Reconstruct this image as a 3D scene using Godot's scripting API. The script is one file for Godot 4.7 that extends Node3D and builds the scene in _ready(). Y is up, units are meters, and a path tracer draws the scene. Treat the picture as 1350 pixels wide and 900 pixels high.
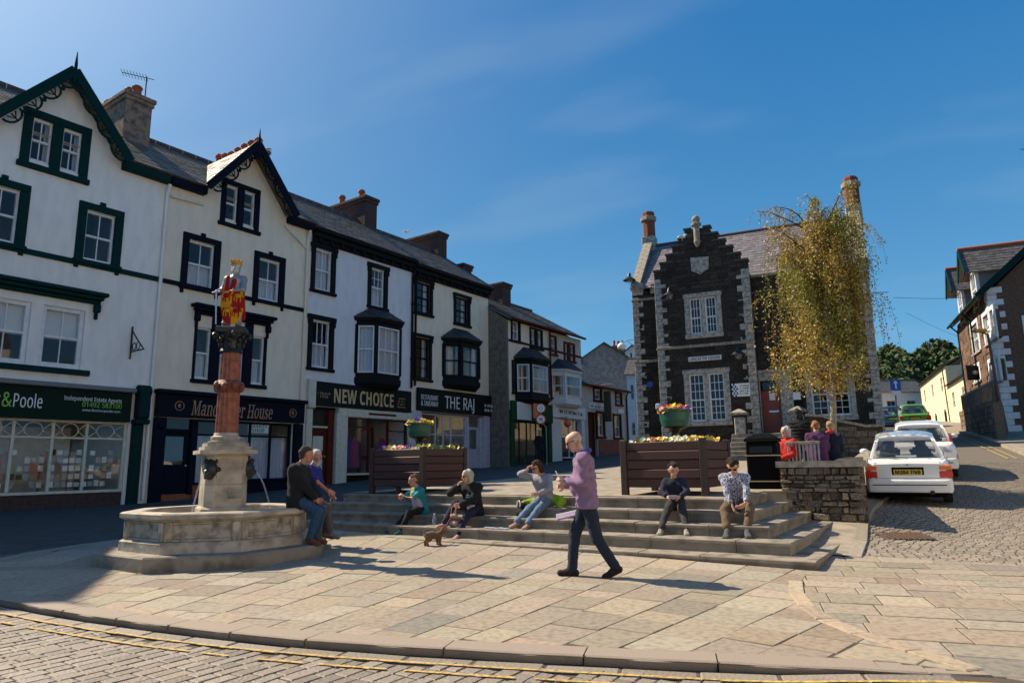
extends Node3D
# A town square with a fountain, steps, a terrace of shops and a dark stone hall, in sun from behind the shops.
const FPX := 900.0
const EYE := 1.38
var cF: Vector3
var cR: Vector3
var cU: Vector3
var rng := RandomNumberGenerator.new()
var taken := {}
var M := {}
var TX := {}
var low_tps: Array
var up_tps: Array
const SE := Vector2(0.843, -0.537)   # along the steps, to the right (x, distance)
const SN := Vector2(0.537, 0.843)    # across the steps, away

# ---------- mesh collector ----------
class MB:
	var v := PackedVector3Array()
	var n := PackedVector3Array()
	var c := PackedColorArray()
	var col := Color(1, 1, 1)
	var xf := Transform3D.IDENTITY
	func tri(p: Vector3, q: Vector3, r: Vector3):
		p = xf * p; q = xf * q; r = xf * r
		var k := (r - p).cross(q - p).normalized()
		v.append(p); v.append(q); v.append(r)
		n.append(k); n.append(k); n.append(k)
		c.append(col); c.append(col); c.append(col)
	func quad(p: Vector3, q: Vector3, r: Vector3, s: Vector3):
		tri(p, q, r); tri(p, r, s)
	func tri_n(p: Vector3, q: Vector3, r: Vector3, a: Vector3, b: Vector3, d: Vector3):
		v.append(xf * p); v.append(xf * r); v.append(xf * q)
		n.append((xf.basis * a).normalized()); n.append((xf.basis * d).normalized()); n.append((xf.basis * b).normalized())
		c.append(col); c.append(col); c.append(col)
	func box(a: Vector3, b: Vector3):
		var lo := Vector3(minf(a.x, b.x), minf(a.y, b.y), minf(a.z, b.z))
		var hi := Vector3(maxf(a.x, b.x), maxf(a.y, b.y), maxf(a.z, b.z))
		hexa([Vector3(lo.x, lo.y, lo.z), Vector3(hi.x, lo.y, lo.z), Vector3(hi.x, lo.y, hi.z), Vector3(lo.x, lo.y, hi.z), Vector3(lo.x, hi.y, lo.z), Vector3(hi.x, hi.y, lo.z), Vector3(hi.x, hi.y, hi.z), Vector3(lo.x, hi.y, hi.z)])
	func hexa(p: Array):   # 0-3 bottom, 4-7 top, both the same way round
		quad(p[4], p[5], p[6], p[7]); quad(p[3], p[2], p[1], p[0])
		for i in 4:
			var j := (i + 1) % 4
			quad(p[i], p[j], p[j + 4], p[i + 4])
	func cbox(a: Vector3, b: Vector3, w: float):   # box with chamfered edges
		var m := (a + b) * 0.5
		var h := ((b - a) * 0.5).abs()
		w = minf(w, minf(h.x, minf(h.y, h.z)) * 0.7)
		for ax in 3:
			for s in [-1.0, 1.0]:
				var f := []
				for k in [[-1, -1], [1, -1], [1, 1], [-1, 1]]:
					var p := Vector3.ZERO
					p[ax] = s * h[ax]; p[(ax + 1) % 3] = k[0] * (h[(ax + 1) % 3] - w); p[(ax + 2) % 3] = k[1] * (h[(ax + 2) % 3] - w)
					f.append(m + p)
				if s > 0: quad(f[3], f[2], f[1], f[0])
				else: quad(f[0], f[1], f[2], f[3])
			for k in [[-1, -1], [1, -1], [1, 1], [-1, 1]]:
				var b1 := (ax + 1) % 3
				var b2 := (ax + 2) % 3
				var e := []
				for t in [-1.0, 1.0]:
					var p := Vector3.ZERO
					p[ax] = t * (h[ax] - w); p[b1] = k[0] * h[b1]; p[b2] = k[1] * (h[b2] - w); e.append(m + p)
					p[b1] = k[0] * (h[b1] - w); p[b2] = k[1] * h[b2]; e.append(m + p)
				if k[0] * k[1] > 0: quad(e[0], e[1], e[3], e[2])
				else: quad(e[2], e[3], e[1], e[0])
	func beam(p: Vector3, q: Vector3, w: float, h: float, up := Vector3.UP):
		var d := (q - p).normalized()
		var s := d.cross(up).normalized() * w * 0.5
		var t := s.cross(d).normalized() * h * 0.5
		hexa([p - s - t, p + s - t, q + s - t, q - s - t, p - s + t, p + s + t, q + s + t, q - s + t])
	func tube(path: Array, rad, sides := 8, caps := true):
		var up := Vector3.UP
		var d0: Vector3 = (path[1] - path[0]).normalized()
		if absf(d0.dot(up)) > 0.9: up = Vector3.RIGHT
		var side := d0.cross(up).normalized()
		var prev := []
		for i in path.size():
			var d: Vector3 = (path[mini(i + 1, path.size() - 1)] - path[maxi(i - 1, 0)]).normalized()
			side = (side - d * side.dot(d)).normalized()
			var t := d.cross(side)
			var r: float = rad if rad is float else rad[i]
			var ring := []
			for k in sides:
				var a := TAU * k / sides
				var o := side * cos(a) + t * sin(a)
				ring.append([path[i] + o * r, o])
			if i > 0:
				for k in sides:
					var j := (k + 1) % sides
					tri_n(prev[k][0], prev[j][0], ring[j][0], prev[k][1], prev[j][1], ring[j][1])
					tri_n(prev[k][0], ring[j][0], ring[k][0], prev[k][1], ring[j][1], ring[k][1])
			if caps and (i == 0 or i == path.size() - 1):
				for k in range(1, sides - 1): tri(ring[0][0], ring[k][0], ring[k + 1][0])
			prev = ring
	func lathe(prof: Array, sides: int, o := Vector3.ZERO, smooth := true, turn := 0.0):   # prof: Vector2(radius, height)
		for i in prof.size() - 1:
			var p: Vector2 = prof[i]
			var q: Vector2 = prof[i + 1]
			var nn := Vector2(q.y - p.y, p.x - q.x).normalized()
			for k in sides:
				var a := TAU * k / sides + turn
				var b := TAU * (k + 1) / sides + turn
				var ca := Vector3(cos(a), 0, sin(a))
				var cb := Vector3(cos(b), 0, sin(b))
				var p0 := o + ca * p.x + Vector3.UP * p.y
				var p1 := o + cb * p.x + Vector3.UP * p.y
				var q0 := o + ca * q.x + Vector3.UP * q.y
				var q1 := o + cb * q.x + Vector3.UP * q.y
				if smooth:
					var na := ca * nn.x + Vector3.UP * nn.y
					var nb := cb * nn.x + Vector3.UP * nn.y
					tri_n(p0, q0, q1, na, na, nb); tri_n(p0, q1, p1, na, nb, nb)
				else: quad(p0, q0, q1, p1)
	func ball(o: Vector3, r: Vector3, u := 10, w := 7):
		for i in w:
			for k in u:
				var f := func(a: int, b: int) -> Vector3:
					var th := PI * a / w
					var ph := TAU * b / u
					return Vector3(sin(th) * cos(ph), cos(th), sin(th) * sin(ph))
				var a: Vector3 = f.call(i, k)
				var b: Vector3 = f.call(i, k + 1)
				var cc: Vector3 = f.call(i + 1, k + 1)
				var d: Vector3 = f.call(i + 1, k)
				tri_n(o + a * r, o + b * r, o + cc * r, a, b, cc); tri_n(o + a * r, o + cc * r, o + d * r, a, cc, d)
	func prism(poly: PackedVector2Array, z0: float, z1: float):   # polygon in x, y swept along z
		var t := Geometry2D.triangulate_polygon(poly)
		for i in range(0, t.size(), 3):
			var a := poly[t[i]]; var b := poly[t[i + 1]]; var d := poly[t[i + 2]]
			tri(Vector3(a.x, a.y, z1), Vector3(b.x, b.y, z1), Vector3(d.x, d.y, z1))
			tri(Vector3(a.x, a.y, z0), Vector3(d.x, d.y, z0), Vector3(b.x, b.y, z0))
		for i in poly.size():
			var a := poly[i]; var b := poly[(i + 1) % poly.size()]
			quad(Vector3(a.x, a.y, z0), Vector3(b.x, b.y, z0), Vector3(b.x, b.y, z1), Vector3(a.x, a.y, z1))
	func mesh() -> ArrayMesh:
		var arr := []
		arr.resize(Mesh.ARRAY_MAX)
		arr[Mesh.ARRAY_VERTEX] = v; arr[Mesh.ARRAY_NORMAL] = n; arr[Mesh.ARRAY_COLOR] = c
		var m := ArrayMesh.new()
		if v.size() > 0: m.add_surface_from_arrays(Mesh.PRIMITIVE_TRIANGLES, arr)
		return m

func v3(x: float, y: float, z: float) -> Vector3:
	return Vector3(x, y, z)
func v2(x: float, y: float) -> Vector2:
	return Vector2(x, y)
# ---------- nodes ----------
func numbered(called: String) -> String:
	var k: int = taken.get(called, 0)
	taken[called] = k + 1
	return called if k == 0 else "%s_%03d" % [called, k]
func tag(o: Node, label: String, category: String, group := "", kind := ""):
	o.set_meta("label", label); o.set_meta("category", category)
	if group: o.set_meta("group", group)
	if kind: o.set_meta("kind", kind)
	return o
func obj(called: String, b: MB, m: Material, parent: Node = self) -> MeshInstance3D:
	return mobj(called, b.mesh(), m, parent)
func mobj(called: String, me: Mesh, m: Material, parent: Node = self) -> MeshInstance3D:
	var o := MeshInstance3D.new()
	o.name = numbered(called) if parent == self else called
	o.mesh = me; o.material_override = m
	parent.add_child(o, true)
	return o
func thing(called: String, label: String, category: String, at := Vector3.ZERO, turn := 0.0, group := "") -> Node3D:
	var o := Node3D.new()
	o.name = numbered(called); add_child(o, true)
	o.position = at; o.rotation.y = turn
	tag(o, label, category, group)
	return o
func copy_of(o: Node3D, label := "", at = null) -> Node3D:
	var k := o.duplicate()
	var base: String = String(o.name).trim_suffix("_" + String(o.name).get_slice("_", String(o.name).get_slice_count("_") - 1)) if String(o.name).right(3).is_valid_int() else String(o.name)
	k.name = numbered(base); add_child(k, true)
	if label: k.set_meta("label", label)
	if at != null: k.position = at
	return k
func text(parent: Node, s: String, h: float, m: Material, at: Vector3, font := "Droid Sans", width := 0.0, bold := false, italic := false, called := "lettering") -> MeshInstance3D:
	var t := TextMesh.new()
	var f := SystemFont.new()
	f.font_names = PackedStringArray([font]); f.font_weight = 700 if bold else 400
	f.font_italic = italic
	t.font = f; t.text = s; t.font_size = 64; t.depth = 0.008
	t.pixel_size = h / 46.0
	t.horizontal_alignment = HORIZONTAL_ALIGNMENT_CENTER; t.vertical_alignment = VERTICAL_ALIGNMENT_CENTER
	var o := mobj(called, t, m, parent)
	o.position = at
	if width > 0.0:
		var w := t.get_aabb().size.x
		if w > 0.01: o.scale = Vector3(width / w, 1, 1)
	if italic: o.transform.basis = o.transform.basis * Basis(Vector3(1, 0, 0), Vector3(0.22, 1, 0), Vector3(0, 0, 1))
	return o

# ---------- pixels to places ----------
func ray(x: float, y: float) -> Vector3:
	return (cF * FPX + cR * (x - 675.0) + cU * (450.0 - y)).normalized()
func at_y(x: float, y: float, h: float) -> Vector3:
	var d := ray(x, y)
	return Vector3(0, EYE, 0) + d * ((h - EYE) / d.y)
func at_d(x: float, y: float, dist: float) -> Vector3:
	var d := ray(x, y)
	return Vector3(0, EYE, 0) + d * (-dist / d.z)
func on_frame(fr: Transform3D, x: float, y: float, z := 0.0) -> Vector3:   # where the ray meets the frame's plane, in the frame's axes (along, up, out)
	var nn := fr.basis.z
	var d := ray(x, y)
	var t := (fr.origin + nn * z - Vector3(0, EYE, 0)).dot(nn) / d.dot(nn)
	return fr.affine_inverse() * (Vector3(0, EYE, 0) + d * t)
func rect(fr: Transform3D, x0: float, y0: float, x1: float, y1: float, z := 0.0) -> Array:   # top-left and bottom-right pixels -> [t0, h0, t1, h1]
	var a := on_frame(fr, x0, y0, z)
	var b := on_frame(fr, x1, y1, z)
	return [a.x, b.y, b.x, a.y]
func frame_at(o: Vector3, az_deg: float, unit := 1.0) -> Transform3D:   # along = azimuth, out = to the right of it; unit: metres to one unit of the house's drawing
	var a := deg_to_rad(az_deg)
	var u := Vector3(sin(a), 0, -cos(a))
	return Transform3D(Basis(u * unit, Vector3.UP * unit, u.cross(Vector3.UP) * unit), Vector3(o.x, o.y, o.z))

# ---------- ground heights: a thin-plate surface through surveyed points (x, distance, height) ----------
func tps(pts: Array) -> Array:
	var n := pts.size()
	var m := n + 3
	var a := []
	for i in m:
		var row := PackedFloat64Array(); row.resize(m + 1); row.fill(0.0)
		a.append(row)
	for i in n:
		for j in n:
			a[i][j] = tps_k(pts[i][0] - pts[j][0], pts[i][1] - pts[j][1])
		a[i][i] += 0.5
		a[i][n] = 1.0; a[i][n + 1] = pts[i][0]; a[i][n + 2] = pts[i][1]; a[i][m] = pts[i][2]
		a[n][i] = 1.0; a[n + 1][i] = pts[i][0]; a[n + 2][i] = pts[i][1]
	for i in m:
		var p := i
		for j in range(i, m):
			if absf(a[j][i]) > absf(a[p][i]): p = j
		var sw = a[i]; a[i] = a[p]; a[p] = sw
		for j in m:
			if j != i:
				var f: float = a[j][i] / a[i][i]
				if f != 0.0:
					for k in range(i, m + 1): a[j][k] -= f * a[i][k]
	var w := PackedFloat64Array()
	for i in m: w.append(a[i][m] / a[i][i])
	return [pts, w]
func tps_k(dx: float, dy: float) -> float:
	var r2 := dx * dx + dy * dy
	return 0.0 if r2 < 1e-9 else r2 * log(r2)
func tps_at(t: Array, x: float, d: float) -> float:
	var pts: Array = t[0]
	var w: PackedFloat64Array = t[1]
	var n := pts.size()
	var s := w[n] + w[n + 1] * x + w[n + 2] * d
	for i in n: s += w[i] * tps_k(x - pts[i][0], d - pts[i][1])
	return s
func gl(x: float, d: float) -> float:
	return tps_at(low_tps, x, d)
func gu(x: float, d: float) -> float:
	return tps_at(up_tps, x, d)
func on_ground(px: float, py: float, upper := false) -> Vector3:
	var h := 0.8 if upper else 0.1
	var p := Vector3.ZERO
	for i in 12:
		p = at_y(px, py, minf(h, 1.3))
		h = lerpf(h, gu(p.x, -p.z) if upper else gl(p.x, -p.z), 0.6)
	return Vector3(p.x, h, p.z)

# ---------- materials ----------
func noise_img(size: int, freq: float, oct: int, sd: int, lo: float, hi: float, kind := FastNoiseLite.TYPE_SIMPLEX_SMOOTH, sx := 1.0) -> ImageTexture:
	var f := FastNoiseLite.new()
	f.seed = sd; f.frequency = freq; f.fractal_octaves = oct; f.noise_type = kind
	f.fractal_type = FastNoiseLite.FRACTAL_FBM if oct > 1 else FastNoiseLite.FRACTAL_NONE
	var im := f.get_seamless_image(size, size, false, false, 0.15, true)
	im.convert(Image.FORMAT_RGB8)
	if sx != 1.0:
		im.resize(size, int(size / sx), Image.INTERPOLATE_LANCZOS)
		var big := Image.create(size, size, false, Image.FORMAT_RGB8)
		for k in int(sx): big.blit_rect(im, Rect2i(0, 0, size, int(size / sx)), Vector2i(0, k * int(size / sx)))
		im = big
	var dat := im.get_data()
	var lut := PackedByteArray()
	for k in 256: lut.append(int(255.0 * clampf(lerpf(lo, hi, k / 255.0), 0, 1)))
	for k in dat.size(): dat[k] = lut[dat[k]]
	im.set_data(size, size, false, Image.FORMAT_RGB8, dat)
	return ImageTexture.create_from_image(im)
func lin(r: float, g: float, b: float) -> Color:
	return Color(r, g, b).linear_to_srgb()
# opts: tex, scale (repeats a metre), detail (texture), bump (texture), bump_cm, metal, vc, rim, coat, world
func mat(called: String, col: Color, rough := 0.9, o := {}) -> StandardMaterial3D:
	var m := StandardMaterial3D.new()
	m.resource_name = called
	m.albedo_color = col; m.roughness = rough
	m.metallic = o.get("metal", 0.0)
	m.metallic_specular = o.get("spec", 0.5)
	var sc: float = o.get("scale", 1.0)
	if o.has("tex") or o.has("bump"):
		m.uv1_triplanar = true
		m.uv1_world_triplanar = o.get("world", false)
		m.uv1_scale = Vector3(sc, sc, sc) * (o.get("stretch", Vector3.ONE))
	if o.has("tex"): m.albedo_texture = TX[o.tex]
	if o.has("bump"):
		m.heightmap_enabled = true; m.heightmap_texture = TX[o.bump]; m.heightmap_scale = o.get("bump_cm", 1.0)
	if o.get("vc", false): m.vertex_color_use_as_albedo = true
	if o.has("coat"):
		m.clearcoat_enabled = true; m.clearcoat = o.coat; m.clearcoat_roughness = 0.05
	if o.has("rim"):
		m.rim_enabled = true; m.rim = o.rim; m.rim_tint = 0.5
	if o.has("backlight"):
		m.backlight_enabled = true; m.backlight = o.backlight
	M[called] = m
	return m
func glass(called: String, tint: Color, alpha: float):
	var m := StandardMaterial3D.new()
	m.resource_name = called
	m.transparency = BaseMaterial3D.TRANSPARENCY_ALPHA
	m.albedo_color = Color(tint, alpha); m.roughness = 0.02; m.metallic_specular = 0.7
	M[called] = m
func make_materials():
	TX.fine = noise_img(512, 0.09, 3, 1, 0.78, 1.1)
	TX.blotch = noise_img(512, 0.012, 5, 2, 0.76, 1.16)
	TX.soft = noise_img(512, 0.008, 5, 3, 0.91, 1.05)
	TX.flagtex = noise_img(512, 0.045, 5, 13, 0.80, 1.16)
	TX.grit = noise_img(512, 0.2, 2, 4, 0.6, 1.2)
	TX.lump = noise_img(512, 0.03, 3, 5, 0.0, 1.0)
	TX.cell = noise_img(512, 0.03, 2, 6, 0.35, 1.3, FastNoiseLite.TYPE_CELLULAR)
	TX.wood = noise_img(512, 0.02, 4, 7, 0.6, 1.25, FastNoiseLite.TYPE_SIMPLEX_SMOOTH, 8.0)
	TX.wall = noise_img(512, 0.012, 5, 23, 0.95, 1.025)
	TX.dye = noise_img(512, 0.035, 3, 21, -0.5, 1.7)
	TX.speck = noise_img(512, 0.13, 2, 8, 0.3, 1.5, FastNoiseLite.TYPE_CELLULAR)
	TX.stain = noise_img(512, 0.01, 5, 9, 0.60, 1.25)
	mat("flag", Color.WHITE, 0.85, {"tex": "flagtex", "scale": 0.45, "vc": true, "bump": "lump", "bump_cm": 0.5, "world": true})
	mat("sett", Color.WHITE, 0.7, {"tex": "grit", "scale": 1.4, "vc": true, "bump": "lump", "bump_cm": 0.6, "world": true})
	mat("kerb", lin(0.34, 0.275, 0.22), 0.85, {"tex": "grit", "scale": 1.2, "bump": "grit", "bump_cm": 0.3, "world": true})
	mat("joint", lin(0.085, 0.07, 0.05), 1.0, {"tex": "grit", "scale": 0.7, "world": true})
	mat("asphalt", lin(0.048, 0.048, 0.047), 0.9, {"tex": "blotch", "scale": 0.23, "world": true, "bump": "grit", "bump_cm": 0.3})
	mat("pave", lin(0.30, 0.25, 0.19), 0.9, {"tex": "blotch", "scale": 0.37, "world": true})
	mat("step", lin(0.26, 0.22, 0.17), 0.85, {"tex": "stain", "scale": 0.5, "world": true, "bump": "lump", "bump_cm": 0.3})
	mat("yellow", lin(0.50, 0.33, 0.10), 0.8, {"tex": "stain", "scale": 3.0, "world": true})
	mat("basin", lin(0.47, 0.40, 0.31), 0.85, {"tex": "stain", "scale": 0.55, "bump": "lump", "bump_cm": 0.5})
	mat("basin_panel", lin(0.38, 0.33, 0.265), 0.85, {"tex": "stain", "scale": 0.9, "bump": "lump", "bump_cm": 0.5})
	mat("red_stone", lin(0.30, 0.085, 0.04), 0.6, {"tex": "stain", "scale": 1.5})
	mat("black_iron", lin(0.015, 0.016, 0.018), 0.45, {"tex": "blotch", "scale": 2.0})
	mat("white_wall", lin(0.85, 0.805, 0.745), 0.9, {"tex": "wall", "scale": 0.5, "stretch": Vector3(1, 0.3, 1), "bump": "lump", "bump_cm": 0.25})
	mat("grey_white_wall", lin(0.72, 0.71, 0.74), 0.9, {"tex": "wall", "scale": 0.5, "stretch": Vector3(1, 0.3, 1), "bump": "lump", "bump_cm": 0.25})
	mat("cream_wall", lin(0.82, 0.72, 0.565), 0.9, {"tex": "wall", "scale": 0.5, "stretch": Vector3(1, 0.3, 1), "bump": "lump", "bump_cm": 0.25})
	mat("pink_wall", lin(0.60, 0.52, 0.44), 0.9, {"tex": "soft", "scale": 0.3, "bump": "lump", "bump_cm": 0.25})
	mat("roughcast", lin(0.21, 0.17, 0.13), 1.0, {"tex": "blotch", "scale": 0.5, "bump": "lump", "bump_cm": 3.0})
	mat("grey_render", lin(0.24, 0.235, 0.225), 1.0, {"tex": "blotch", "scale": 0.3, "bump": "lump", "bump_cm": 1.5})
	mat("red_render", lin(0.34, 0.10, 0.06), 0.9, {"tex": "blotch", "scale": 0.5})
	mat("green_paint", lin(0.003, 0.030, 0.029), 0.6, {"spec": 0.2, "tex": "soft", "scale": 1.0})
	mat("black_paint", lin(0.012, 0.012, 0.013), 0.6, {"spec": 0.2, "tex": "soft", "scale": 1.0})
	mat("navy_paint", lin(0.006, 0.008, 0.019), 0.6, {"spec": 0.2, "tex": "soft", "scale": 1.0})
	mat("white_paint", lin(0.74, 0.74, 0.74), 0.5, {"tex": "soft", "scale": 0.9})
	mat("cream_paint", lin(0.66, 0.60, 0.46), 0.5, {"tex": "soft", "scale": 0.9})
	mat("brown_paint", lin(0.11, 0.022, 0.012), 0.6, {"spec": 0.2, "tex": "soft", "scale": 0.9})
	mat("shop_green", lin(0.012, 0.06, 0.025), 0.6, {"spec": 0.2, "tex": "soft", "scale": 0.9})
	mat("sign_black", lin(0.014, 0.016, 0.015), 0.6, {"spec": 0.2, "tex": "soft", "scale": 0.9})
	mat("sign_green", lin(0.006, 0.022, 0.014), 0.6, {"spec": 0.2, "tex": "soft", "scale": 0.9})
	mat("letter_white", lin(0.75, 0.76, 0.73), 0.5)
	mat("letter_gold", lin(0.58, 0.42, 0.22), 0.4)
	mat("letter_copper", lin(0.42, 0.22, 0.12), 0.4)
	mat("letter_lime", lin(0.22, 0.55, 0.05), 0.5)
	mat("letter_black", lin(0.02, 0.02, 0.02), 0.5)
	mat("slate", Color.WHITE, 0.55, {"tex": "blotch", "scale": 0.6, "vc": true, "bump": "grit", "bump_cm": 0.3})
	mat("roof_under", lin(0.20, 0.15, 0.10), 1.0)
	mat("lead", lin(0.16, 0.17, 0.18), 0.6, {"tex": "soft", "scale": 1.0})
	mat("ridge_tile", lin(0.10, 0.07, 0.065), 0.8, {"tex": "blotch", "scale": 1.0})
	mat("chimney_render", lin(0.27, 0.19, 0.14), 1.0, {"tex": "stain", "scale": 0.7, "bump": "lump", "bump_cm": 1.0})
	mat("dark_brick", lin(0.075, 0.042, 0.035), 0.95, {"tex": "blotch", "scale": 1.2, "bump": "cell", "bump_cm": 1.0})
	mat("brick", lin(0.34, 0.10, 0.045), 0.9, {"tex": "blotch", "scale": 1.4})
	mat("clay_pot", lin(0.36, 0.10, 0.05), 0.85, {"tex": "blotch", "scale": 2.0})
	mat("interior", lin(0.22, 0.175, 0.13), 1.0)
	mat("net", lin(0.62, 0.62, 0.66), 0.95, {"tex": "fine", "scale": 3.0, "backlight": Color(0.5, 0.5, 0.5)})
	mat("blind", lin(0.60, 0.60, 0.58), 0.9)
	mat("dark_stone", Color.WHITE, 0.95, {"tex": "cell", "scale": 0.75, "vc": true, "bump": "cell", "bump_cm": 3.0, "stretch": Vector3(1, 1.7, 1)})
	mat("quoin", lin(0.42, 0.39, 0.335), 0.9, {"tex": "stain", "scale": 0.9, "bump": "lump", "bump_cm": 0.6})
	mat("wall_stone", Color.WHITE, 0.95, {"tex": "stain", "scale": 1.3, "vc": true, "bump": "lump", "bump_cm": 3.0, "world": true})
	mat("wall_stone_own", Color.WHITE, 0.95, {"tex": "stain", "scale": 1.6, "vc": true, "bump": "lump", "bump_cm": 1.5})
	mat("mortar", lin(0.10, 0.085, 0.065), 1.0, {"tex": "grit", "scale": 1.0})
	mat("coping", lin(0.34, 0.30, 0.23), 0.9, {"tex": "stain", "scale": 1.0})
	mat("planter_wood", Color.WHITE, 0.65, {"tex": "wood", "scale": 1.6, "vc": true, "bump": "wood", "bump_cm": 0.3})
	mat("urn_green", lin(0.012, 0.085, 0.06), 0.4, {"tex": "soft", "scale": 2.0})
	mat("soil", lin(0.03, 0.022, 0.015), 1.0, {"tex": "grit", "scale": 3.0})
	mat("petal", Color.WHITE, 0.6, {"vc": true, "backlight": Color(0.4, 0.4, 0.4)})
	mat("leaf", Color.WHITE, 0.55, {"vc": true, "backlight": Color(0.7, 0.7, 0.7)})
	mat("bark", lin(0.32, 0.27, 0.21), 0.9, {"tex": "stain", "scale": 2.2, "bump": "lump", "bump_cm": 1.0})
	mat("twig", lin(0.10, 0.065, 0.045), 0.9)
	mat("car_white", lin(0.78, 0.77, 0.73), 0.3, {"coat": 0.8})
	mat("car_green", lin(0.11, 0.32, 0.05), 0.35, {"coat": 0.6})
	mat("car_blue", lin(0.03, 0.10, 0.22), 0.35, {"coat": 0.8})
	mat("car_dark", lin(0.012, 0.014, 0.02), 0.3, {"coat": 0.8})
	mat("tyre", lin(0.018, 0.018, 0.018), 0.9, {"tex": "fine", "scale": 4.0})
	mat("rim_metal", lin(0.45, 0.45, 0.46), 0.35, {"metal": 0.8})
	mat("plastic_black", lin(0.008, 0.008, 0.009), 0.6, {"spec": 0.1, "tex": "soft", "scale": 1.0})
	mat("seat_grey", lin(0.06, 0.06, 0.065), 0.95)
	mat("plate_yellow", lin(0.62, 0.42, 0.03), 0.5)
	mat("red_lens", lin(0.55, 0.025, 0.015), 0.15, {"coat": 1.0})
	mat("orange_lens", lin(0.75, 0.18, 0.03), 0.15, {"coat": 1.0})
	mat("galvanised", lin(0.32, 0.33, 0.34), 0.5, {"metal": 0.4, "tex": "soft", "scale": 1.0})
	mat("sign_blue", lin(0.012, 0.09, 0.36), 0.45)
	mat("sign_white", lin(0.76, 0.76, 0.75), 0.5)
	mat("sign_red", lin(0.5, 0.02, 0.02), 0.45)
	mat("orange_sign", lin(0.6, 0.12, 0.04), 0.45)
	mat("door_red", lin(0.26, 0.045, 0.025), 0.45, {"tex": "soft", "scale": 0.8})
	mat("rust", lin(0.11, 0.055, 0.036), 0.9, {"tex": "stain", "scale": 4.0, "world": true})
	mat("brown_stone", Color.WHITE, 0.95, {"tex": "blotch", "scale": 1.2, "vc": true, "bump": "lump", "bump_cm": 2.0})
	mat("skin", lin(0.52, 0.28, 0.19), 0.6, {"tex": "fine", "scale": 4.0})
	mat("skin_pale", lin(0.60, 0.35, 0.26), 0.6, {"tex": "fine", "scale": 4.0})
	mat("skin_red", lin(0.50, 0.22, 0.15), 0.6, {"tex": "fine", "scale": 4.0})
	mat("lip", lin(0.34, 0.11, 0.09), 0.5)
	mat("gold_paint", lin(0.52, 0.25, 0.015), 0.6, {"spec": 0.2})
	mat("red_paint", lin(0.28, 0.012, 0.012), 0.6, {"spec": 0.2})
	mat("mail_grey", lin(0.24, 0.27, 0.30), 0.45, {"metal": 0.3, "tex": "fine", "scale": 6.0})
	mat("steel", lin(0.55, 0.56, 0.58), 0.3, {"metal": 0.9})
	mat("clear_water", lin(0.25, 0.3, 0.28), 0.05)
	mat("hill_leaf", Color.WHITE, 0.8, {"vc": true})
	mat("grass", lin(0.06, 0.10, 0.02), 1.0, {"tex": "blotch", "scale": 0.15, "world": true})
	mat("gull_white", lin(0.78, 0.78, 0.76), 0.8)
	mat("gull_grey", lin(0.35, 0.37, 0.40), 0.8)
	mat("cable", lin(0.02, 0.02, 0.02), 0.8)
	glass("pane", Color(0.5, 0.55, 0.6), 0.03)
	glass("shop_glass", Color(0.5, 0.55, 0.6), 0.03)
	glass("car_glass", Color(0.15, 0.2, 0.2), 0.3)
	glass("clear", Color(0.95, 0.95, 1.0), 0.12)
	glass("water", Color(0.5, 0.6, 0.55), 0.25)
func cloth(c: Color, tex := "fine", sc := 5.0) -> StandardMaterial3D:
	var k := "cloth_%s_%s" % [c.to_html(), tex]
	if M.has(k): return M[k]
	return mat(k, c, 0.95, {"tex": tex, "scale": sc, "rim": 0.1, "bump": "lump", "bump_cm": 1.2})

# ---------- building pieces, all in a facade's own axes: x along, y up, z out ----------
func wall_holes(b: MB, t0: float, h0: float, t1: float, h1: float, holes: Array, z0 := 0.0, z1 := -0.25):
	var xs := [t0, t1]
	var ys := [h0, h1]
	for r in holes:
		for x in [r[0], r[2]]:
			if x > t0 and x < t1: xs.append(x)
		for y in [r[1], r[3]]:
			if y > h0 and y < h1: ys.append(y)
	xs.sort(); ys.sort()
	for i in xs.size() - 1:
		for j in ys.size() - 1:
			var cx: float = (xs[i] + xs[i + 1]) * 0.5
			var cy: float = (ys[j] + ys[j + 1]) * 0.5
			if xs[i + 1] - xs[i] < 1e-5 or ys[j + 1] - ys[j] < 1e-5: continue
			var open := false
			for r in holes:
				if cx > r[0] and cx < r[2] and cy > r[1] and cy < r[3]: open = true
			if open: continue
			for z in [z0, z1]:
				b.quad(v3(xs[i], ys[j], z), v3(xs[i], ys[j + 1], z), v3(xs[i + 1], ys[j + 1], z), v3(xs[i + 1], ys[j], z))
	for r in holes + [[t0, h0, t1, h1]]:
		b.quad(v3(r[0], r[1], z0), v3(r[0], r[3], z0), v3(r[0], r[3], z1), v3(r[0], r[1], z1))
		b.quad(v3(r[2], r[1], z1), v3(r[2], r[3], z1), v3(r[2], r[3], z0), v3(r[2], r[1], z0))
		b.quad(v3(r[0], r[1], z0), v3(r[0], r[1], z1), v3(r[2], r[1], z1), v3(r[2], r[1], z0))
		b.quad(v3(r[0], r[3], z1), v3(r[0], r[3], z0), v3(r[2], r[3], z0), v3(r[2], r[3], z1))
func bx(parent: Node, called: String, m: Material, a: Vector3, b: Vector3, w := 0.0) -> MeshInstance3D:
	var k := MB.new()
	if w > 0.0: k.cbox(a, b, w)
	else: k.box(a, b)
	return obj(called, k, m, parent)
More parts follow.
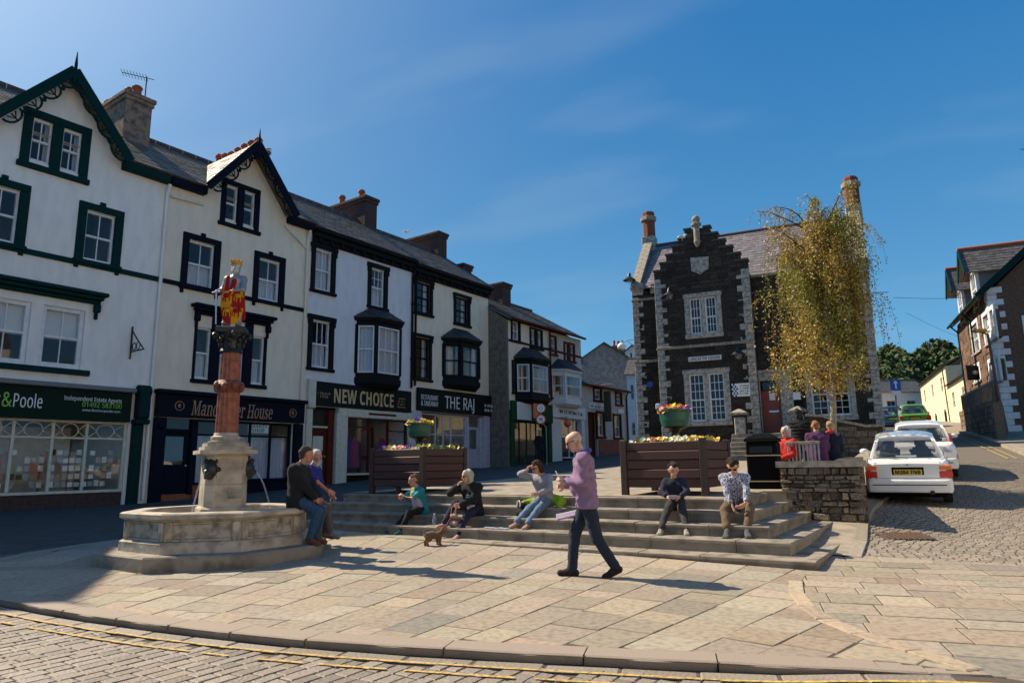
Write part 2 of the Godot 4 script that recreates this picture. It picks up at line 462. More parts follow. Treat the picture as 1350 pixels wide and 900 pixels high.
func sheet_wavy(b: MB, t0: float, h0: float, t1: float, h1: float, z: float, amp: float, wave: float):
	var n := maxi(4, int((t1 - t0) / wave * 6.0))
	for i in n:
		var x0 := lerpf(t0, t1, float(i) / n)
		var x1 := lerpf(t0, t1, float(i + 1) / n)
		var za := z + amp * sin(x0 / wave * TAU)
		var zb := z + amp * sin(x1 / wave * TAU)
		b.quad(v3(x0, h0, za), v3(x0, h1, za), v3(x1, h1, zb), v3(x1, h0, zb))
# o: fm frame material, sm surround material, sw surround width, cols, rt/rb rows in the two sashes, style ears|hood|plain|none, curtain net|drape|blind|full|"", out: how far the surround stands out
func window(house: Node3D, r: Array, o := {}) -> MeshInstance3D:
	var t0: float = r[0]; var h0: float = r[1]; var t1: float = r[2]; var h1: float = r[3]
	var z: float = o.get("z", 0.0)
	var fm: Material = o.get("fm", M.white_paint)
	var b := MB.new()
	var fw: float = o.get("fw", 0.06)
	var za := z - 0.16
	var zb := z - 0.06
	var split: float = o.get("split", 0.5)
	var sashes: bool = o.get("sash", true)
	var mid := lerpf(h0, h1, split)
	b.cbox(v3(t0, h0, za), v3(t0 + fw, h1, zb), 0.006); b.cbox(v3(t1 - fw, h0, za), v3(t1, h1, zb), 0.006)
	b.cbox(v3(t0 + fw, h0, za), v3(t1 - fw, h0 + fw * 1.2, zb), 0.006); b.cbox(v3(t0 + fw, h1 - fw, za), v3(t1 - fw, h1, zb), 0.006)
	if sashes: b.cbox(v3(t0 + fw, mid - 0.03, za + 0.01), v3(t1 - fw, mid + 0.03, zb - 0.01), 0.004)
	var w := obj("window", b, fm, house)
	var cols: int = o.get("cols", 2)
	var spans := [[h0 + fw * 1.2, mid - 0.03, o.get("rb", 1), za + 0.05], [mid + 0.03, h1 - fw, o.get("rt", 1), zb - 0.03]] if sashes else [[h0 + fw * 1.2, h1 - fw, o.get("rb", 1), za + 0.05]]
	var bars := MB.new()
	for s in spans:
		var rows: int = s[2]
		var zz: float = s[3]
		var x0 := t0 + fw
		var x1 := t1 - fw
		for i in range(1, cols): bars.box(v3(lerpf(x0, x1, float(i) / cols) - 0.013, s[0], zz - 0.015), v3(lerpf(x0, x1, float(i) / cols) + 0.013, s[1], zz + 0.015))
		for j in range(1, rows): bars.box(v3(x0, lerpf(s[0], s[1], float(j) / rows) - 0.013, zz - 0.0153), v3(x1, lerpf(s[0], s[1], float(j) / rows) + 0.013, zz + 0.0153))
		for i in cols:
			for j in rows:
				var p := MB.new()
				p.quad(v3(lerpf(x0, x1, float(i) / cols), lerpf(s[0], s[1], float(j) / rows), zz), v3(lerpf(x0, x1, float(i) / cols), lerpf(s[0], s[1], float(j + 1) / rows), zz), v3(lerpf(x0, x1, float(i + 1) / cols), lerpf(s[0], s[1], float(j + 1) / rows), zz), v3(lerpf(x0, x1, float(i + 1) / cols), lerpf(s[0], s[1], float(j) / rows), zz))
				obj("pane", p, M.pane, w)
	if bars.v.size() > 0: obj("glazing_bar", bars, fm, w)
	var sw: float = o.get("sw", 0.15)
	var style: String = o.get("style", "plain")
	if style != "none":
		var sm: Material = o.get("sm", M.black_paint)
		var so: float = z + o.get("out", 0.05)
		var g := MB.new()
		g.cbox(v3(t0 - sw, h0 - 0.02, z - 0.055), v3(t0 + 0.01, h1 + 0.01, so), 0.01)
		g.cbox(v3(t1 - 0.01, h0 - 0.02, z - 0.055), v3(t1 + sw, h1 + 0.01, so), 0.01)
		g.cbox(v3(t0 - sw - (0.05 if style == "hood" else 0.0), h1 + 0.01, z - 0.055), v3(t1 + sw + (0.05 if style == "hood" else 0.0), h1 + sw, so + (0.05 if style == "hood" else 0.003)), 0.012)
		if style == "ears":
			var c := (t0 + t1) * 0.5
			g.cbox(v3(c - 0.07, h1 + sw - 0.01, z), v3(c + 0.07, h1 + sw + 0.09, so + 0.02), 0.01)
			g.cbox(v3(t0 - sw + 0.01, h0 - 0.26, z), v3(t0 - sw + 0.12, h0 - 0.02, so - 0.005), 0.01)
			g.cbox(v3(t1 + sw - 0.12, h0 - 0.26, z), v3(t1 + sw - 0.01, h0 - 0.02, so - 0.005), 0.01)
		if style == "hood":
			for x in [t0 - sw - 0.03, t1 + sw - 0.09]: g.cbox(v3(x, h1 - 0.18, z), v3(x + 0.12, h1 + 0.02, so + 0.035), 0.01)
		obj("surround", g, sm, w)
		var s := MB.new()
		s.cbox(v3(t0 - sw - 0.03, h0 - 0.13, z - 0.05), v3(t1 + sw + 0.03, h0 - 0.021, so + 0.06), 0.012)
		obj("sill", s, o.get("sill", sm), w)
	var cu: String = o.get("curtain", "net")
	var k := MB.new()
	if cu == "net": sheet_wavy(k, t0 + 0.04, h0, t1 - 0.04, mid, za - 0.06, 0.012, 0.11)
	elif cu == "full": sheet_wavy(k, t0 + 0.02, h0, t1 - 0.02, h1, za - 0.07, 0.018, 0.14)
	elif cu == "blind": k.quad(v3(t0, mid - 0.04, za - 0.05), v3(t0, h1, za - 0.05), v3(t1, h1, za - 0.05), v3(t1, mid - 0.04, za - 0.05))
	elif cu == "drape":
		var ww := (t1 - t0) * 0.24
		sheet_wavy(k, t0 + 0.02, h0, t0 + ww, h1, za - 0.08, 0.025, 0.1); sheet_wavy(k, t1 - ww, h0, t1 - 0.02, h1, za - 0.08, 0.025, 0.1)
	if k.v.size() > 0: obj("curtain", k, M.blind if cu == "blind" else M.net, w)
	return w
func slates(parent: Node, a: Vector3, b: Vector3, c: Vector3, d: Vector3, tone: Color, size := 0.26, vary := 0.25):
	# a, b eaves; c, d ridge
	var k := MB.new()
	var nn := (b - a).cross(d - a).normalized()
	if nn.y < 0: nn = -nn
	var rows := int(((d - a).length() + (c - b).length()) * 0.5 / (size * 0.78))
	for i in rows:
		var f0 := float(i) / rows
		var f1 := minf(float(i + 1.15) / rows, 1.0)
		var l0 := a.lerp(d, f0); var r0 := b.lerp(c, f0)
		var l1 := a.lerp(d, f1); var r1 := b.lerp(c, f1)
		var w := maxf((r0 - l0).length(), 0.01)
		var cn := maxi(1, int(w / size))
		var off := 0.5 if i % 2 == 1 else 0.0
		for j in range(-1, cn + 1):
			var s0 := clampf((j + off + 0.012) / cn, 0, 1)
			var s1 := clampf((j + 1 + off - 0.012) / cn, 0, 1)
			if s1 - s0 < 0.001: continue
			var g := 1.0 + rng.randf_range(-vary, vary)
			k.col = Color(tone.r * g * rng.randf_range(0.93, 1.07), tone.g * g, tone.b * g * rng.randf_range(0.93, 1.07))
			var up := nn * rng.randf_range(0.016, 0.03)
			var p0 := l0.lerp(r0, s0) + up; var p1 := l0.lerp(r0, s1) + up
			k.quad(p0, l1.lerp(r1, s0) + nn * 0.003, l1.lerp(r1, s1) + nn * 0.003, p1)
			k.quad(p0, p1, p1 - up, p0 - up)
	var o := obj("slates", k, M.slate, parent)
	o.set_meta("kind", "stuff")
func slab(b: MB, p: Vector3, q: Vector3, r: Vector3, s: Vector3, th := 0.08):
	var nn := (q - p).cross(s - p).normalized()
	if nn.y < 0: nn = -nn
	b.hexa([p - nn * th, q - nn * th, r - nn * th, s - nn * th, p, q, r, s])
func pitched_roof(house: Node3D, t0: float, t1: float, eave: float, ridge: float, z_front: float, z_ridge: float, z_back: float, tone: Color, cuts := [], hips := 0.0, size := 0.26) -> MeshInstance3D:
	var b := MB.new()
	var back_h := eave
	slab(b, v3(t0, back_h, z_back), v3(t1, back_h, z_back), v3(t1, ridge, z_ridge), v3(t0, ridge, z_ridge))
	for t in [t0 + 0.4, t1 - 0.4]: b.tri(v3(t, eave - 0.1, z_front - 0.4), v3(t, ridge - 0.03, z_ridge), v3(t, eave - 0.1, z_back))
	var spans := []
	var x := t0
	for c in cuts:
		spans.append([x, c[0], z_front]); spans.append([c[0], c[1], c[2]]); x = c[1]
	spans.append([x, t1, z_front])
	var sl := (ridge - eave) / (z_front - z_ridge)
	for s in spans:
		var zs: float = s[2] - 0.1
		var hs: float = eave + (z_front - zs) * sl - 0.02
		slab(b, v3(s[0], hs, zs), v3(s[1], hs, zs), v3(s[1], ridge - 0.02, z_ridge), v3(s[0], ridge - 0.02, z_ridge))
	var roof := obj("roof", b, M.roof_under, house)
	for s in spans:
		if s[1] - s[0] < 0.05: continue
		var he: float = eave + (z_front - s[2]) * sl
		slates(roof, v3(s[0], he, s[2]), v3(s[1], he, s[2]), v3(s[1], ridge, z_ridge), v3(s[0], ridge, z_ridge), tone, size)
	var rt := MB.new()
	var n := int((t1 - t0) / 0.45)
	for i in n: rt.tube([v3(lerpf(t0, t1, (i + 0.02) / n), ridge + 0.02, z_ridge), v3(lerpf(t0, t1, (i + 0.98) / n), ridge + 0.02, z_ridge)], 0.11, 8)
	obj("ridge_tiles", rt, M.ridge_tile, roof)
	return roof
func gable_cut(c: float) -> Array:   # where the main roof stops behind a front gable
	return [[c - 1.4, c - 0.6, -0.12], [c - 0.6, c + 0.6, -1.3], [c + 0.6, c + 1.4, -0.12]]
func chimney(house: Node3D, t0: float, t1: float, z0: float, z1: float, h0: float, h1: float, m: Material, pots: int, along_z := true, pot_h := 0.45):
	var b := MB.new()
	b.cbox(v3(t0, h0, z0), v3(t1, h1 - 0.28, z1), 0.015)
	var c := obj("chimney", b, m, house)
	var cap := MB.new()
	cap.cbox(v3(t0 - 0.05, h1 - 0.28, z0 - 0.05), v3(t1 + 0.05, h1 - 0.14, z1 + 0.05), 0.02); cap.cbox(v3(t0 - 0.09, h1 - 0.139, z0 - 0.09), v3(t1 + 0.09, h1, z1 + 0.09), 0.02)
	obj("chimney_cap", cap, m, c)
	for i in pots:
		var f := (i + 0.5) / pots
		var p := v3((t0 + t1) * 0.5, h1, lerpf(z0, z1, f)) if along_z else v3(lerpf(t0, t1, f), h1, (z0 + z1) * 0.5)
		var k := MB.new()
		var hh := pot_h * rng.randf_range(0.85, 1.25)
		k.lathe([v2(0.15, 0), v2(0.13, hh * 0.75), v2(0.165, hh * 0.78), v2(0.165, hh * 0.88), v2(0.135, hh), v2(0.10, hh), v2(0.09, hh * 0.7), v2(0, hh * 0.65)], 10, p)
		obj("chimney_pot", k, M.clay_pot, c)
func pipe(house: Node3D, pts: Array, m: Material, r := 0.045):
	var b := MB.new()
	b.tube(pts, r, 8)
	for i in range(1, pts.size()):
		var p: Vector3 = pts[i - 1]; var q: Vector3 = pts[i]
		if absf(p.y - q.y) > 1.5:
			for k in int(absf(p.y - q.y) / 1.8): b.tube([p.lerp(q, (k + 0.5) / int(absf(p.y - q.y) / 1.8)) - v3(0, 0.05, 0), p.lerp(q, (k + 0.5) / int(absf(p.y - q.y) / 1.8)) + v3(0, 0.05, 0)], r * 1.35, 8)
	obj("drainpipe", b, m, house)
func gutter(house: Node3D, p: Vector3, q: Vector3, m: Material):
	var b := MB.new()
	b.tube([p, q], 0.065, 8)
	obj("gutter", b, m, house)
# front gable with barge boards: half-width hw at height he, peak at hp
func gable(house: Node3D, tc: float, hw: float, he: float, hp: float, wall: Material, board: Material, tone: Color, sl: float, z_front: float, holes: Array):
	var b := MB.new()
	# wall triangle, with any opening cut by strips
	var n := 14
	for i in n:
		var y0 := lerpf(he, hp, float(i) / n); var y1 := lerpf(he, hp, float(i + 1) / n)
		var xa := hw * (1.0 - float(i) / n); var xb := hw * (1.0 - float(i + 1) / n)
		var done := false
		for r in holes:
			if r[3] > y0 + 0.01 and r[1] < y1 - 0.01 and r[2] > tc - xa and r[0] < tc + xa:
				b.quad(v3(tc - xa, y0, 0), v3(tc - xb, y1, 0), v3(maxf(r[0], tc - xb), y1, 0), v3(maxf(r[0], tc - xa), y0, 0))
				b.quad(v3(minf(r[2], tc + xa), y0, 0), v3(minf(r[2], tc + xb), y1, 0), v3(tc + xb, y1, 0), v3(tc + xa, y0, 0))
				done = true
		if not done: b.quad(v3(tc - xa, y0, 0), v3(tc - xb, y1, 0), v3(tc + xb, y1, 0), v3(tc + xa, y0, 0))
	var g := obj("gable_wall", b, wall, house)
	var zr := -(hp - he) / sl
	var up := v3(0, 0.10, 0)
	for s in [-1.0, 1.0]:
		var eave := v3(tc + s * (hw + 0.12), he - 0.1, z_front)
		var top := v3(tc, hp + 0.06, z_front)
		var rb := v3(tc, hp + 0.06, zr - 0.2)
		var eb := v3(tc + s * (hw + 0.12), he - 0.1, -0.1)
		var u := MB.new()
		slab(u, eave + up, top + up, rb + up, eb + up, 0.06)
		var rf := obj("gable_roof", u, M.lead if s < 0 else M.roof_under, house)
		slates(rf, eave + up, eb + up, rb + up, top + up, tone)
		var k := MB.new()
		k.beam(eave + v3(s * 0.05, 0.02, 0.02), top + v3(0, 0.02, 0.02), 0.05, 0.24, v3(0, 1, 0).rotated(v3(0, 0, 1), 0))
		var bd := obj("barge_board", k, board, house)
		var d := MB.new()
		var dir := (top - eave).normalized()
		var perp := v3(dir.y * s, -dir.x * s, 0)
		if perp.y > 0: perp = -perp
		var ln := (top - eave).length()
		var cnt := 4
		for i in cnt:
			var c := eave + dir * ln * (i + 0.5) / cnt + v3(0, 0, 0.02)
			var arc := []
			for j in 9:
				var a := PI * j / 8.0
				arc.append(c + dir * cos(a) * ln / cnt * 0.42 + perp * (0.10 + sin(a) * 0.2))
			d.tube(arc, 0.028, 6)
			d.tube([c + perp * 0.1, c + perp * 0.3], 0.02, 5)
			d.tube([c + dir * 0.13 + perp * 0.1, c + perp * 0.24, c - dir * 0.13 + perp * 0.1], 0.018, 5)
			d.ball(c + dir * ln / cnt * 0.5 + perp * 0.2, v3(0.05, 0.07, 0.04), 6, 5)
		obj("fretwork", d, board, bd)
	var f := MB.new()
	f.tube([v3(tc, hp - 0.3, z_front + 0.03), v3(tc, hp + 0.25, z_front + 0.03), v3(tc, hp + 0.6, z_front + 0.03)], [0.05, 0.04, 0.008], 8)
	obj("finial", f, board, house)
	return g
func oriel(house: Node3D, tc: float, fw: float, h0: float, h1: float, proj: float, cant: float, m: Material, fm: Material, rows: int, roof_h: float, style := "net", cols := 2):
	# canted bay window: floor, head, posts, three sashes, hipped slate roof
	var pl := func(e: float) -> Array:
		return [v2(tc - fw * 0.5 - cant - e, 0), v2(tc - fw * 0.5 - e * 0.6, proj + e), v2(tc + fw * 0.5 + e * 0.6, proj + e), v2(tc + fw * 0.5 + cant + e, 0)]
	var ring := func(b: MB, e: float, y0: float, y1: float, e1: float):
		var p: Array = pl.call(e)
		var q: Array = pl.call(e1)
		for i in 3: b.quad(v3(p[i].x, y0, p[i].y), v3(q[i].x, y1, q[i].y), v3(q[i + 1].x, y1, q[i + 1].y), v3(p[i + 1].x, y0, p[i + 1].y))
		b.quad(v3(q[0].x, y1, 0), v3(q[1].x, y1, q[1].y), v3(q[2].x, y1, q[2].y), v3(q[3].x, y1, 0))
		b.quad(v3(p[0].x, y0, 0), v3(p[1].x, y0, p[1].y), v3(p[2].x, y0, p[2].y), v3(p[3].x, y0, 0))
	var b := MB.new()
	ring.call(b, -0.08, h0 - 0.3, h0 - 0.15, 0.05)
	ring.call(b, 0.05, h0 - 0.15, h0 + 0.05, 0.05)
	ring.call(b, 0.0, h0 + 0.05, h0 + 0.22, 0.0)
	ring.call(b, 0.0, h1 - 0.2, h1 - 0.02, 0.0)
	ring.call(b, 0.10, h1 - 0.02, h1 + 0.10, 0.14)
	var p: Array = pl.call(0.0)
	for i in 4: b.box(v3(p[i].x - 0.06, h0 + 0.2, maxf(p[i].y - 0.06, 0)), v3(p[i].x + 0.06, h1 - 0.15, p[i].y + 0.04))
	var bay := obj("bay_window", b, m, house)
	for i in 3:
		var a: Vector2 = p[i]
		var q: Vector2 = p[i + 1]
		var d := q - a
		var nd := Node3D.new()
		nd.name = "bay_sash"; house.add_child(nd, true)
		nd.transform = Transform3D(Basis(v3(d.x, 0, d.y).normalized(), Vector3.UP, v3(d.x, 0, d.y).normalized().cross(Vector3.UP)), v3(a.x, 0, a.y))
		var len := d.length()
		var w := window(nd, [0.08, h0 + 0.22, len - 0.08, h1 - 0.2], {"style": "none", "fm": fm, "cols": cols if i == 1 else 1, "rt": rows, "rb": rows, "curtain": style, "z": 0.1, "fw": 0.05})
		for ch in w.get_children():
			w.remove_child(ch); nd.add_child(ch, true)
	var q: Array = pl.call(0.16)
	var y := h1 + 0.10
	var ap := [v3(tc - fw * 0.35, y + roof_h, 0.02), v3(tc + fw * 0.35, y + roof_h, 0.02)]
	var rb := MB.new()
	rb.tri(v3(q[0].x, y, 0), v3(q[1].x, y, q[1].y), ap[0]); rb.quad(v3(q[1].x, y, q[1].y), ap[0], ap[1], v3(q[2].x, y, q[2].y)); rb.tri(v3(q[2].x, y, q[2].y), v3(q[3].x, y, 0), ap[1])
	var ro := obj("bay_roof", rb, M.roof_under, house)
	slates(ro, v3(q[1].x, y + 0.01, q[1].y), v3(q[2].x, y + 0.01, q[2].y), ap[1] + v3(0, 0.01, 0), ap[0] + v3(0, 0.01, 0), Color(0.055, 0.055, 0.06), 0.2)
	slates(ro, v3(q[0].x, y + 0.01, 0), v3(q[1].x, y + 0.01, q[1].y), ap[0] + v3(0, 0.01, 0), ap[0] + v3(-0.02, 0.01, 0), Color(0.055, 0.055, 0.06), 0.2)
# shell of a house: party walls, back, floors, so that rooms behind the panes are dark and closed
func shell(house: Node3D, t0: float, t1: float, h0: float, h1: float, depth: float, floors: Array, side: Material):
	var b := MB.new()
	b.box(v3(t0, h0, -depth), v3(t0 + 0.2, h1, -0.251)); b.box(v3(t1 - 0.2, h0, -depth), v3(t1, h1, -0.251))
	b.box(v3(t0 + 0.2, h0, -depth), v3(t1 - 0.2, h1, -depth + 0.2))
	obj("side_wall", b, side, house)
	var f := MB.new()
	for y in floors: f.box(v3(t0 + 0.201, y - 0.2, -depth + 0.201), v3(t1 - 0.201, y, -0.252))
	f.box(v3(t0 + 0.201, h0, -4.2), v3(t1 - 0.201, h1, -4.1))
	obj("floor_slabs", f, M.interior, house)
# a shopfront within [t0, h0, t1, h1]: mullions at given places, a transom, a stall riser
func shopfront(house: Node3D, r: Array, riser: float, transom: float, mull: Array, fm: Material, rm: Material, z := -0.1) -> MeshInstance3D:
	var t0: float = r[0]; var h0: float = r[1]; var t1: float = r[2]; var h1: float = r[3]
	var b := MB.new()
	var w := 0.035
	var hr := h0 + riser
	b.cbox(v3(t0, hr, z - 0.06), v3(t0 + w * 2, h1, z + 0.05), 0.008); b.cbox(v3(t1 - w * 2, hr, z - 0.06), v3(t1, h1, z + 0.05), 0.008)
	b.cbox(v3(t0 + w * 2, hr, z - 0.08), v3(t1 - w * 2, hr + 0.07, z + 0.09), 0.01); b.cbox(v3(t0 + w * 2, h1 - 0.06, z - 0.06), v3(t1 - w * 2, h1, z + 0.05), 0.008)
	var xs := [t0 + w * 2]
	for m in mull: xs.append(m)
	xs.append(t1 - w * 2)
	for m in mull: b.cbox(v3(m - w, hr + 0.07, z - 0.04), v3(m + w, h1 - 0.06, z + 0.03), 0.008)
	if transom > 0.0:
		for i in xs.size() - 1: b.cbox(v3(xs[i] + (w if i > 0 else 0.0), transom - 0.025, z - 0.035), v3(xs[i + 1] - (w if i < xs.size() - 2 else 0.0), transom + 0.025, z + 0.025), 0.006)
	var s := obj("shop_window", b, fm, house)
	for i in xs.size() - 1:
		for span in ([[hr + 0.07, transom], [transom, h1 - 0.06]] if transom > 0.0 else [[hr + 0.07, h1 - 0.06]]):
			var p := MB.new()
			p.quad(v3(xs[i], span[0], z), v3(xs[i], span[1], z), v3(xs[i + 1], span[1], z), v3(xs[i + 1], span[0], z))
			obj("pane", p, M.shop_glass, s)
	if riser > 0.05: bx(s, "stall_riser", rm, v3(t0, h0 - 0.3, z - 0.2), v3(t1, hr - 0.001, z + 0.05), 0.01)
	return s
func door(house: Node3D, r: Array, m: Material, glazed := 0.0, z := -0.15, panels := true, called := "door") -> MeshInstance3D:
	var t0: float = r[0]; var h0: float = r[1]; var t1: float = r[2]; var h1: float = r[3]
	var b := MB.new()
	var w := (t1 - t0) * 0.16
	b.box(v3(t0, h0, z - 0.05), v3(t0 + w, h1, z)); b.box(v3(t1 - w, h0, z - 0.05), v3(t1, h1, z))
	b.box(v3(t0 + w, h0, z - 0.05), v3(t1 - w, h0 + 0.22, z - 0.001)); b.box(v3(t0 + w, h1 - 0.12, z - 0.05), v3(t1 - w, h1, z - 0.001))
	var lock := lerpf(h0, h1, 0.42)
	b.box(v3(t0 + w, lock - 0.08, z - 0.05), v3(t1 - w, lock + 0.08, z - 0.001))
	var d := obj(called, b, m, house)
	bx(d, "panel", M.shop_glass if glazed > 1.5 else m, v3(t0 + w, h0 + 0.22, z - 0.03), v3(t1 - w, lock - 0.08, z - 0.02))
	bx(d, "panel", M.shop_glass if glazed > 0.5 else m, v3(t0 + w, lock + 0.08, z - 0.03), v3(t1 - w, h1 - 0.12, z - 0.02))
	var k := MB.new()
	k.ball(v3(t1 - w * 0.5, lock + 0.05, z + 0.03), v3(0.03, 0.03, 0.03), 8, 6)
	obj("door_knob", k, M.letter_gold, d)
	return d
func fascia(house: Node3D, t0: float, h0: float, t1: float, h1: float, z: float, th: float, m: Material, called := "fascia_sign") -> MeshInstance3D:
	return bx(house, called, m, v3(t0, h0, z), v3(t1, h1, z + th), 0.012)

# ---------- the row of shops ----------
const UNIT := 1.318
const SLATE := Color(0.115, 0.108, 0.10)
func house_at(called: String, label: String, fr: Transform3D) -> Node3D:
	var h := thing(called, label, "building")
	h.transform = fr
	return h
func sign_text(house: Node3D, fr: Transform3D, s: String, x0: float, y0: float, x1: float, y1: float, z: float, h: float, m: Material, font := "Droid Sans", bold := false, italic := false):
	var a := on_frame(fr, x0, y0, z)
	var b := on_frame(fr, x1, y1, z)
	text(house, s, h, m, v3((a.x + b.x) * 0.5, (a.y + b.y) * 0.5, z + 0.004), font, absf(b.x - a.x), bold, italic)
func marks(house: Node3D, fr: Transform3D, x0: float, y0: float, x1: float, y1: float, z: float, h: float, m: Material):   # lettering too small to read in the photograph
	var a := on_frame(fr, x0, y0, z)
	var b := on_frame(fr, x1, y1, z)
	var k := MB.new()
	var x := a.x
	while x < b.x:
		var w := h * rng.randf_range(0.35, 0.7)
		var y := lerpf(a.y, b.y, (x - a.x) / (b.x - a.x))
		k.box(v3(x, y - h * 0.5, z), v3(x + w * 0.3, y + h * rng.randf_range(0.25, 0.5), z + 0.01)); k.box(v3(x + w * 0.3, y - h * rng.randf_range(-0.3, 0.5), z), v3(x + w, y + h * 0.12, z + 0.0097))
		x += w + h * (0.2 if rng.randf() > 0.2 else 0.6)
	obj("lettering", k, m, house).set_meta("kind", "stuff")
func mirror(r: Array, c: float) -> Array:
	return [2 * c - r[2], r[1], 2 * c - r[0], r[3]]
func shelf(house: Node3D, t0: float, t1: float, h: float, m: Material):
	var b := MB.new()
	b.cbox(v3(t0 - 0.12, h + 0.1, 0), v3(t1 + 0.12, h + 0.2, 0.3), 0.02); b.cbox(v3(t0 - 0.04, h, 0), v3(t1 + 0.04, h + 0.099, 0.22), 0.02); b.cbox(v3(t0, h - 0.1, 0), v3(t1, h - 0.001, 0.12), 0.02)
	for x in [t0, t1 - 0.14]:
		b.cbox(v3(x, h - 0.32, 0), v3(x + 0.14, h - 0.101, 0.17), 0.02); b.cbox(v3(x + 0.03, h - 0.5, 0), v3(x + 0.11, h - 0.321, 0.09), 0.02)
	obj("window_shelf", b, m, house)
func aerial(house: Node3D, p: Vector3, arm: Vector3):
	var b := MB.new()
	b.tube([p, p + v3(0, 1.0, 0)], 0.018, 6)
	b.tube([p + v3(0, 0.95, 0) - arm * 0.3, p + v3(0, 0.95, 0) + arm], 0.012, 5)
	var s := arm.cross(Vector3.UP).normalized() * 0.22
	for i in 9: b.tube([p + v3(0, 0.95, 0) + arm * (i / 8.0) - s, p + v3(0, 0.95, 0) + arm * (i / 8.0) + s], 0.008, 4)
	obj("tv_aerial", b, M.plastic_black, house)
func build_row():
	# the drawing unit of the shop fronts is 1.318 m; their street level lies 0.44 m below that of the drawing
	var A := at_d(187, 655, 24.9)
	A.y = -0.44
	var fr := frame_at(A, 35.3, UNIT)
	# --- neighbour whose shadow falls on the square
	var h := house_at("corner_house", "tall white house beside the estate agent, end of the terrace", fr)
	var b := MB.new()
	b.box(v3(-12.0, -0.5, -6.5), v3(-5.705, 9.9, 0))
	obj("wall", b, M.white_wall, h)
	pitched_roof(h, -12.1, -5.71, 9.88, 12.2, 0.3, -3.0, -6.6, SLATE, gable_cut(-8.2))
	gable(h, -8.2, 1.42, 9.9, 11.7, M.white_wall, M.green_paint, SLATE, 0.71, 0.35, [])
	# --- estate agent's house
	h = house_at("green_trimmed_house", "white house with dark green trim and gable above an estate agent's shop", fr)
	var tc := on_frame(fr, 90, 105).x
	var holes := []
	var gp := {"fm": M.white_paint, "sm": M.green_paint, "style": "ears", "sw": 0.2, "curtain": "none"}
	var gt := {"fm": M.white_paint, "sm": M.green_paint, "style": "none", "curtain": "drape"}
	var ra := rect(fr, 43.3, 153.3, 66.7, 218.3)
	var rb := rect(fr, 83.3, 168.3, 103.3, 230)
	var top := [ra[0], (ra[1] + rb[1]) * 0.5, rb[2], (ra[3] + rb[3]) * 0.5]
	var half: float = (top[2] - top[0]) * 0.5 - 0.11
	var ww := []
	for r in [[top[0], top[1], top[0] + half, top[3]], [top[2] - half, top[1], top[2], top[3]]]:
		window(h, r, gt); holes.append(r); ww.append(r)
	var s := MB.new()
	s.cbox(v3(top[0] - 0.2, top[1] - 0.1, -0.05), v3(top[0] + 0.01, top[3] + 0.01, 0.05), 0.01); s.cbox(v3(top[2] - 0.01, top[1] - 0.1, -0.05), v3(top[2] + 0.2, top[3] + 0.01, 0.05), 0.01)
	s.cbox(v3(top[0] + half - 0.01, top[1] - 0.1, -0.05), v3(top[2] - half + 0.01, top[3] + 0.01, 0.05), 0.01)
	s.cbox(v3(top[0] - 0.2, top[3] + 0.011, -0.05), v3(top[2] + 0.2, top[3] + 0.21, 0.053), 0.01); s.cbox(v3(top[0] - 0.25, top[1] - 0.24, -0.05), v3(top[2] + 0.25, top[1] - 0.101, 0.1), 0.01)
	obj("window_surround", s, M.green_paint, h)
	var r2 := rect(fr, 114, 276, 146.7, 349.3)
	for r in [r2, mirror(r2, tc)]:
		window(h, r, gp); holes.append(r)
	var r1 := rect(fr, 57.5, 401, 105, 487)
	var wd: float = r1[2] - r1[0]
	for k in 3:
		var r := [r1[0] - k * (wd + 0.26), r1[1], r1[2] - k * (wd + 0.26), r1[3]]
		window(h, r, {"fm": M.white_paint, "style": "none", "curtain": "blind", "fw": 0.1}); holes.append(r)
	var sx: float = r1[2] - 3 * wd - 0.75
	shelf(h, sx, r1[2] + 0.3, r1[3] + 0.3, M.green_paint)
	bx(h, "sill", M.green_paint, v3(sx, r1[1] - 0.16, 0), v3(r1[2] + 0.2, r1[1] - 0.02, 0.12), 0.01)
	bx(h, "string_course", M.green_paint, v3(-5.7, 6.68, 0), v3(-0.06, 6.82, 0.06), 0.01)
	var f0 := on_frame(fr, 168, 549)
	var sw := rect(fr, 0, 551, 161, 648)
	var shop := [-5.2, 0.45, sw[2], 2.66]
	holes.append(shop)
	var mx := []
	for x in [15, 68, 113]: mx.append(on_frame(fr, x, 600).x)
	mx.push_front(mx[0] - 0.85)
	var sf := shopfront(h, [shop[0], 0.45, shop[2], 2.66], sw[1] - 0.45, on_frame(fr, 90, 577).y, mx, M.cream_paint, M.dark_brick)
	var tr := on_frame(fr, 90, 577).y
	var orn := MB.new()
	for i in mx.size():
		var x0: float = mx[i]
		var x1: float = mx[i + 1] if i + 1 < mx.size() else shop[2] - 0.07
		var cc := v3((x0 + x1) * 0.5, (tr + 2.6) * 0.5, -0.1)
		var arc := []
		for j in 17: arc.append(cc + v3(cos(TAU * j / 16) * (x1 - x0) * 0.24, sin(TAU * j / 16) * (2.6 - tr) * 0.46, 0))
		orn.tube(arc, 0.014, 5)
		for q in [-1.0, 1.0]:
			orn.tube([v3(cc.x + q * (x1 - x0) * 0.5, 2.6, -0.1), v3(cc.x + q * (x1 - x0) * 0.22, cc.y, -0.1), v3(cc.x + q * (x1 - x0) * 0.5, tr, -0.1)], 0.014, 5)
	obj("tracery", orn, M.cream_paint, sf)
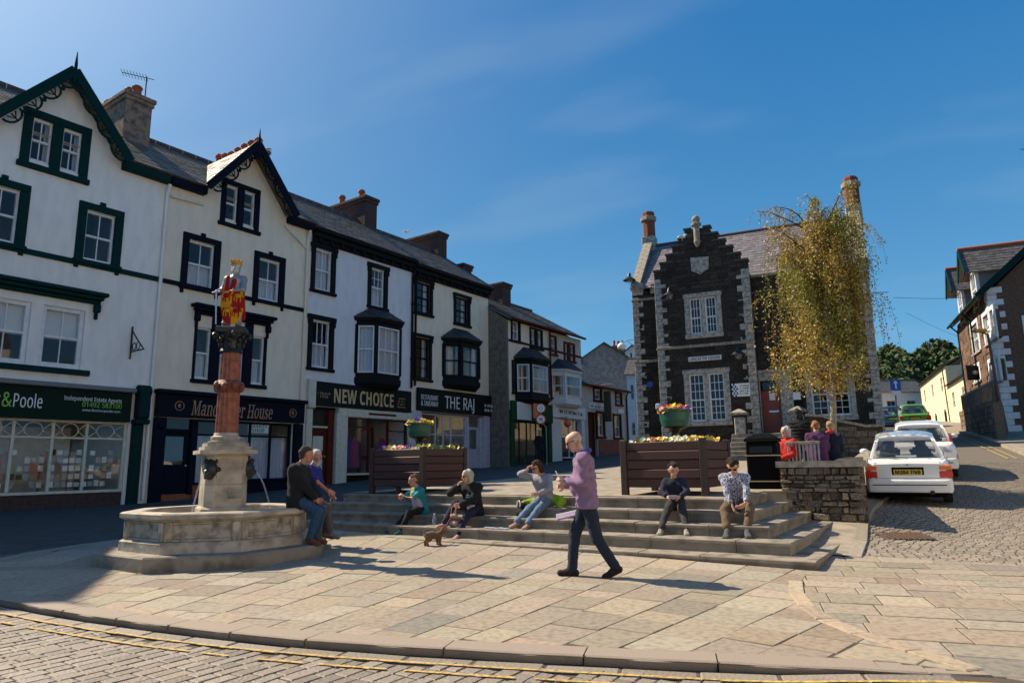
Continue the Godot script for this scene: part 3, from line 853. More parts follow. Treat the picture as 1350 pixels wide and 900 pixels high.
	# window display: cards on hangers, wooden posts, counter
	for i in mx.size():
		var x0: float = mx[i] + 0.12
		for cx in 5:
			for cy in 5:
				if rng.randf() < 0.25: continue
				var k := bx(sf, "display_card", [M.sign_white, M.cream_paint, M.galvanised, M.letter_copper, M.shop_green][[0, 0, 1, 1, 2, 2, 3, 4][rng.randi() % 8]], v3(x0 + cx * 0.15, 1.0 + cy * 0.2, -0.42), v3(x0 + cx * 0.15 + 0.12, 1.0 + cy * 0.2 + rng.randf_range(0.11, 0.16), -0.415))
				k.set_meta("label", "small property card hung in the window")
	bx(sf, "display_back", M.cream_paint, v3(-5.1, 0.5, -2.6), v3(-0.9, 2.6, -2.5))
	for x in [-3.1, -2.2, -1.55, -4.2]:
		bx(sf, "timber_post", M.letter_copper, v3(x, 0.45, -0.95), v3(x + 0.16, 1.9, -0.8), 0.02)
	fascia(h, -5.4, 2.66, f0.x, 3.44, 0.02, 0.14, M.sign_green)
	bx(h, "fascia_cornice", M.lead, v3(-5.45, 3.441, 0), v3(f0.x + 0.05, 3.56, 0.3), 0.02)
	sign_text(h, fr, "Poole", 17, 527, 55, 530, 0.165, 0.32, M.letter_white)
	sign_text(h, fr, "&", 2, 526, 15, 527, 0.165, 0.34, M.letter_lime)
	sign_text(h, fr, "Fletcher", -52, 523, -1, 526, 0.165, 0.32, M.letter_white)
	sign_text(h, fr, "Independent Estate Agents", 84, 525, 160, 528, 0.165, 0.105, M.letter_white)
	sign_text(h, fr, "01492 583100", 108, 533.5, 160, 535, 0.165, 0.125, M.letter_lime)
	sign_text(h, fr, "www.fletcherpoole.com", 108, 541, 158, 542, 0.165, 0.06, M.letter_white)
	var pl0 := on_frame(fr, 169, 600).x
	var pl1 := on_frame(fr, 186, 600).x
	bx(h, "pilaster", M.green_paint, v3(pl0, 0.3, 0), v3(pl1 - 0.06, 2.62, 0.14), 0.02)
	var cb := MB.new()
	cb.cbox(v3(pl0 - 0.02, 2.621, 0), v3(pl1 + 0.02, 2.75, 0.3), 0.02); cb.cbox(v3(pl0 + 0.02, 2.751, 0), v3(pl1 - 0.02, 3.5, 0.36), 0.05)
	cb.tube([v3(pl0 + 0.02, 3.5, 0.18), v3(pl1 - 0.02, 3.5, 0.18)], 0.18, 14)
	obj("corbel", cb, M.green_paint, h)
	# scroll bracket for a hanging sign
	var br := MB.new()
	var bp := on_frame(fr, 172, 452)
	br.tube([bp + v3(0, 0.45, 0.03), bp + v3(0, -0.45, 0.03)], 0.025, 6)
	br.tube([bp + v3(0, -0.25, 0.03), bp + v3(0, -0.25, 0.75)], 0.02, 6)
	br.tube([bp + v3(0, 0.35, 0.03), bp + v3(0, 0.1, 0.3), bp + v3(0, -0.22, 0.7)], 0.018, 6)
	for q in [0.2, 0.42]:
		var arc := []
		for j in 12: arc.append(bp + v3(0, -0.12 + 0.1 * cos(j * 0.6), q + 0.1 * sin(j * 0.6)))
		br.tube(arc, 0.013, 5)
	obj("sign_bracket", br, M.black_iron, h)
	b = MB.new()
	wall_holes(b, -5.7, -0.4, 0.0, 9.9, holes)
	obj("wall", b, M.white_wall, h)
	shell(h, -5.7, 0.0, -0.4, 9.9, 6.5, [0.46, 3.5, 6.6], M.white_wall)
	pitched_roof(h, -5.7, 0.0, 9.88, 12.25, 0.3, -3.0, -6.6, SLATE, gable_cut(tc))
	gable(h, tc, 1.42, 9.9, 11.7, M.white_wall, M.green_paint, SLATE, 0.71, 0.35, [top])
	for q in [[-5.68, tc - 1.5], [tc + 1.5, -0.02]]: bx(h, "eaves_board", M.green_paint, v3(q[0], 9.62, 0.0), v3(q[1], 9.86, 0.26), 0.02)
	chimney(h, -0.5, 0.32, -4.4, -2.0, 10.8, 13.15, M.chimney_render, 5)
	aerial(h, v3(0.2, 13.05, -2.3), fr.basis.inverse() * v3(-0.9, 0.1, 0.3))
	pipe(h, [v3(-0.02, 9.6, 0.2), v3(-0.02, 9.3, 0.07), v3(-0.02, 0.6, 0.07)], M.white_wall)
	# --- cream house with blue-black trim
	h = house_at("cream_gabled_house", "cream house with blue-black trim and gable above the navy charity shop", fr)
	holes = []
	tc = on_frame(fr, 330, 197).x
	ra = rect(fr, 298.3, 242.8, 311.7, 293.6)
	rb = rect(fr, 322.5, 250.6, 334.4, 300.6)
	top = [ra[0], (ra[1] + rb[1]) * 0.5, rb[2], (ra[3] + rb[3]) * 0.5]
	half = (top[2] - top[0]) * 0.5 - 0.1
	ww = []
	for r in [[top[0], top[1], top[0] + half, top[3]], [top[2] - half, top[1], top[2], top[3]]]:
		window(h, r, {"fm": M.white_paint, "style": "none", "curtain": "none", "cols": 1}); holes.append(r); ww.append(r)
	s = MB.new()
	s.cbox(v3(top[0] - 0.16, top[1] - 0.1, -0.05), v3(top[0] + 0.01, top[3] + 0.01, 0.05), 0.01); s.cbox(v3(top[2] - 0.01, top[1] - 0.1, -0.05), v3(top[2] + 0.16, top[3] + 0.01, 0.05), 0.01)
	s.cbox(v3(top[0] + half - 0.01, top[1] - 0.1, -0.05), v3(top[2] - half + 0.01, top[3] + 0.01, 0.05), 0.01)
	s.cbox(v3(top[0] - 0.16, top[3] + 0.011, -0.05), v3(top[2] + 0.16, top[3] + 0.17, 0.053), 0.01); s.cbox(v3(top[0] - 0.22, top[1] - 0.22, -0.05), v3(top[2] + 0.22, top[1] - 0.101, 0.1), 0.01)
	obj("window_surround", s, M.navy_paint, h)
	for r in [rect(fr, 248.9, 315, 279.4, 382.5), rect(fr, 341.4, 338.9, 366.9, 399.2)]:
		window(h, r, {"fm": M.white_paint, "sm": M.navy_paint, "style": "ears", "sw": 0.19, "curtain": "net"}); holes.append(r)
	var t1r := rect(fr, 259.3, 430.3, 274.4, 501)
	var t3r := rect(fr, 331.8, 441.5, 346, 506.6)
	var w1: float = t1r[2] - t1r[0]
	var mid3: float = (t1r[0] + t3r[2]) * 0.5
	var y0: float = (t1r[1] + t3r[1]) * 0.5
	var y1: float = (t1r[3] + t3r[3]) * 0.5
	s = MB.new()
	for r in [[t1r[0], y0, t1r[2], y1], [mid3 - 0.42, y0, mid3 + 0.42, y1], [t3r[2] - w1, y0, t3r[2], y1]]:
		window(h, r, {"fm": M.white_paint, "style": "none", "curtain": "net", "cols": 1}); holes.append(r)
	for q in [[t1r[2], mid3 - 0.42], [mid3 + 0.42, t3r[2] - w1]]: s.cbox(v3(q[0] - 0.01, y0 - 0.02, -0.05), v3(q[1] + 0.01, y1 + 0.35, 0.06), 0.01)
	for q in [t1r[0] - 0.07, t3r[2] - 0.01]: s.cbox(v3(q, y0 - 0.02, -0.05), v3(q + 0.08, y1 + 0.02, 0.04), 0.01)
	s.cbox(v3(t1r[0] - 0.1, y0 - 0.14, -0.05), v3(t3r[2] + 0.1, y0 - 0.021, 0.1), 0.01)
	obj("window_surround", s, M.navy_paint, h)
	shelf(h, t1r[0] - 0.12, t3r[2] + 0.12, y1 + 0.46, M.navy_paint)
	bx(h, "string_course", M.navy_paint, v3(0.08, 6.68, 0), v3(5.08, 6.81, 0.06), 0.01)
	fascia(h, 0.12, 2.86, 5.08, 3.5, 0.02, 0.16, M.navy_paint)
	bx(h, "fascia_cornice", M.navy_paint, v3(0.08, 3.501, 0), v3(5.12, 3.62, 0.3), 0.02)
	sign_text(h, fr, "Manchester House", 253, 538, 359, 544, 0.185, 0.42, M.letter_copper, "Droid Serif", false, true)
	for x in [0.75, 4.6]:
		var rg := MB.new()
		var arc := []
		for j in 17: arc.append(v3(x + 0.13 * cos(TAU * j / 16), 3.18 + 0.13 * sin(TAU * j / 16), 0.19))
		rg.tube(arc, 0.012, 5)
		rg.ball(v3(x, 3.18, 0.185), v3(0.05, 0.07, 0.01), 6, 5)
		obj("sign_roundel", rg, M.letter_copper, h)
	for x in [0.12, 4.75]:
		bx(h, "pilaster", M.navy_paint, v3(x, 0.3, 0), v3(x + 0.33, 2.84, 0.15), 0.02)
		var bo := MB.new()
		bo.ball(v3(x + 0.165, 2.6, 0.15), v3(0.1, 0.1, 0.04), 12, 6)
		obj("pilaster_boss", bo, M.navy_paint, h)
	var dr := rect(fr, 214, 572, 229, 646)
	holes.append([0.46, 0.4, 4.74, 2.84])
	bx(h, "doorway_floor", M.brick, v3(0.46, 0.35, -1.2), v3(2.0, 0.72, -0.1))
	door(h, [dr[0], 0.74, dr[0] + 0.85, 2.45], M.navy_paint, 1.0, -0.12)
	bx(h, "door_frame", M.navy_paint, v3(dr[0] + 0.86, 0.7, -0.2), v3(dr[0] + 1.0, 2.84, -0.02), 0.01)
	bx(h, "overdoor", M.navy_paint, v3(0.46, 2.46, -0.2), v3(dr[0] + 0.85, 2.54, -0.05), 0.01)
	var fan := MB.new()
	fan.quad(v3(0.46, 2.54, -0.12), v3(0.46, 2.84, -0.12), v3(dr[0] + 0.86, 2.84, -0.12), v3(dr[0] + 0.86, 2.54, -0.12))
	obj("fanlight", fan, M.shop_glass, h)
	var wx0: float = dr[0] + 1.0
	var s1 := shopfront(h, [wx0, 0.45, wx0 + 0.95, 2.84], 0.5, 2.4, [], M.navy_paint, M.brick)
	var s2 := shopfront(h, [wx0 + 0.96, 0.4, 4.74, 2.84], 0.62, 2.4, [on_frame(fr, 330, 600).x, on_frame(fr, 357, 600).x], M.navy_paint, M.navy_paint)
	var vb := MB.new()
	sheet_wavy(vb, wx0 + 0.1, 1.0, wx0 + 0.85, 2.38, -0.25, 0.02, 0.13)
	obj("vertical_blind", vb, M.net, s1)
	bx(s1, "poster", M.sign_white, v3(wx0 + 0.3, 1.35, -0.19), v3(wx0 + 0.6, 2.1, -0.185))
	vb = MB.new()
	sheet_wavy(vb, wx0 + 1.05, 1.05, 4.66, 2.38, -0.25, 0.02, 0.13)
	obj("vertical_blind", vb, M.net, s2)
	var po := rect(fr, 330.5, 557, 357, 571)
	bx(s2, "poster", M.sign_white, v3(po[0], po[1], -0.145), v3(po[2], po[3], -0.14))
	mat("letter_teal", lin(0.01, 0.12, 0.08), 0.6)
	for q in [["CHARITY", 0.72], ["SHOP", 0.26]]: text(s2, q[0], (po[3] - po[1]) * 0.38, M.letter_teal, v3((po[0] + po[2]) * 0.5, lerpf(po[1], po[3], q[1]), -0.134), "Droid Serif", (po[2] - po[0]) * (0.85 if q[0] == "CHARITY" else 0.6), true)
	b = MB.new()
	wall_holes(b, 0.001, -0.3, 5.2, 9.9, holes)
	obj("wall", b, M.cream_wall, h)
	shell(h, 0.001, 5.2, -0.3, 9.9, 6.5, [0.7, 3.6, 6.6], M.cream_wall)
	pitched_roof(h, 0.001, 5.2, 9.88, 12.22, 0.3, -3.0, -6.6, SLATE, gable_cut(tc))
	gable(h, tc, 1.45, 9.9, 11.75, M.cream_wall, M.navy_paint, Color(0.19, 0.17, 0.15), 0.71, 0.45, [top])
	for q in [[0.02, tc - 1.5], [tc + 1.5, 5.18]]: bx(h, "eaves_board", M.navy_paint, v3(q[0], 9.64, 0.0), v3(q[1], 9.86, 0.26), 0.02)
	chimney(h, 4.5, 5.1, -5.8, -2.7, 10.0, 13.45, M.chimney_render, 7)
	pipe(h, [v3(tc + 1.4, 9.5, 0.12), v3(4.95, 8.95, 0.07)], M.cream_wall, 0.035)
	pipe(h, [v3(1.1, 9.35, 0.07), v3(0.1, 9.3, 0.07)], M.cream_wall, 0.035)
	pipe(h, [v3(5.0, 9.6, 0.2), v3(5.0, 9.3, 0.07), v3(5.0, 0.7, 0.07)], M.cream_wall)
	# --- New Choice and The Raj: a pair under one long roof
	var NCF := {"fm": M.white_paint, "sm": M.black_paint, "style": "hood", "sw": 0.17}
	h = house_at("grey_white_house", "grey-white house with black trim above the clothes shop with gold lettering", fr)
	holes = []
	for q in [[415.7, 326.3, 436, 385.9, 2], [489.2, 352, 506, 406.2, 3]]:
		var r := rect(fr, q[0], q[1], q[2], q[3])
		var oo := NCF.duplicate()
		oo.merge({"cols": q[4], "rt": 2 if q[4] == 3 else 1, "curtain": "full" if q[4] == 2 else "net"})
		window(h, r, oo); holes.append(r)
	var rr := rect(fr, 411.5, 420.5, 433.2, 486.2)
	var oo := NCF.duplicate()
	oo.merge({"cols": 3, "rt": 1, "curtain": "net"})
	window(h, rr, oo); holes.append(rr)
	var fa := on_frame(fr, 499, 460, 0.55)
	var fb := on_frame(fr, 524, 460, 0.55)
	var bt := on_frame(fr, 511, 426, 0.5).y
	var bb := on_frame(fr, 511, 503, 0.5).y
	oriel(h, (fa.x + fb.x) * 0.5, fb.x - fa.x + 0.25, bb + 0.05, bt, 0.55, 0.5, M.black_paint, M.white_paint, 1, 0.5, "full", 3)
	holes.append([fa.x - 0.1, bb + 0.2, fb.x + 0.1, bt - 0.1])
	var ns := rect(fr, 414.4, 502, 539, 543)
	fascia(h, ns[0], 3.5, ns[2], 4.34, 0.02, 0.12, M.sign_black)
	sign_text(h, fr, "NEW CHOICE", 440, 520.5, 518.5, 530, 0.145, 0.50, M.letter_gold, "Droid Sans", true)
	marks(h, fr, 419, 517.5, 436.5, 519.3, 0.145, 0.1, M.letter_copper)
	marks(h, fr, 422, 522, 433.5, 523.3, 0.145, 0.12, M.letter_copper)
	for k in 4: marks(h, fr, 525.5 - k * 0.7, 525 + k * 3.6, 533.5, 526 + k * 3.6, 0.145, 0.08, M.letter_copper)
	bx(h, "fascia_end", M.cream_paint, v3(5.25, 3.4, 0), v3(ns[0] - 0.02, 4.4, 0.16), 0.02)
	bx(h, "cream_frieze", M.cream_paint, v3(6.6, 3.18, -0.1), v3(10.2, 3.48, 0.12), 0.02)
	bx(h, "fascia_brace", M.brown_paint, v3(8.0, 3.3, 0.12), v3(9.4, 3.38, 0.14))
	holes.append([5.4, 0.5, 10.2, 3.48])
	bx(h, "pilaster", M.cream_paint, v3(5.25, 0.4, -0.1), v3(5.5, 3.39, 0.08), 0.015)
	var d2 := rect(fr, 407, 557, 425, 612)
	door(h, [5.55, 1.0, 6.25, 2.75], M.brown_paint, 0.0, -0.12)
	for q in [0.25, 0.7]: bx(h, "door_panel", M.cream_paint, v3(5.68, 1.0 + q * 1.75 - 0.25, -0.125), v3(6.12, 1.0 + q * 1.75 + 0.25, -0.115))
	var fl := MB.new()
	fl.quad(v3(5.55, 2.8, -0.14), v3(5.55, 3.4, -0.14), v3(6.25, 3.4, -0.14), v3(6.25, 2.8, -0.14))
	obj("fanlight", fl, M.shop_glass, h)
	bx(h, "door_frame", M.cream_paint, v3(5.5, 2.75, -0.2), v3(6.3, 2.82, -0.06), 0.01)
	bx(h, "door_frame", M.brown_paint, v3(6.26, 0.6, -0.2), v3(6.5, 3.4, -0.02), 0.01)
	bx(h, "pilaster", M.cream_paint, v3(6.55, 0.6, -0.1), v3(7.05, 3.3, 0.1), 0.02)
	var mm := [8.2, 8.55, 9.3]
	var s3 := shopfront(h, [7.06, 0.6, 8.2, 3.2], 0.55, 2.85, [], M.brown_paint, M.black_paint, -0.05)
	var s4 := shopfront(h, [9.1, 0.6, 10.15, 3.2], 0.55, 2.75, [], M.brown_paint, M.black_paint, -0.05)
	bx(h, "window_ledge", M.cream_paint, v3(7.0, 1.12, -0.05), v3(8.25, 1.19, 0.15), 0.01)
	door(h, [8.3, 0.9, 9.05, 2.9], M.brown_paint, 2.0, -0.7)
	bx(h, "pilaster", M.cream_paint, v3(10.16, 0.6, -0.1), v3(10.38, 3.49, 0.1), 0.02)
	b = MB.new()
	wall_holes(b, 5.201, -0.2, 10.33, 9.6, holes)
	obj("wall", b, M.grey_white_wall, h)
	shell(h, 5.201, 10.33, -0.2, 9.6, 6.5, [0.9, 4.1, 6.9, 9.3], M.grey_white_wall)
	# clothes on rails inside and at the door
	for q in [[7.3, -0.5, s3], [7.6, -0.55, s3], [7.9, -0.5, s3], [9.3, -0.5, s4], [9.6, -0.55, s4], [9.9, -0.5, s4]]:
		var cl := MB.new()
		garment(cl, v3(q[0], 2.5, q[1]), 1.1)
		obj("garment", cl, cloth([lin(0.3, 0.05, 0.12), lin(0.05, 0.08, 0.3), lin(0.4, 0.35, 0.3), lin(0.1, 0.1, 0.12), lin(0.35, 0.1, 0.25)][rng.randi() % 5]), q[2])
	var BLK := Color(0.10, 0.095, 0.088)
	pitched_roof(h, 5.201, 10.33, 9.78, 12.15, 0.35, -3.0, -6.6, BLK)
	cornice(h, 5.21, 10.33, 9.3, 9.76)
	chimney(h, 9.75, 10.45, -4.9, -2.3, 10.7, 13.1, M.dark_brick, 2)
	pipe(h, [v3(10.3, 9.4, 0.2), v3(10.3, 9.1, 0.07), v3(10.3, 4.5, 0.07)], M.black_paint)
	h = house_at("curry_house", "cream house with black sashes and oriel above a black restaurant sign", fr)
	holes = []
	var RJF := {"fm": M.black_paint, "sm": M.black_paint, "style": "hood", "sw": 0.14, "rt": 2, "rb": 2, "curtain": "drape"}
	for q in [[549, 370, 567, 415], [600.5, 390, 617, 429], [547, 443, 565.5, 500]]:
		var r := rect(fr, q[0], q[1], q[2], q[3])
		window(h, r, RJF); holes.append(r)
	fa = on_frame(fr, 612, 475, 0.55)
	fb = on_frame(fr, 629, 475, 0.55)
	bt = on_frame(fr, 620, 452, 0.5).y
	bb = on_frame(fr, 620, 506, 0.5).y
	oriel(h, (fa.x + fb.x) * 0.5 - 0.05, fb.x - fa.x + 0.35, bb + 0.05, bt, 0.55, 0.55, M.black_paint, M.black_paint, 1, 0.55, "drape", 2)
	holes.append([fa.x - 0.1, bb + 0.2, fb.x + 0.1, bt - 0.1])
	var rs := rect(fr, 548.3, 509.4, 651.4, 551)
	fascia(h, 10.6, 3.62, 15.5, 4.55, 0.05, 0.12, M.sign_black)
	sign_text(h, fr, "THE RAJ", 587, 530, 625.5, 534, 0.175, 0.52, M.letter_white)
	sign_text(h, fr, "RESTAURANT", 555, 523, 577.5, 525, 0.175, 0.2, M.letter_white)
	sign_text(h, fr, "& TAKEAWAY", 555, 531, 577.5, 533, 0.175, 0.2, M.letter_white)
	marks(h, fr, 639, 534, 648, 535, 0.175, 0.18, M.letter_white)
	marks(h, fr, 639, 540, 648, 541, 0.175, 0.18, M.letter_white)
	holes.append([10.7, 0.6, 15.3, 3.6])
	mat("lilac_paint", lin(0.52, 0.50, 0.56), 0.5, {"tex": "soft", "scale": 0.9})
	bx(h, "pilaster", M.lilac_paint, v3(10.36, 0.6, -0.1), v3(10.9, 3.6, 0.1), 0.02)
	bx(h, "pilaster", M.lilac_paint, v3(15.05, 0.6, -0.1), v3(15.45, 3.6, 0.1), 0.02)
	var s5 := shopfront(h, [10.95, 0.8, 13.9, 3.55], 0.75, 2.7, [11.9, 12.4, 12.9], M.lilac_paint, M.black_paint)
	door(h, [14.1, 1.3, 14.85, 3.1], M.lilac_paint, 1.0, -0.12)
	bx(h, "door_frame", M.lilac_paint, v3(13.91, 0.7, -0.2), v3(14.08, 3.55, -0.03), 0.01)
	bx(h, "door_frame", M.lilac_paint, v3(14.87, 0.7, -0.2), v3(15.04, 3.55, -0.03), 0.01)
	fl = MB.new()
	fl.quad(v3(14.1, 3.12, -0.14), v3(14.1, 3.55, -0.14), v3(14.87, 3.55, -0.14), v3(14.87, 3.12, -0.14))
	obj("fanlight", fl, M.shop_glass, h)
	var cu := MB.new()
	sheet_wavy(cu, 11.0, 1.6, 13.8, 2.5, -0.4, 0.03, 0.16)
	obj("curtain", cu, M.interior, s5)
	b = MB.new()
	wall_holes(b, 10.331, -0.1, 15.5, 9.45, holes)
	obj("wall", b, M.cream_wall, h)
	shell(h, 10.331, 15.5, -0.1, 9.45, 6.5, [1.2, 4.3, 6.9, 9.2], M.cream_wall)
	pitched_roof(h, 10.331, 15.55, 9.66, 11.95, 0.35, -3.0, -6.6, BLK)
	cornice(h, 10.331, 15.5, 9.18, 9.64)
	chimney(h, 14.75, 15.4, -5.1, -2.5, 10.6, 12.9, M.dark_brick, 0)
	pipe(h, [v3(10.5, 9.2, 0.2), v3(10.5, 9.0, 0.07), v3(10.5, 4.6, 0.07)], M.black_paint)
	build_far_row(A)
func garment(b: MB, p: Vector3, ln: float):
	var n := 10
	for i in n:
		var a := TAU * i / n
		var c := TAU * (i + 1) / n
		var f := func(t: float, an: float) -> Vector3:
			var w := lerpf(0.2, 0.26, t) + 0.02 * sin(an * 5.0) * t
			return p + v3(cos(an) * w * (0.5 if t < 0.05 else 1.0), -t * ln, sin(an) * 0.07)
		for k in 4: b.quad(f.call(k / 4.0, a), f.call(k / 4.0, c), f.call((k + 1) / 4.0, c), f.call((k + 1) / 4.0, a))
func cornice(house: Node3D, t0: float, t1: float, h0: float, h1: float):
	var b := MB.new()
	b.cbox(v3(t0, h0, 0), v3(t1, h0 + 0.16, 0.1), 0.02); b.cbox(v3(t0, h0 + 0.161, 0), v3(t1, h1 - 0.12, 0.22), 0.02); b.cbox(v3(t0, h1 - 0.119, 0), v3(t1, h1, 0.36), 0.02)
	var n := int((t1 - t0) / 0.5)
	for i in n: b.cbox(v3(lerpf(t0, t1, (i + 0.4) / n), h0 + 0.02, 0.101), v3(lerpf(t0, t1, (i + 0.6) / n), h0 + 0.155, 0.2), 0.01)
	obj("cornice", b, M.black_paint, house)
# ---------- the block that stands forward, and what closes the street behind it ----------
func build_far_row(A: Vector3):
	var n := v3(cos(deg_to_rad(35.3)), 0, sin(deg_to_rad(35.3)))
	var fr := frame_at(A + n * 1.05 * UNIT, 35.3, UNIT)
	var DK := Color(0.10, 0.092, 0.082)
	var tl := on_frame(fr, 670, 440).x
	var tm := on_frame(fr, 723.5, 470).x
	var tr := on_frame(fr, 766.5, 480).x
	for half in 2:
		var h := house_at("forward_house" if half == 0 else "pink_bay_house", "cream house with rough brown gable end above a green shop" if half == 0 else "pale pink house with white bay above a white shop sign", fr)
		var t0 := tl if half == 0 else tm + 0.001
		var t1 := tm if half == 0 else tr
		var holes := []
		var wl: Array = [[674.7, 422, 684.3, 449.5, 1], [699.3, 433.6, 705.5, 458, 1], [708, 436, 713.8, 459.6, 1], [676, 477, 684.3, 517, 1]] if half == 0 else [[725.3, 443.7, 732.5, 466.8, 1], [744, 452.4, 749, 475, 1], [751, 454, 756.7, 476, 1], [726.7, 487, 734, 524, 1]]
		for q in wl:
			var r := rect(fr, q[0], q[1], q[2], q[3])
			window(h, r, {"fm": M.white_paint if half == 1 else M.grey_white_wall, "sm": M.black_paint if half == 0 else M.brown_paint, "style": "plain", "sw": 0.1, "cols": 1, "curtain": "drape"}); holes.append(r)
		var ba := on_frame(fr, 712 if half == 0 else 755, 500, 0.55).x
		var by1 := on_frame(fr, 711 if half == 0 else 754, 477 if half == 0 else 491, 0.5).y
		var by0 := on_frame(fr, 711 if half == 0 else 754, 524 if half == 0 else 529, 0.5).y
		oriel(h, ba, 1.5, by0, by1, 0.55, 0.5, M.black_paint if half == 0 else M.white_paint, M.grey_white_wall if half == 0 else M.white_paint, 1, 0.6, "drape", 2)
		holes.append([ba - 0.6, by0 + 0.2, ba + 0.6, by1 - 0.15])
		var st := on_frame(fr, 690, 452.6).y
		bx(h, "string_course", M.black_paint if half == 0 else M.brown_paint, v3(t0, st - 0.06, 0), v3(t1, st + 0.05, 0.05), 0.01)
		var g0 := 1.3 if half == 0 else 1.6
		holes.append([t0 + 0.25, g0 - 0.2, t1 - 0.25, 3.95])
		var fm: Material = M.shop_green if half == 0 else M.white_paint
		bx(h, "pilaster", fm, v3(t0, 1.0, -0.1), v3(t0 + 0.3, 3.9, 0.1), 0.02)
		bx(h, "pilaster", fm, v3(t1 - 0.35, 1.0, -0.1), v3(t1 - 0.01, 3.9, 0.1), 0.02)
		fascia(h, t0, 3.4 if half == 0 else 3.7, t1, 4.3, 0.05, 0.12, fm)
		if half == 0:
			bx(h, "panel_sign", M.sign_white, v3(t0 + 0.35, 3.45, 0.18), v3(t0 + 1.5, 4.25, 0.22), 0.01)
			bx(h, "panel_sign", M.orange_sign, v3(t0 + 1.0, 3.5, 0.6), v3(t0 + 1.45, 4.2, 0.68), 0.15)
			shopfront(h, [t0 + 0.3, 1.2, t1 - 0.35, 3.4], 0.2, 0.0, [t0 + 0.9, t0 + 1.5, t0 + 2.3], M.shop_green, M.shop_green)
		else:
			marks(h, fr, 738, 541, 767, 546, 0.18, 0.22, M.letter_black)
			shopfront(h, [t0 + 1.0, 1.4, t1 - 0.35, 3.7], 0.3, 2.9, [t0 + 1.9, t0 + 2.4], M.white_paint, M.black_paint)
			bx(h, "shutter_panel", M.white_paint, v3(t0 + 0.3, 1.2, -0.08), v3(t0 + 0.98, 3.7, 0.05), 0.02)
			var rd := MB.new()
			rd.ball(v3(t0 + 0.55, 3.4, 0.65), v3(0.35, 0.2, 0.04), 14, 6); rd.tube([v3(t0 + 0.55, 3.7, 0.05), v3(t0 + 0.55, 3.7, 0.65), v3(t0 + 0.55, 3.5, 0.65)], 0.02, 6)
			obj("hanging_sign", rd, M.orange_sign, h)
		var b := MB.new()
		wall_holes(b, t0, 0.3, t1, 8.05, holes)
		obj("wall", b, M.pink_wall if half == 1 else M.cream_wall, h)
		shell(h, t0, t1, 0.3, 8.0, 6.5, [1.35, 4.4, 6.4], M.roughcast)
		if half == 0:
			b = MB.new()
			b.prism(PackedVector2Array([v2(-6.5, 0.3), v2(0.0, 0.3), v2(0.0, 8.05), v2(-3.2, 10.1), v2(-6.5, 8.05)]), 0, 0.12)
			var e := obj("gable_end", b, M.roughcast, h)
			e.transform = Transform3D(Basis(v3(0, 0, 1), Vector3.UP, v3(-1, 0, 0)), v3(t0, 0, 0))
		pitched_roof(h, t0 - (0.15 if half == 0 else 0.0), t1, 8.1, 10.1, 0.3, -3.2, -6.6, DK)
		gutter(h, v3(t0, 8.08, 0.3), v3(t1, 8.08, 0.3), M.brown_paint)
		if half == 0: chimney(h, t0 - 0.1, t0 + 0.55, -5.6, -2.6, 9.3, 11.25, M.dark_brick, 0)
		else: chimney(h, tm - 0.3, tm + 0.45, -5.0, -2.6, 9.0, 11.0, M.dark_brick, 0)
		if half == 1: pipe(h, [v3(tm, 8.0, 0.1), v3(tm, 4.5, 0.1)], M.brown_paint)
	# low building with red base
	var c := house_at("low_red_house", "low buff cottage with dark red base and slate roof", fr)
	var q0 := tr + 0.02
	var q1 := on_frame(fr, 827, 560).x
	var ho := []
	for q in [[783, 512, 792.5, 527.5], [812, 519, 819, 533], [787, 544.5, 796.5, 575], [809, 548, 818.5, 576.5]]:
		var r := rect(fr, q[0], q[1], q[2], q[3])
		window(c, r, {"fm": M.white_paint, "sm": M.brown_paint, "style": "plain", "sw": 0.13, "cols": 2, "curtain": "none"}); ho.append(r)
	var ev := on_frame(fr, 800, 513).y
	var dd := [q0 + 0.5, 1.7, q0 + 1.5, 4.2]
	ho.append(dd)
	door(c, [q0 + 0.5, 1.75, q0 + 1.5, 4.2], M.brown_paint, 0.0, -0.15)
	var k := MB.new()
	wall_holes(k, q0, 0.5, q1, ev, ho)
	obj("wall", k, M.pink_wall, c)
	shell(c, q0, q1, 0.5, ev, 6.0, [1.8, 4.9], M.grey_render)
	bx(c, "painted_base", M.red_render, v3(q0 + 1.6, 1.0, 0.0), v3(q1, 2.75, 0.04), 0.01)
	pitched_roof(c, q0, q1 + 0.1, ev, ev + 2.2, 0.3, -3.0, -6.0, DK)
	gutter(c, v3(q0, ev, 0.3), v3(q1, ev, 0.3), M.brown_paint)
	pipe(c, [v3(q1 - 0.1, ev, 0.2), v3(q1 - 0.1, ev - 0.3, 0.07), v3(q1 - 0.1, 1.5, 0.07)], M.brown_paint)
	var sg := rect(fr, 775, 530, 800, 541)
	bx(c, "panel_sign", M.sign_white, v3(sg[0], sg[1], 0.01), v3(sg[2], sg[3], 0.06), 0.01)
	marks(c, fr, 778, 534, 797, 537.5, 0.065, 0.18, M.letter_copper)
	sg = rect(fr, 814, 539, 821.5, 545)
	bx(c, "panel_sign", M.sign_white, v3(sg[0], sg[1], 0.01), v3(sg[2], sg[3], 0.06), 0.01)
	var hs := on_frame(fr, 807, 535, 0.7)
	var hb := MB.new()
	hb.cbox(hs + v3(-0.05, -0.85, -0.5), hs + v3(0.05, 0.85, -0.05), 0.03)
	hb.tube([hs + v3(0, 1.2, -0.7), hs + v3(0, 1.2, 0.15)], 0.03, 6)
	var hso := obj("hanging_sign", hb, mat("ochre_sign", lin(0.17, 0.10, 0.035), 0.6, {"tex": "stain", "scale": 1.5}), c)
	hso.set_meta("label", "ochre hanging board on a bracket")
	# grey gable house behind, and white house beside the hall
	var gz := at_d(800, 500, 70)
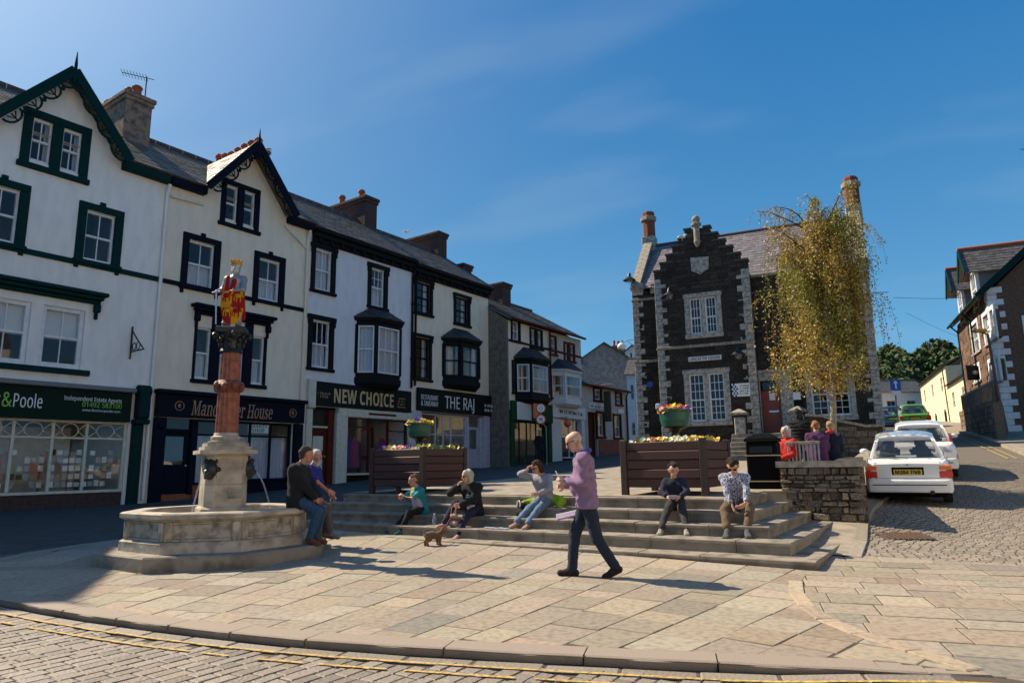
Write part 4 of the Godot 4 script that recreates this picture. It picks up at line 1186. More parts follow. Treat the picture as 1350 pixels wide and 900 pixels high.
	var gf := Transform3D(Basis.IDENTITY, v3(gz.x, 0, gz.z))
	var gh := house_at("grey_gable_house", "grey rendered house with a plain gable behind the cottage roof", gf)
	var pa := on_frame(gf, 766, 473); var pb := on_frame(gf, 796, 452); var pc := on_frame(gf, 838, 478)
	k = MB.new()
	var gpoly := PackedVector2Array([v2(pa.x - 2, 1), v2(pc.x, 1), v2(pc.x, pc.y), v2(pb.x, pb.y), v2(pa.x - 2, pa.y - 1.4)])
	k.prism(gpoly, -7, 0)
	obj("wall", k, M.grey_render, gh)
	k = MB.new()
	slab(k, v3(pb.x, pb.y + 0.1, 0.2), v3(pc.x + 0.4, pc.y - 0.1, 0.2), v3(pc.x + 0.4, pc.y - 0.1, -7.2), v3(pb.x, pb.y + 0.1, -7.2), 0.12)
	slab(k, v3(pb.x, pb.y + 0.1, 0.2), v3(pa.x - 2.2, pa.y - 1.4, 0.2), v3(pa.x - 2.2, pa.y - 1.4, -7.2), v3(pb.x, pb.y + 0.1, -7.2), 0.12)
	obj("roof", k, M.ridge_tile, gh)
	var wz := at_d(835, 520, 62)
	var wf := Transform3D(Basis(Vector3.UP, deg_to_rad(-18)), v3(wz.x, 0, wz.z))
	var wh := house_at("white_back_house", "narrow white house between the cottage and the dark hall", wf)
	var wa := on_frame(wf, 826, 494); var wb := on_frame(wf, 842, 590)
	var rr := [wa.x, 0.5, wb.x + 4.0, wa.y]
	ho = []
	for q in [[831, 507, 836.5, 527], [832.5, 557, 838.5, 574]]:
		var r := rect(wf, q[0], q[1], q[2], q[3])
		window(wh, r, {"style": "none", "cols": 2, "curtain": "none"}); ho.append(r)
	k = MB.new()
	wall_holes(k, rr[0], rr[1], rr[2], rr[3], ho)
	obj("wall", k, M.grey_white_wall, wh)
	shell(wh, rr[0], rr[2], 0.5, wa.y, 6.0, [2.0, 5.0], M.grey_white_wall)
	pitched_roof(wh, rr[0] - 0.2, rr[2], wa.y, wa.y + 1.9, 0.25, -3.0, -6.0, DK)
	# timbered house top with brick chimney beyond
	var tz := at_d(832, 470, 80)
	var tf := Transform3D(Basis.IDENTITY, v3(tz.x, 0, tz.z))
	var th := house_at("timbered_gable_house", "black and white gabled house top with brick chimney behind the roofs", tf)
	var ta := on_frame(tf, 812, 460); var tb := on_frame(tf, 836, 452)
	k = MB.new()
	k.prism(PackedVector2Array([v2(ta.x, 1), v2(ta.x + 5, 1), v2(ta.x + 5, ta.y - 0.6), v2(ta.x + 1.9, ta.y + 0.4), v2(ta.x, ta.y - 1.2)]), -6, 0)
	obj("wall", k, M.white_wall, th)
	for x in [0.9, 1.7, 2.5]: bx(th, "timber", M.black_paint, v3(ta.x + x, ta.y - 2.6, 0), v3(ta.x + x + 0.16, ta.y - 0.5, 0.05))
	bx(th, "timber", M.black_paint, v3(ta.x, ta.y - 1.5, 0.001), v3(ta.x + 5, ta.y - 1.32, 0.056))
	k = MB.new()
	slab(k, v3(ta.x + 1.9, ta.y + 0.5, 0.3), v3(ta.x + 5.2, ta.y - 0.6, 0.3), v3(ta.x + 5.2, ta.y - 0.6, -6.2), v3(ta.x + 1.9, ta.y + 0.5, -6.2), 0.15)
	slab(k, v3(ta.x + 1.9, ta.y + 0.5, 0.3), v3(ta.x - 0.3, ta.y - 1.3, 0.3), v3(ta.x - 0.3, ta.y - 1.3, -6.2), v3(ta.x + 1.9, ta.y + 0.5, -6.2), 0.15)
	obj("roof", k, M.ridge_tile, th)
	chimney(th, ta.x - 0.2, ta.x + 1.3, -2.0, -1.0, ta.y - 1.5, ta.y + 0.6, M.brick, 3, false, 0.6)

# rubble facing: small stones of mixed size standing proud of a wall, joined because they are too small to pick apart
func rubble(house: Node3D, t0: float, h0: float, t1: float, h1: float, z: float, col: Color, m: Material, inside: Callable, size := 0.3):
	var b := MB.new()
	var y := h0
	while y < h1:
		var hh := size * rng.randf_range(0.4, 0.8)
		var x := t0 - rng.randf() * 0.2
		while x < t1:
			var w := size * rng.randf_range(0.6, 1.7)
			var xa := maxf(x, t0)
			var xb := minf(x + w, t1)
			if xb - xa > 0.06 and inside.call(xa, y) and inside.call(xb, y + hh) and inside.call(xa, y + hh) and inside.call(xb, y):
				b.col = tone(col, 0.45, 0.12)
				var p := rng.randf_range(0.012, 0.04)
				var g := 0.012
				var v := []
				for q in [[xa + g, y + g], [xb - g, y + g], [xb - g, y + hh - g], [xa + g, y + hh - g]]: v.append(v3(q[0] + rng.randf_range(-0.012, 0.012), q[1] + rng.randf_range(-0.012, 0.012), z))
				var c: Vector3 = (v[0] + v[2]) * 0.5
				var o := []
				for k in 4: o.append(v[k].lerp(c, 0.12) + v3(0, 0, p))
				b.quad(o[3], o[2], o[1], o[0])
				for k in 4: b.quad(v[k], o[k], o[(k + 1) % 4], v[(k + 1) % 4])
			x += w
		y += hh
	obj("rubble_facing", b, m, house).set_meta("kind", "stuff")
# ---------- the dark stone hall ----------
func quoins(house: Node3D, t: float, dir: float, h0: float, h1: float, z: float, deep := 0.3):
	var y := h0
	var i := 0
	while y < h1 - 0.1:
		var hh := minf(0.31, h1 - y)
		var w := 0.34 if i % 2 == 0 else 0.56
		bx(house, "quoin", M.quoin, v3(t - dir * 0.012, y + 0.008, z - deep), v3(t + dir * w, y + hh - 0.008, z + 0.03), 0.012)
		y += hh; i += 1
func stone_window(house: Node3D, r: Array, z: float, cols: int, rows: int, split := 0.45):
	# paired leaded sashes in a grey stone surround
	var t0: float = r[0]; var h0: float = r[1]; var t1: float = r[2]; var h1: float = r[3]
	var sw := 0.24
	var mid := (t0 + t1) * 0.5
	var a := [t0 + sw, h0 + 0.22, mid - 0.1, h1 - 0.22]
	var c := [mid + 0.1, h0 + 0.22, t1 - sw, h1 - 0.22]
	for q in [a, c]: window(house, q, {"z": z, "style": "none", "cols": cols, "rt": rows, "rb": rows, "split": split, "curtain": "none", "fw": 0.07})
	var b := MB.new()
	b.cbox(v3(t0, h0 + 0.221, z - 0.3), v3(a[0], h1 - 0.221, z + 0.04), 0.012); b.cbox(v3(c[2], h0 + 0.221, z - 0.3), v3(t1, h1 - 0.221, z + 0.04), 0.012)
	b.cbox(v3(a[2], h0 + 0.221, z - 0.3), v3(c[0], h1 - 0.221, z + 0.02), 0.012)
	b.cbox(v3(t0 - 0.05, h1 - 0.22, z - 0.3), v3(t1 + 0.05, h1, z + 0.045), 0.012); b.cbox(v3(t0 - 0.03, h0, z - 0.3), v3(t1 + 0.03, h0 + 0.22, z + 0.1), 0.02)
	obj("stone_surround", b, M.quoin, house)
	return [a[0], a[1], c[2], a[3]]
func bracket_lamp(label: String, wall: Vector3, tip: Vector3, globe := false):
	var n := thing("wall_lamp", label, "lamp", wall)
	var b := MB.new()
	var d := tip - wall
	b.tube([Vector3.ZERO, d * 0.5 + v3(0, 0.08, 0), d], 0.025, 6)
	b.tube([v3(0, -0.4, 0), d * 0.5], 0.018, 6)
	obj("bracket", b, M.black_iron if not globe else M.galvanised, n)
	var s := MB.new()
	if globe:
		s.ball(d + v3(0, -0.2, 0), v3(0.22, 0.2, 0.22), 14, 9)
		obj("lamp_globe", s, M.white_paint, n)
		var k := MB.new()
		k.lathe([v2(0.16, -0.36), v2(0.1, -0.44), v2(0, -0.45)], 12, d)
		obj("lamp_foot", k, M.galvanised, n)
	else:
		s.lathe([v2(0.03, 0.1), v2(0.07, 0), v2(0.1, -0.1), v2(0.34, -0.3), v2(0.33, -0.32), v2(0.08, -0.14)], 14, d)
		obj("lamp_shade", s, M.black_iron, n)
		var k := MB.new()
		k.lathe([v2(0.2, -0.27), v2(0.16, -0.42), v2(0.05, -0.5), v2(0, -0.5)], 12, d)
		obj("lamp_glass", k, M.clear, n)
func build_hall():
	var D0 := at_d(1018, 572, 32.0)
	var fr := frame_at(v3(D0.x, 0, D0.z), 180.0 - 64.2)
	var h := house_at("stone_hall", "dark rubble stone hall with stepped gable, pale quoins and purple slate roof", fr)
	var zb := 0.9    # bay stands forward
	var zw := 0.0
	var bl := on_frame(fr, 864.4, 400, zb).x
	var brt := on_frame(fr, 990, 400, zb).x
	var tl := on_frame(fr, 834, 400, zw).x
	var trr := on_frame(fr, 1149, 400, zw).x
	var ev := on_frame(fr, 1080, 352, zw).y
	var base := 1.0
	mat("hall_brick", lin(0.22, 0.075, 0.04), 0.9, {"tex": "stain", "scale": 1.4})
	var stone := MB.new()
	stone.col = Color(0.055, 0.046, 0.036)
	var holes := []
	# wing walls
	var dz := rect(fr, 1003, 515, 1033.5, 571, zw)
	var dh := [dz[0], dz[1], dz[2], dz[3] + 0.45]
	holes.append(dh)
	holes.append(stone_window(h, rect(fr, 1059, 480, 1132, 553, zw), zw, 2, 3))
	holes.append(stone_window(h, rect(fr, 1083, 388, 1124, 436, zw), zw, 2, 3))
	wall_holes(stone, brt - 0.3, base, trr, ev, holes, zw, zw - 0.4)
	wall_holes(stone, tl, base, bl + 0.3, ev - 0.3, [], zw, zw - 0.4)
	# side and back walls
	stone.box(v3(tl, base, -7.0), v3(tl + 0.4, ev - 0.05, zw - 0.401)); stone.box(v3(trr - 0.4, base, -7.0), v3(trr, ev - 0.05, zw - 0.401)); stone.box(v3(tl + 0.4, base, -7.0), v3(trr - 0.4, ev, -6.6))
	# gables of the two ends
	var rdg := on_frame(fr, 1040, 298, -3.5).y
	for t in [tl, trr - 0.4]:
		stone.hexa([v3(t, ev - 0.06, -7), v3(t + 0.4, ev - 0.06, -7), v3(t + 0.4, ev - 0.06, 0), v3(t, ev - 0.06, 0), v3(t, rdg, -3.6), v3(t + 0.4, rdg, -3.6), v3(t + 0.4, rdg, -3.4), v3(t, rdg, -3.4)])
	# forward bay with its stepped gable
	var bh := []
	bh.append(stone_window(h, rect(fr, 901.5, 388.5, 954, 443, zb), zb, 3, 2))
	bh.append(stone_window(h, rect(fr, 901, 488, 966, 560, zb), zb, 3, 3))
	var et := on_frame(fr, 870, 371, zb).y
	wall_holes(stone, bl, base, brt, et, bh, zb, zb - 0.4)
	stone.box(v3(bl, base, zw - 0.2), v3(bl + 0.4, et, zb - 0.401)); stone.box(v3(brt - 0.4, base, zw - 0.2), v3(brt, et, zb - 0.401))
	var cap := MB.new()
	var cx := (bl + brt) * 0.5
	var topy := on_frame(fr, 925, 303, zb).y
	var ns := 6
	var lastw := 0.62
	for i in ns:
		var f := float(i) / ns
		var hw := lerpf((brt - bl) * 0.5, lastw, float(i) / (ns - 1))
		var y0 := lerpf(et, topy, f); var y1 := lerpf(et, topy, float(i + 1) / ns)
		stone.box(v3(cx - hw, y0 + 0.001, zb - 0.4), v3(cx + hw, y1 + (0.12 if i < ns - 1 else 0.0), zb - 0.0005 * i))
		for s in [-1.0, 1.0]:
			var x0: float = cx + s * hw
			cap.box(v3(x0 + s * 0.05, y1 + 0.121, zb - 0.45), v3(x0 - s * (0.62 if i < ns - 1 else 0.34), y1 + 0.2, zb + 0.05))
	obj("wall", stone, M.dark_stone, h)
	var clear := func(x: float, y: float, hs: Array) -> bool:
		for r in hs:
			if x > r[0] - 0.3 and x < r[2] + 0.3 and y > r[1] - 0.28 and y < r[3] + 0.28: return false
		return true
	var rc := Color(0.048, 0.039, 0.030)
	rubble(h, bl + 0.3, base + 0.4, brt - 0.3, et, zb, rc, M.wall_stone_own, func(x, y): return clear.call(x, y, bh), 0.34)
	rubble(h, bl, et + 0.02, brt, topy, zb, rc, M.wall_stone_own, func(x, y):
		var i := clampi(int((y - et) / (topy - et) * ns), 0, ns - 1)
		return absf(x - cx) < lerpf((brt - bl) * 0.5, lastw, float(i) / (ns - 1)) - 0.02, 0.34)
	rubble(h, brt + 0.02, base + 0.4, trr - 0.3, ev - 0.15, zw, rc, M.wall_stone_own, func(x, y): return clear.call(x, y, holes) and not (x > dz[0] - 0.65 and x < dz[2] + 0.65 and y < dz[3] + 1.0), 0.34)
	rubble(h, tl + 0.3, base + 0.4, bl - 0.02, ev - 0.32, zw, rc, M.wall_stone_own, func(_x, _y): return true, 0.34)
	obj("gable_coping", cap, mat("dark_coping", lin(0.085, 0.08, 0.07), 0.9, {"tex": "blotch", "scale": 1.5}), h)
	# finial post
	var fin := MB.new()
	var fy := on_frame(fr, 921, 320, zb).y
	fin.lathe([v2(0.05, fy - 0.25), v2(0.16, fy), v2(0.17, fy + 0.05), v2(0.15, fy + 0.1), v2(0.15, fy + 0.8), v2(0.25, fy + 0.86), v2(0.25, fy + 0.96), v2(0.14, fy + 1.02)], 12, v3(cx, 0, zb + 0.12))
	fin.ball(v3(cx, fy + 1.18, zb + 0.12), v3(0.2, 0.2, 0.2), 12, 8)
	obj("stone_finial", fin, M.coping, h)
	# shield
	var sp := PackedVector2Array()
	for q in [[910.5, 340], [934.9, 338.4], [934.5, 354], [923.3, 362], [912.2, 357.5]]:
		var v := on_frame(fr, q[0], q[1], zb)
		sp.append(v2(v.x, v.y))
	var sh := MB.new()
	sh.prism(sp, zb, zb + 0.08)
	obj("stone_shield", sh, M.quoin, h)
	for q in [[bl, 1.0, zb], [brt, -1.0, zb]]: quoins(h, q[0], q[1], base, et + 0.1, q[2])
	quoins(h, tl, 1.0, base, ev - 0.4, zw); quoins(h, trr, -1.0, base, ev - 0.2, zw)
	# string courses
	var sy := on_frame(fr, 930, 455, zb).y
	bx(h, "string_course", M.coping, v3(bl - 0.05, sy - 0.07, zb - 0.1), v3(brt + 0.05, sy + 0.07, zb + 0.09), 0.02)
	bx(h, "string_course", M.coping, v3(tl - 0.05, sy - 0.5, zw - 0.1), v3(bl - 0.001, sy - 0.36, zw + 0.08), 0.02)
	bx(h, "string_course", M.coping, v3(tl - 0.05, on_frame(fr, 848, 395, zw).y - 0.06, zw - 0.1), v3(bl - 0.001, on_frame(fr, 848, 395, zw).y + 0.06, zw + 0.08), 0.02)
	bx(h, "parapet", M.quoin, v3(tl - 0.02, ev - 0.299, zw - 0.3), v3(tl + 0.6, ev + 0.35, zw + 0.04), 0.02)
	bx(h, "parapet", M.quoin, v3(bl - 0.45, ev - 0.299, zw - 0.3), v3(bl - 0.002, ev + 0.25, zw + 0.04), 0.02)
	bx(h, "eaves_band", M.coping, v3(brt + 0.002, ev - 0.12, zw - 0.2), v3(trr, ev + 0.02, zw + 0.15), 0.02)
	# roof
	pitched_roof(h, tl + 0.4, trr - 0.3, ev, rdg, 0.1, -3.5, -7.0, Color(0.22, 0.19, 0.197), [], 0.0, 0.34)
	var ptop := topy - 0.9
	var b := MB.new()
	for s in [-1.0, 1.0]: slab(b, v3(cx + s * ((brt - bl) * 0.5 - 0.3), et + 0.05, zb - 0.4), v3(cx, ptop, zb - 0.4), v3(cx, ptop, -3.4), v3(cx + s * ((brt - bl) * 0.5 - 0.3), et + 0.05, -1.2))
	obj("bay_roof", b, M.ridge_tile, h)
	# verge copings and chimneys at both ends
	for q in [[tl, 1.0], [trr - 0.4, -1.0]]:
		var k := MB.new()
		k.beam(v3(q[0] + 0.2, ev + 0.05, 0.12), v3(q[0] + 0.2, rdg + 0.2, -3.3), 0.5, 0.22)
		obj("verge_coping", k, M.coping, h)
		var c := MB.new()
		var cy := rdg + 1.35
		c.cbox(v3(q[0] - 0.15, rdg - 0.5, -3.8), v3(q[0] + 0.6, rdg + 0.55, -3.1), 0.03)
		var co := obj("chimney_base", c, M.quoin, h)
		var sh2 := MB.new()
		var cc := v3(q[0] + 0.22, 0, -3.45)
		sh2.lathe([v2(0.36, rdg + 0.55), v2(0.36, rdg + 1.5)], 8, cc, false)
		obj("chimney_shaft", sh2, M.hall_brick, co)
		sh2 = MB.new()
		sh2.lathe([v2(0.36, rdg + 1.5), v2(0.46, rdg + 1.55), v2(0.46, rdg + 1.75), v2(0.36, rdg + 1.8)], 8, cc, false)
		obj("chimney_band", sh2, M.coping, co)
		sh2 = MB.new()
		sh2.lathe([v2(0.36, rdg + 1.8), v2(0.36, rdg + 2.0), v2(0.3, rdg + 2.08), v2(0, rdg + 2.08)], 8, cc, false)
		obj("chimney_top", sh2, M.hall_brick, co)
	# inside, so that the panes look into a closed room
	b = MB.new()
	for y in [2.4, 6.4]: b.box(v3(tl + 0.41, y - 0.2, -6.59), v3(trr - 0.41, y, -0.41))
	obj("floor_slabs", b, M.interior, h)
	# door in its stone frame
	door(h, [dz[0], dz[1], dz[2], dz[3]], M.door_red, 0.0, -0.2)
	bx(h, "door_notice", M.sign_white, v3(dz[0] + 0.35, dz[3] - 0.45, -0.19), v3(dz[0] + 0.62, dz[3] - 0.12, -0.18))
	bx(h, "letter_box", M.steel, v3(dz[0] + 0.3, dz[3] - 1.02, -0.19), v3(dz[0] + 0.72, dz[3] - 0.94, -0.17))
	b = MB.new()
	b.quad(v3(dz[0], dz[3] + 0.04, -0.22), v3(dz[0], dz[3] + 0.45, -0.22), v3(dz[2], dz[3] + 0.45, -0.22), v3(dz[2], dz[3] + 0.04, -0.22))
	obj("fanlight", b, M.pane, h)
	b = MB.new()
	b.cbox(v3(dz[0] - 0.55, base, zw), v3(dz[0] - 0.001, dz[3] + 0.45, zw + 0.12), 0.02); b.cbox(v3(dz[2] + 0.001, base, zw), v3(dz[2] + 0.55, dz[3] + 0.45, zw + 0.12), 0.02)
	b.cbox(v3(dz[0] - 0.6, dz[3] + 0.451, zw), v3(dz[2] + 0.6, dz[3] + 0.8, zw + 0.16), 0.02); b.cbox(v3(dz[0] - 0.7, dz[3] + 0.801, zw), v3(dz[2] + 0.7, dz[3] + 0.95, zw + 0.26), 0.02)
	obj("door_surround", b, M.quoin, h)
	# name board, police sign, plaque, meter box, window boxes of notices
	var ls := rect(fr, 908.2, 474, 951.6, 470.5, zb)
	var ly := on_frame(fr, 930, 472.3, zb).y
	bx(h, "street_name_plate", M.sign_white, v3(ls[0], ly - 0.11, zb + 0.03), v3(ls[2], ly + 0.11, zb + 0.07), 0.005)
	text(h, "LANCASTER SQUARE", 0.15, M.letter_black, v3((ls[0] + ls[2]) * 0.5, ly, zb + 0.075), "Droid Sans", (ls[2] - ls[0]) * 0.92, true)
	var ps := rect(fr, 965, 506, 990, 522, zb)
	bx(h, "notice_board", M.sign_white, v3(ps[0], ps[1], zb + 0.06), v3(ps[2], ps[3], zb + 0.09), 0.005)
	b = MB.new()
	var cw: float = (ps[2] - ps[0]) * 0.34 / 4.0
	for i in 4:
		for j in 6:
			if (i + j) % 2 == 0 and not (i == 3 and j > 3): b.box(v3(ps[0] + i * cw, ps[1] + j * (ps[3] - ps[1]) / 6, zb + 0.091), v3(ps[0] + (i + 1) * cw, ps[1] + (j + 1) * (ps[3] - ps[1]) / 6, zb + 0.094))
	obj("sign_checks", b, mat("check_blue", lin(0.03, 0.03, 0.16), 0.5), h)
	for k in 4: marks(h, fr, 976.3, 508.3 + k * 3.4, 987, 507.8 + k * 3.4, zb + 0.091, 0.09, M.letter_black)
	b = MB.new()
	var bp := on_frame(fr, 857.4, 506.7, zw)
	b.tube([bp + v3(0, 0, 0.01), bp + v3(0, 0, 0.05)], 0.15, 20)
	obj("blue_plaque", b, M.sign_blue, h)
	var mb := on_frame(fr, 866, 535.5, zb)
	bx(h, "meter_box", M.sign_white, mb + v3(-0.02, -0.15, 0.031), mb + v3(0.18, 0.12, 0.15), 0.02)
	var nb := on_frame(fr, 1050, 524, zw)
	bx(h, "notice_board", M.black_paint, nb + v3(-0.3, -0.7, 0.01), nb + v3(0.3, 0.3, 0.08), 0.01)
	bx(h, "notice_sheet", M.sign_white, nb + v3(-0.17, -0.1, 0.081), nb + v3(0.2, 0.25, 0.085))
	# lamps on the hall
	var g := func(x: float, y: float, z: float) -> Vector3: return fr * on_frame(fr, x, y, z)
	bracket_lamp("black lantern on a long bracket at the hall's left corner", fr * v3(tl, on_frame(fr, 840, 361, 0).y, 0), g.call(829.5, 362, 0.0))
	bracket_lamp("black lantern under the hall's gable beside the upper window", g.call(884, 378, zb), g.call(882, 382, zb + 0.7))
	bracket_lamp("black lantern above the hall's notice board", g.call(977, 462, zb), g.call(973, 459, zb + 0.7))
	bracket_lamp("white globe lamp on a bracket facing the side street", fr * v3(tl, on_frame(fr, 840, 447, 0).y, -0.2), fr * v3(tl - 0.75, on_frame(fr, 840, 449, 0).y, -0.2), true)
	# entrance steps with piers, and the sloping wall to the right
	var es := thing("entrance_steps", "short flight of stone steps to the hall's red door", "steps")
	es.transform = fr
	var s0 := on_frame(fr, 976, 606, 1.8).x
	for i in 6:
		bx(es, "step_slab", M.step, v3(s0 - 0.3, 1.2, zb + 0.05), v3(dz[2] + 0.9, 1.5 + (i + 1) * 0.19, 3.2 - i * 0.3 - 0.001 * i), 0.02)
	bx(es, "landing", M.step, v3(brt + 0.01, 1.2, 0.17), v3(dz[2] + 0.9, dz[1] - 0.01, zb + 0.049), 0.02)
	for x in [976.0, 1054.0]:
		var pp := on_frame(fr, x, 560, 1.5)
		var gp := MB.new()
		gp.cbox(v3(pp.x - 0.22, 1.2, 1.25), v3(pp.x + 0.22, 3.4, 1.69), 0.03)
		var po := thing("gate_pier", "square stone gate pier at the hall's steps, on the %s side" % ("stepped gable" if x < 1000 else "birch tree"), "pier", Vector3.ZERO, 0, "piers of the hall entrance")
		po.transform = fr
		obj("shaft", gp, M.quoin, po)
		gp = MB.new()
		gp.cbox(v3(pp.x - 0.38, 3.501, 1.1), v3(pp.x + 0.38, 3.62, 1.85), 0.03); gp.hexa([v3(pp.x - 0.33, 3.62, 1.15), v3(pp.x + 0.33, 3.62, 1.15), v3(pp.x + 0.33, 3.62, 1.8), v3(pp.x - 0.33, 3.62, 1.8), v3(pp.x - 0.05, 3.78, 1.42), v3(pp.x + 0.05, 3.78, 1.42), v3(pp.x + 0.05, 3.78, 1.53), v3(pp.x - 0.05, 3.78, 1.53)])
		obj("cap", gp, M.coping, po)
	var rw := thing("ramp_wall", "dark rubble wall with pale sloping coping in front of the hall", "wall")
	rw.transform = fr
	var xs := []
	for q in [[1062, 548.5], [1086, 550], [1096, 554], [1143, 563], [1164, 562]]: xs.append(on_frame(fr, q[0], q[1], 3.0))
	b = MB.new()
	b.col = Color(0.075, 0.06, 0.042)
	var k2 := MB.new()
	for i in xs.size() - 1:
		var p: Vector3 = xs[i]; var q: Vector3 = xs[i + 1]
		b.hexa([v3(p.x, 0.8, 2.7), v3(q.x, 0.8, 2.7), v3(q.x, 0.8, 3.0), v3(p.x, 0.8, 3.0), v3(p.x, p.y, 2.7), v3(q.x, q.y, 2.7), v3(q.x, q.y, 3.0), v3(p.x, p.y, 3.0)])
		k2.beam(v3(p.x, p.y + 0.05, 2.85), v3(q.x, q.y + 0.05, 2.85), 0.42, 0.1)
	obj("masonry", b, M.dark_stone, rw)
	rubble(rw, xs[0].x, 1.5, xs[4].x, 4.0, 3.0, Color(0.15, 0.12, 0.085), M.wall_stone_own, func(x, y):
		for i in xs.size() - 1:
			if x >= xs[i].x and x <= xs[i + 1].x: return y < lerpf(xs[i].y, xs[i + 1].y, (x - xs[i].x) / (xs[i + 1].x - xs[i].x)) - 0.03
		return false, 0.34)
	obj("coping", k2, M.coping, rw)

# ---------- the hill street on the right ----------
func build_right_street():
	var C := at_d(1321, 520, 32.0)
	var fr := frame_at(v3(C.x, 0, C.z), 24.5 + 180.0)     # along = towards the camera; out = to the left, over the road
	# along runs from the far corner (negative) to the near corner (0)
	var h := house_at("brown_stone_house", "brown stone house with white window frames, quoins and two dormers", fr)
	var L := -on_frame(fr, 1270, 480).x
	var ev := on_frame(fr, 1317, 371).y
	var g0 := 2.0
	var holes := []
	var W := {"fm": M.white_paint, "sm": M.white_paint, "style": "plain", "sw": 0.22, "out": 0.03, "cols": 1, "curtain": "full", "sill": M.quoin}
	# in this frame the far end is on the left of the picture
	for q in [[1281.5, 426, 1292.5, 465], [1297, 411, 1314, 451], [1284, 484, 1294, 502], [1305, 475, 1320, 504]]:
		var a := on_frame(fr, q[0], (q[1] + q[3]) * 0.5)
		var b2 := on_frame(fr, q[2], (q[1] + q[3]) * 0.5)
		var hy := on_frame(fr, (q[0] + q[2]) * 0.5, q[1]).y
		var ly := on_frame(fr, (q[0] + q[2]) * 0.5, q[3]).y
		var r := [minf(a.x, b2.x) + 0.2, ly, maxf(a.x, b2.x) - 0.2, hy]
		window(h, r, W); holes.append(r)
	var b := MB.new()
	b.col = Color(0.17, 0.10, 0.065)
	wall_holes(b, -L, g0, 0, ev, holes)
	b.box(v3(-L, g0, -7), v3(-L + 0.3, ev, -0.251)); b.box(v3(-L + 0.3, g0, -7), v3(0, ev, -6.7))
	var rid := ev + 3.2
	b.hexa([v3(-0.3, g0, -6.7), v3(0, g0, -6.7), v3(0, g0, -0.251), v3(-0.3, g0, -0.251), v3(-0.3, ev, -6.7), v3(0, ev, -6.7), v3(0, ev, -0.251), v3(-0.3, ev, -0.251)])
	b.hexa([v3(-0.3, ev, -6.9), v3(0, ev, -6.9), v3(0, ev, -0.05), v3(-0.3, ev, -0.05), v3(-0.3, rid, -3.6), v3(0, rid, -3.6), v3(0, rid, -3.4), v3(-0.3, rid, -3.4)])
	obj("wall", b, M.brown_stone, h)
	# individual stones of the two faces, proud of the wall
	var variants := []
	for i in 6:
		var k := MB.new()
		var g := rng.randf_range(0.6, 1.35)
		k.col = Color(0.19 * g, 0.115 * g, 0.078 * g)
		k.cbox(v3(0, 0.01, 0), v3(1, 0.99, 1), 0.04)
		variants.append(k.mesh())
	var count := 0
	for face in 2:
		var y := g0 + 0.6
		while y < ev - 0.1:
			var hh := rng.randf_range(0.2, 0.32)
			var x := 0.0
			var lim := L if face == 0 else 6.6
			while x < lim - 0.2:
				var w := rng.randf_range(0.35, 0.75)
				var cut := false
				for r in holes:
					if face == 0 and -x > r[0] - 0.24 and -x - w < r[2] + 0.24 and y + hh > r[1] - 0.15 and y < r[3] + 0.24: cut = true
				if face == 0 and x < 0.62: cut = true
				if face == 1 and x < 0.55: cut = true
				if not cut and count < 290 and (face == 0 or x < 3.0):
					var o := mobj("stone", variants[rng.randi() % 6], M.brown_stone, h)
					if face == 0: o.transform = Transform3D(Basis(v3(w - 0.03, 0, 0), v3(0, hh, 0), v3(0, 0, rng.randf_range(0.02, 0.05))), v3(-x - w, y, 0))
					else: o.transform = Transform3D(Basis(v3(0, 0, -(w - 0.03)), v3(0, hh, 0), v3(rng.randf_range(0.02, 0.05), 0, 0)), v3(0, y, -x))
					count += 1
				x += w
			y += hh
	# white quoins on the near corner
	var y := g0
	var i := 0
	while y < ev:
		var w := 0.35 if i % 2 == 0 else 0.6
		bx(h, "quoin", M.white_paint, v3(-w, y + 0.006, -(0.95 - w)), v3(0.05, y + 0.294, 0.05), 0.015)
		y += 0.3; i += 1
	# gable window of the near end
	bx(h, "gable_window_frame", M.white_paint, v3(0.0, 6.6, -2.0), v3(0.06, 8.0, -1.2), 0.01)
	pitched_roof(h, -L - 0.3, 0.35, ev - 0.15, rid + 0.25, 0.45, -3.5, -7.2, Color(0.09, 0.085, 0.085))
	var vb := MB.new()
	vb.beam(v3(0.36, ev - 0.15, 0.5), v3(0.36, rid + 0.3, -3.5), 0.06, 0.3)
	obj("barge_board", vb, M.green_paint, h)
	gutter(h, v3(-L - 0.3, ev - 0.1, 0.48), v3(0.3, ev - 0.1, 0.48), M.green_paint)
	pipe(h, [v3(-L + 0.15, ev - 0.1, 0.4), v3(-L + 0.15, ev - 0.5, 0.07), v3(-L + 0.15, g0, 0.07)], M.green_paint)
	pipe(h, [v3(-L * 0.52, ev - 0.1, 0.4), v3(-L * 0.52, ev - 0.5, 0.07), v3(-L * 0.52, g0 + 1, 0.07)], M.green_paint)
	# dormers
	for c in [-L * 0.3, -L * 0.78]:
		var d := MB.new()
		d.box(v3(c - 0.7, ev - 0.3, -2.6), v3(c - 0.55, ev + 1.75, 0.05)); d.box(v3(c + 0.55, ev - 0.3, -2.6), v3(c + 0.7, ev + 1.75, 0.05))
		d.prism(PackedVector2Array([v2(c - 0.7, ev + 1.75), v2(c + 0.7, ev + 1.75), v2(c, ev + 2.75)]), 0.0, 0.049)
		var dm := obj("dormer", d, M.white_paint, h)
		window(h, [c - 0.55, ev - 0.2, c + 0.55, ev + 1.7], {"style": "none", "z": 0.1, "cols": 2, "curtain": "full"})
		bx(h, "dormer_cheek", M.lead, v3(c - 0.72, ev - 0.2, -2.4), v3(c - 0.7, ev + 1.74, -0.1)); bx(h, "dormer_cheek", M.lead, v3(c + 0.7, ev - 0.2, -2.4), v3(c + 0.72, ev + 1.74, -0.1))
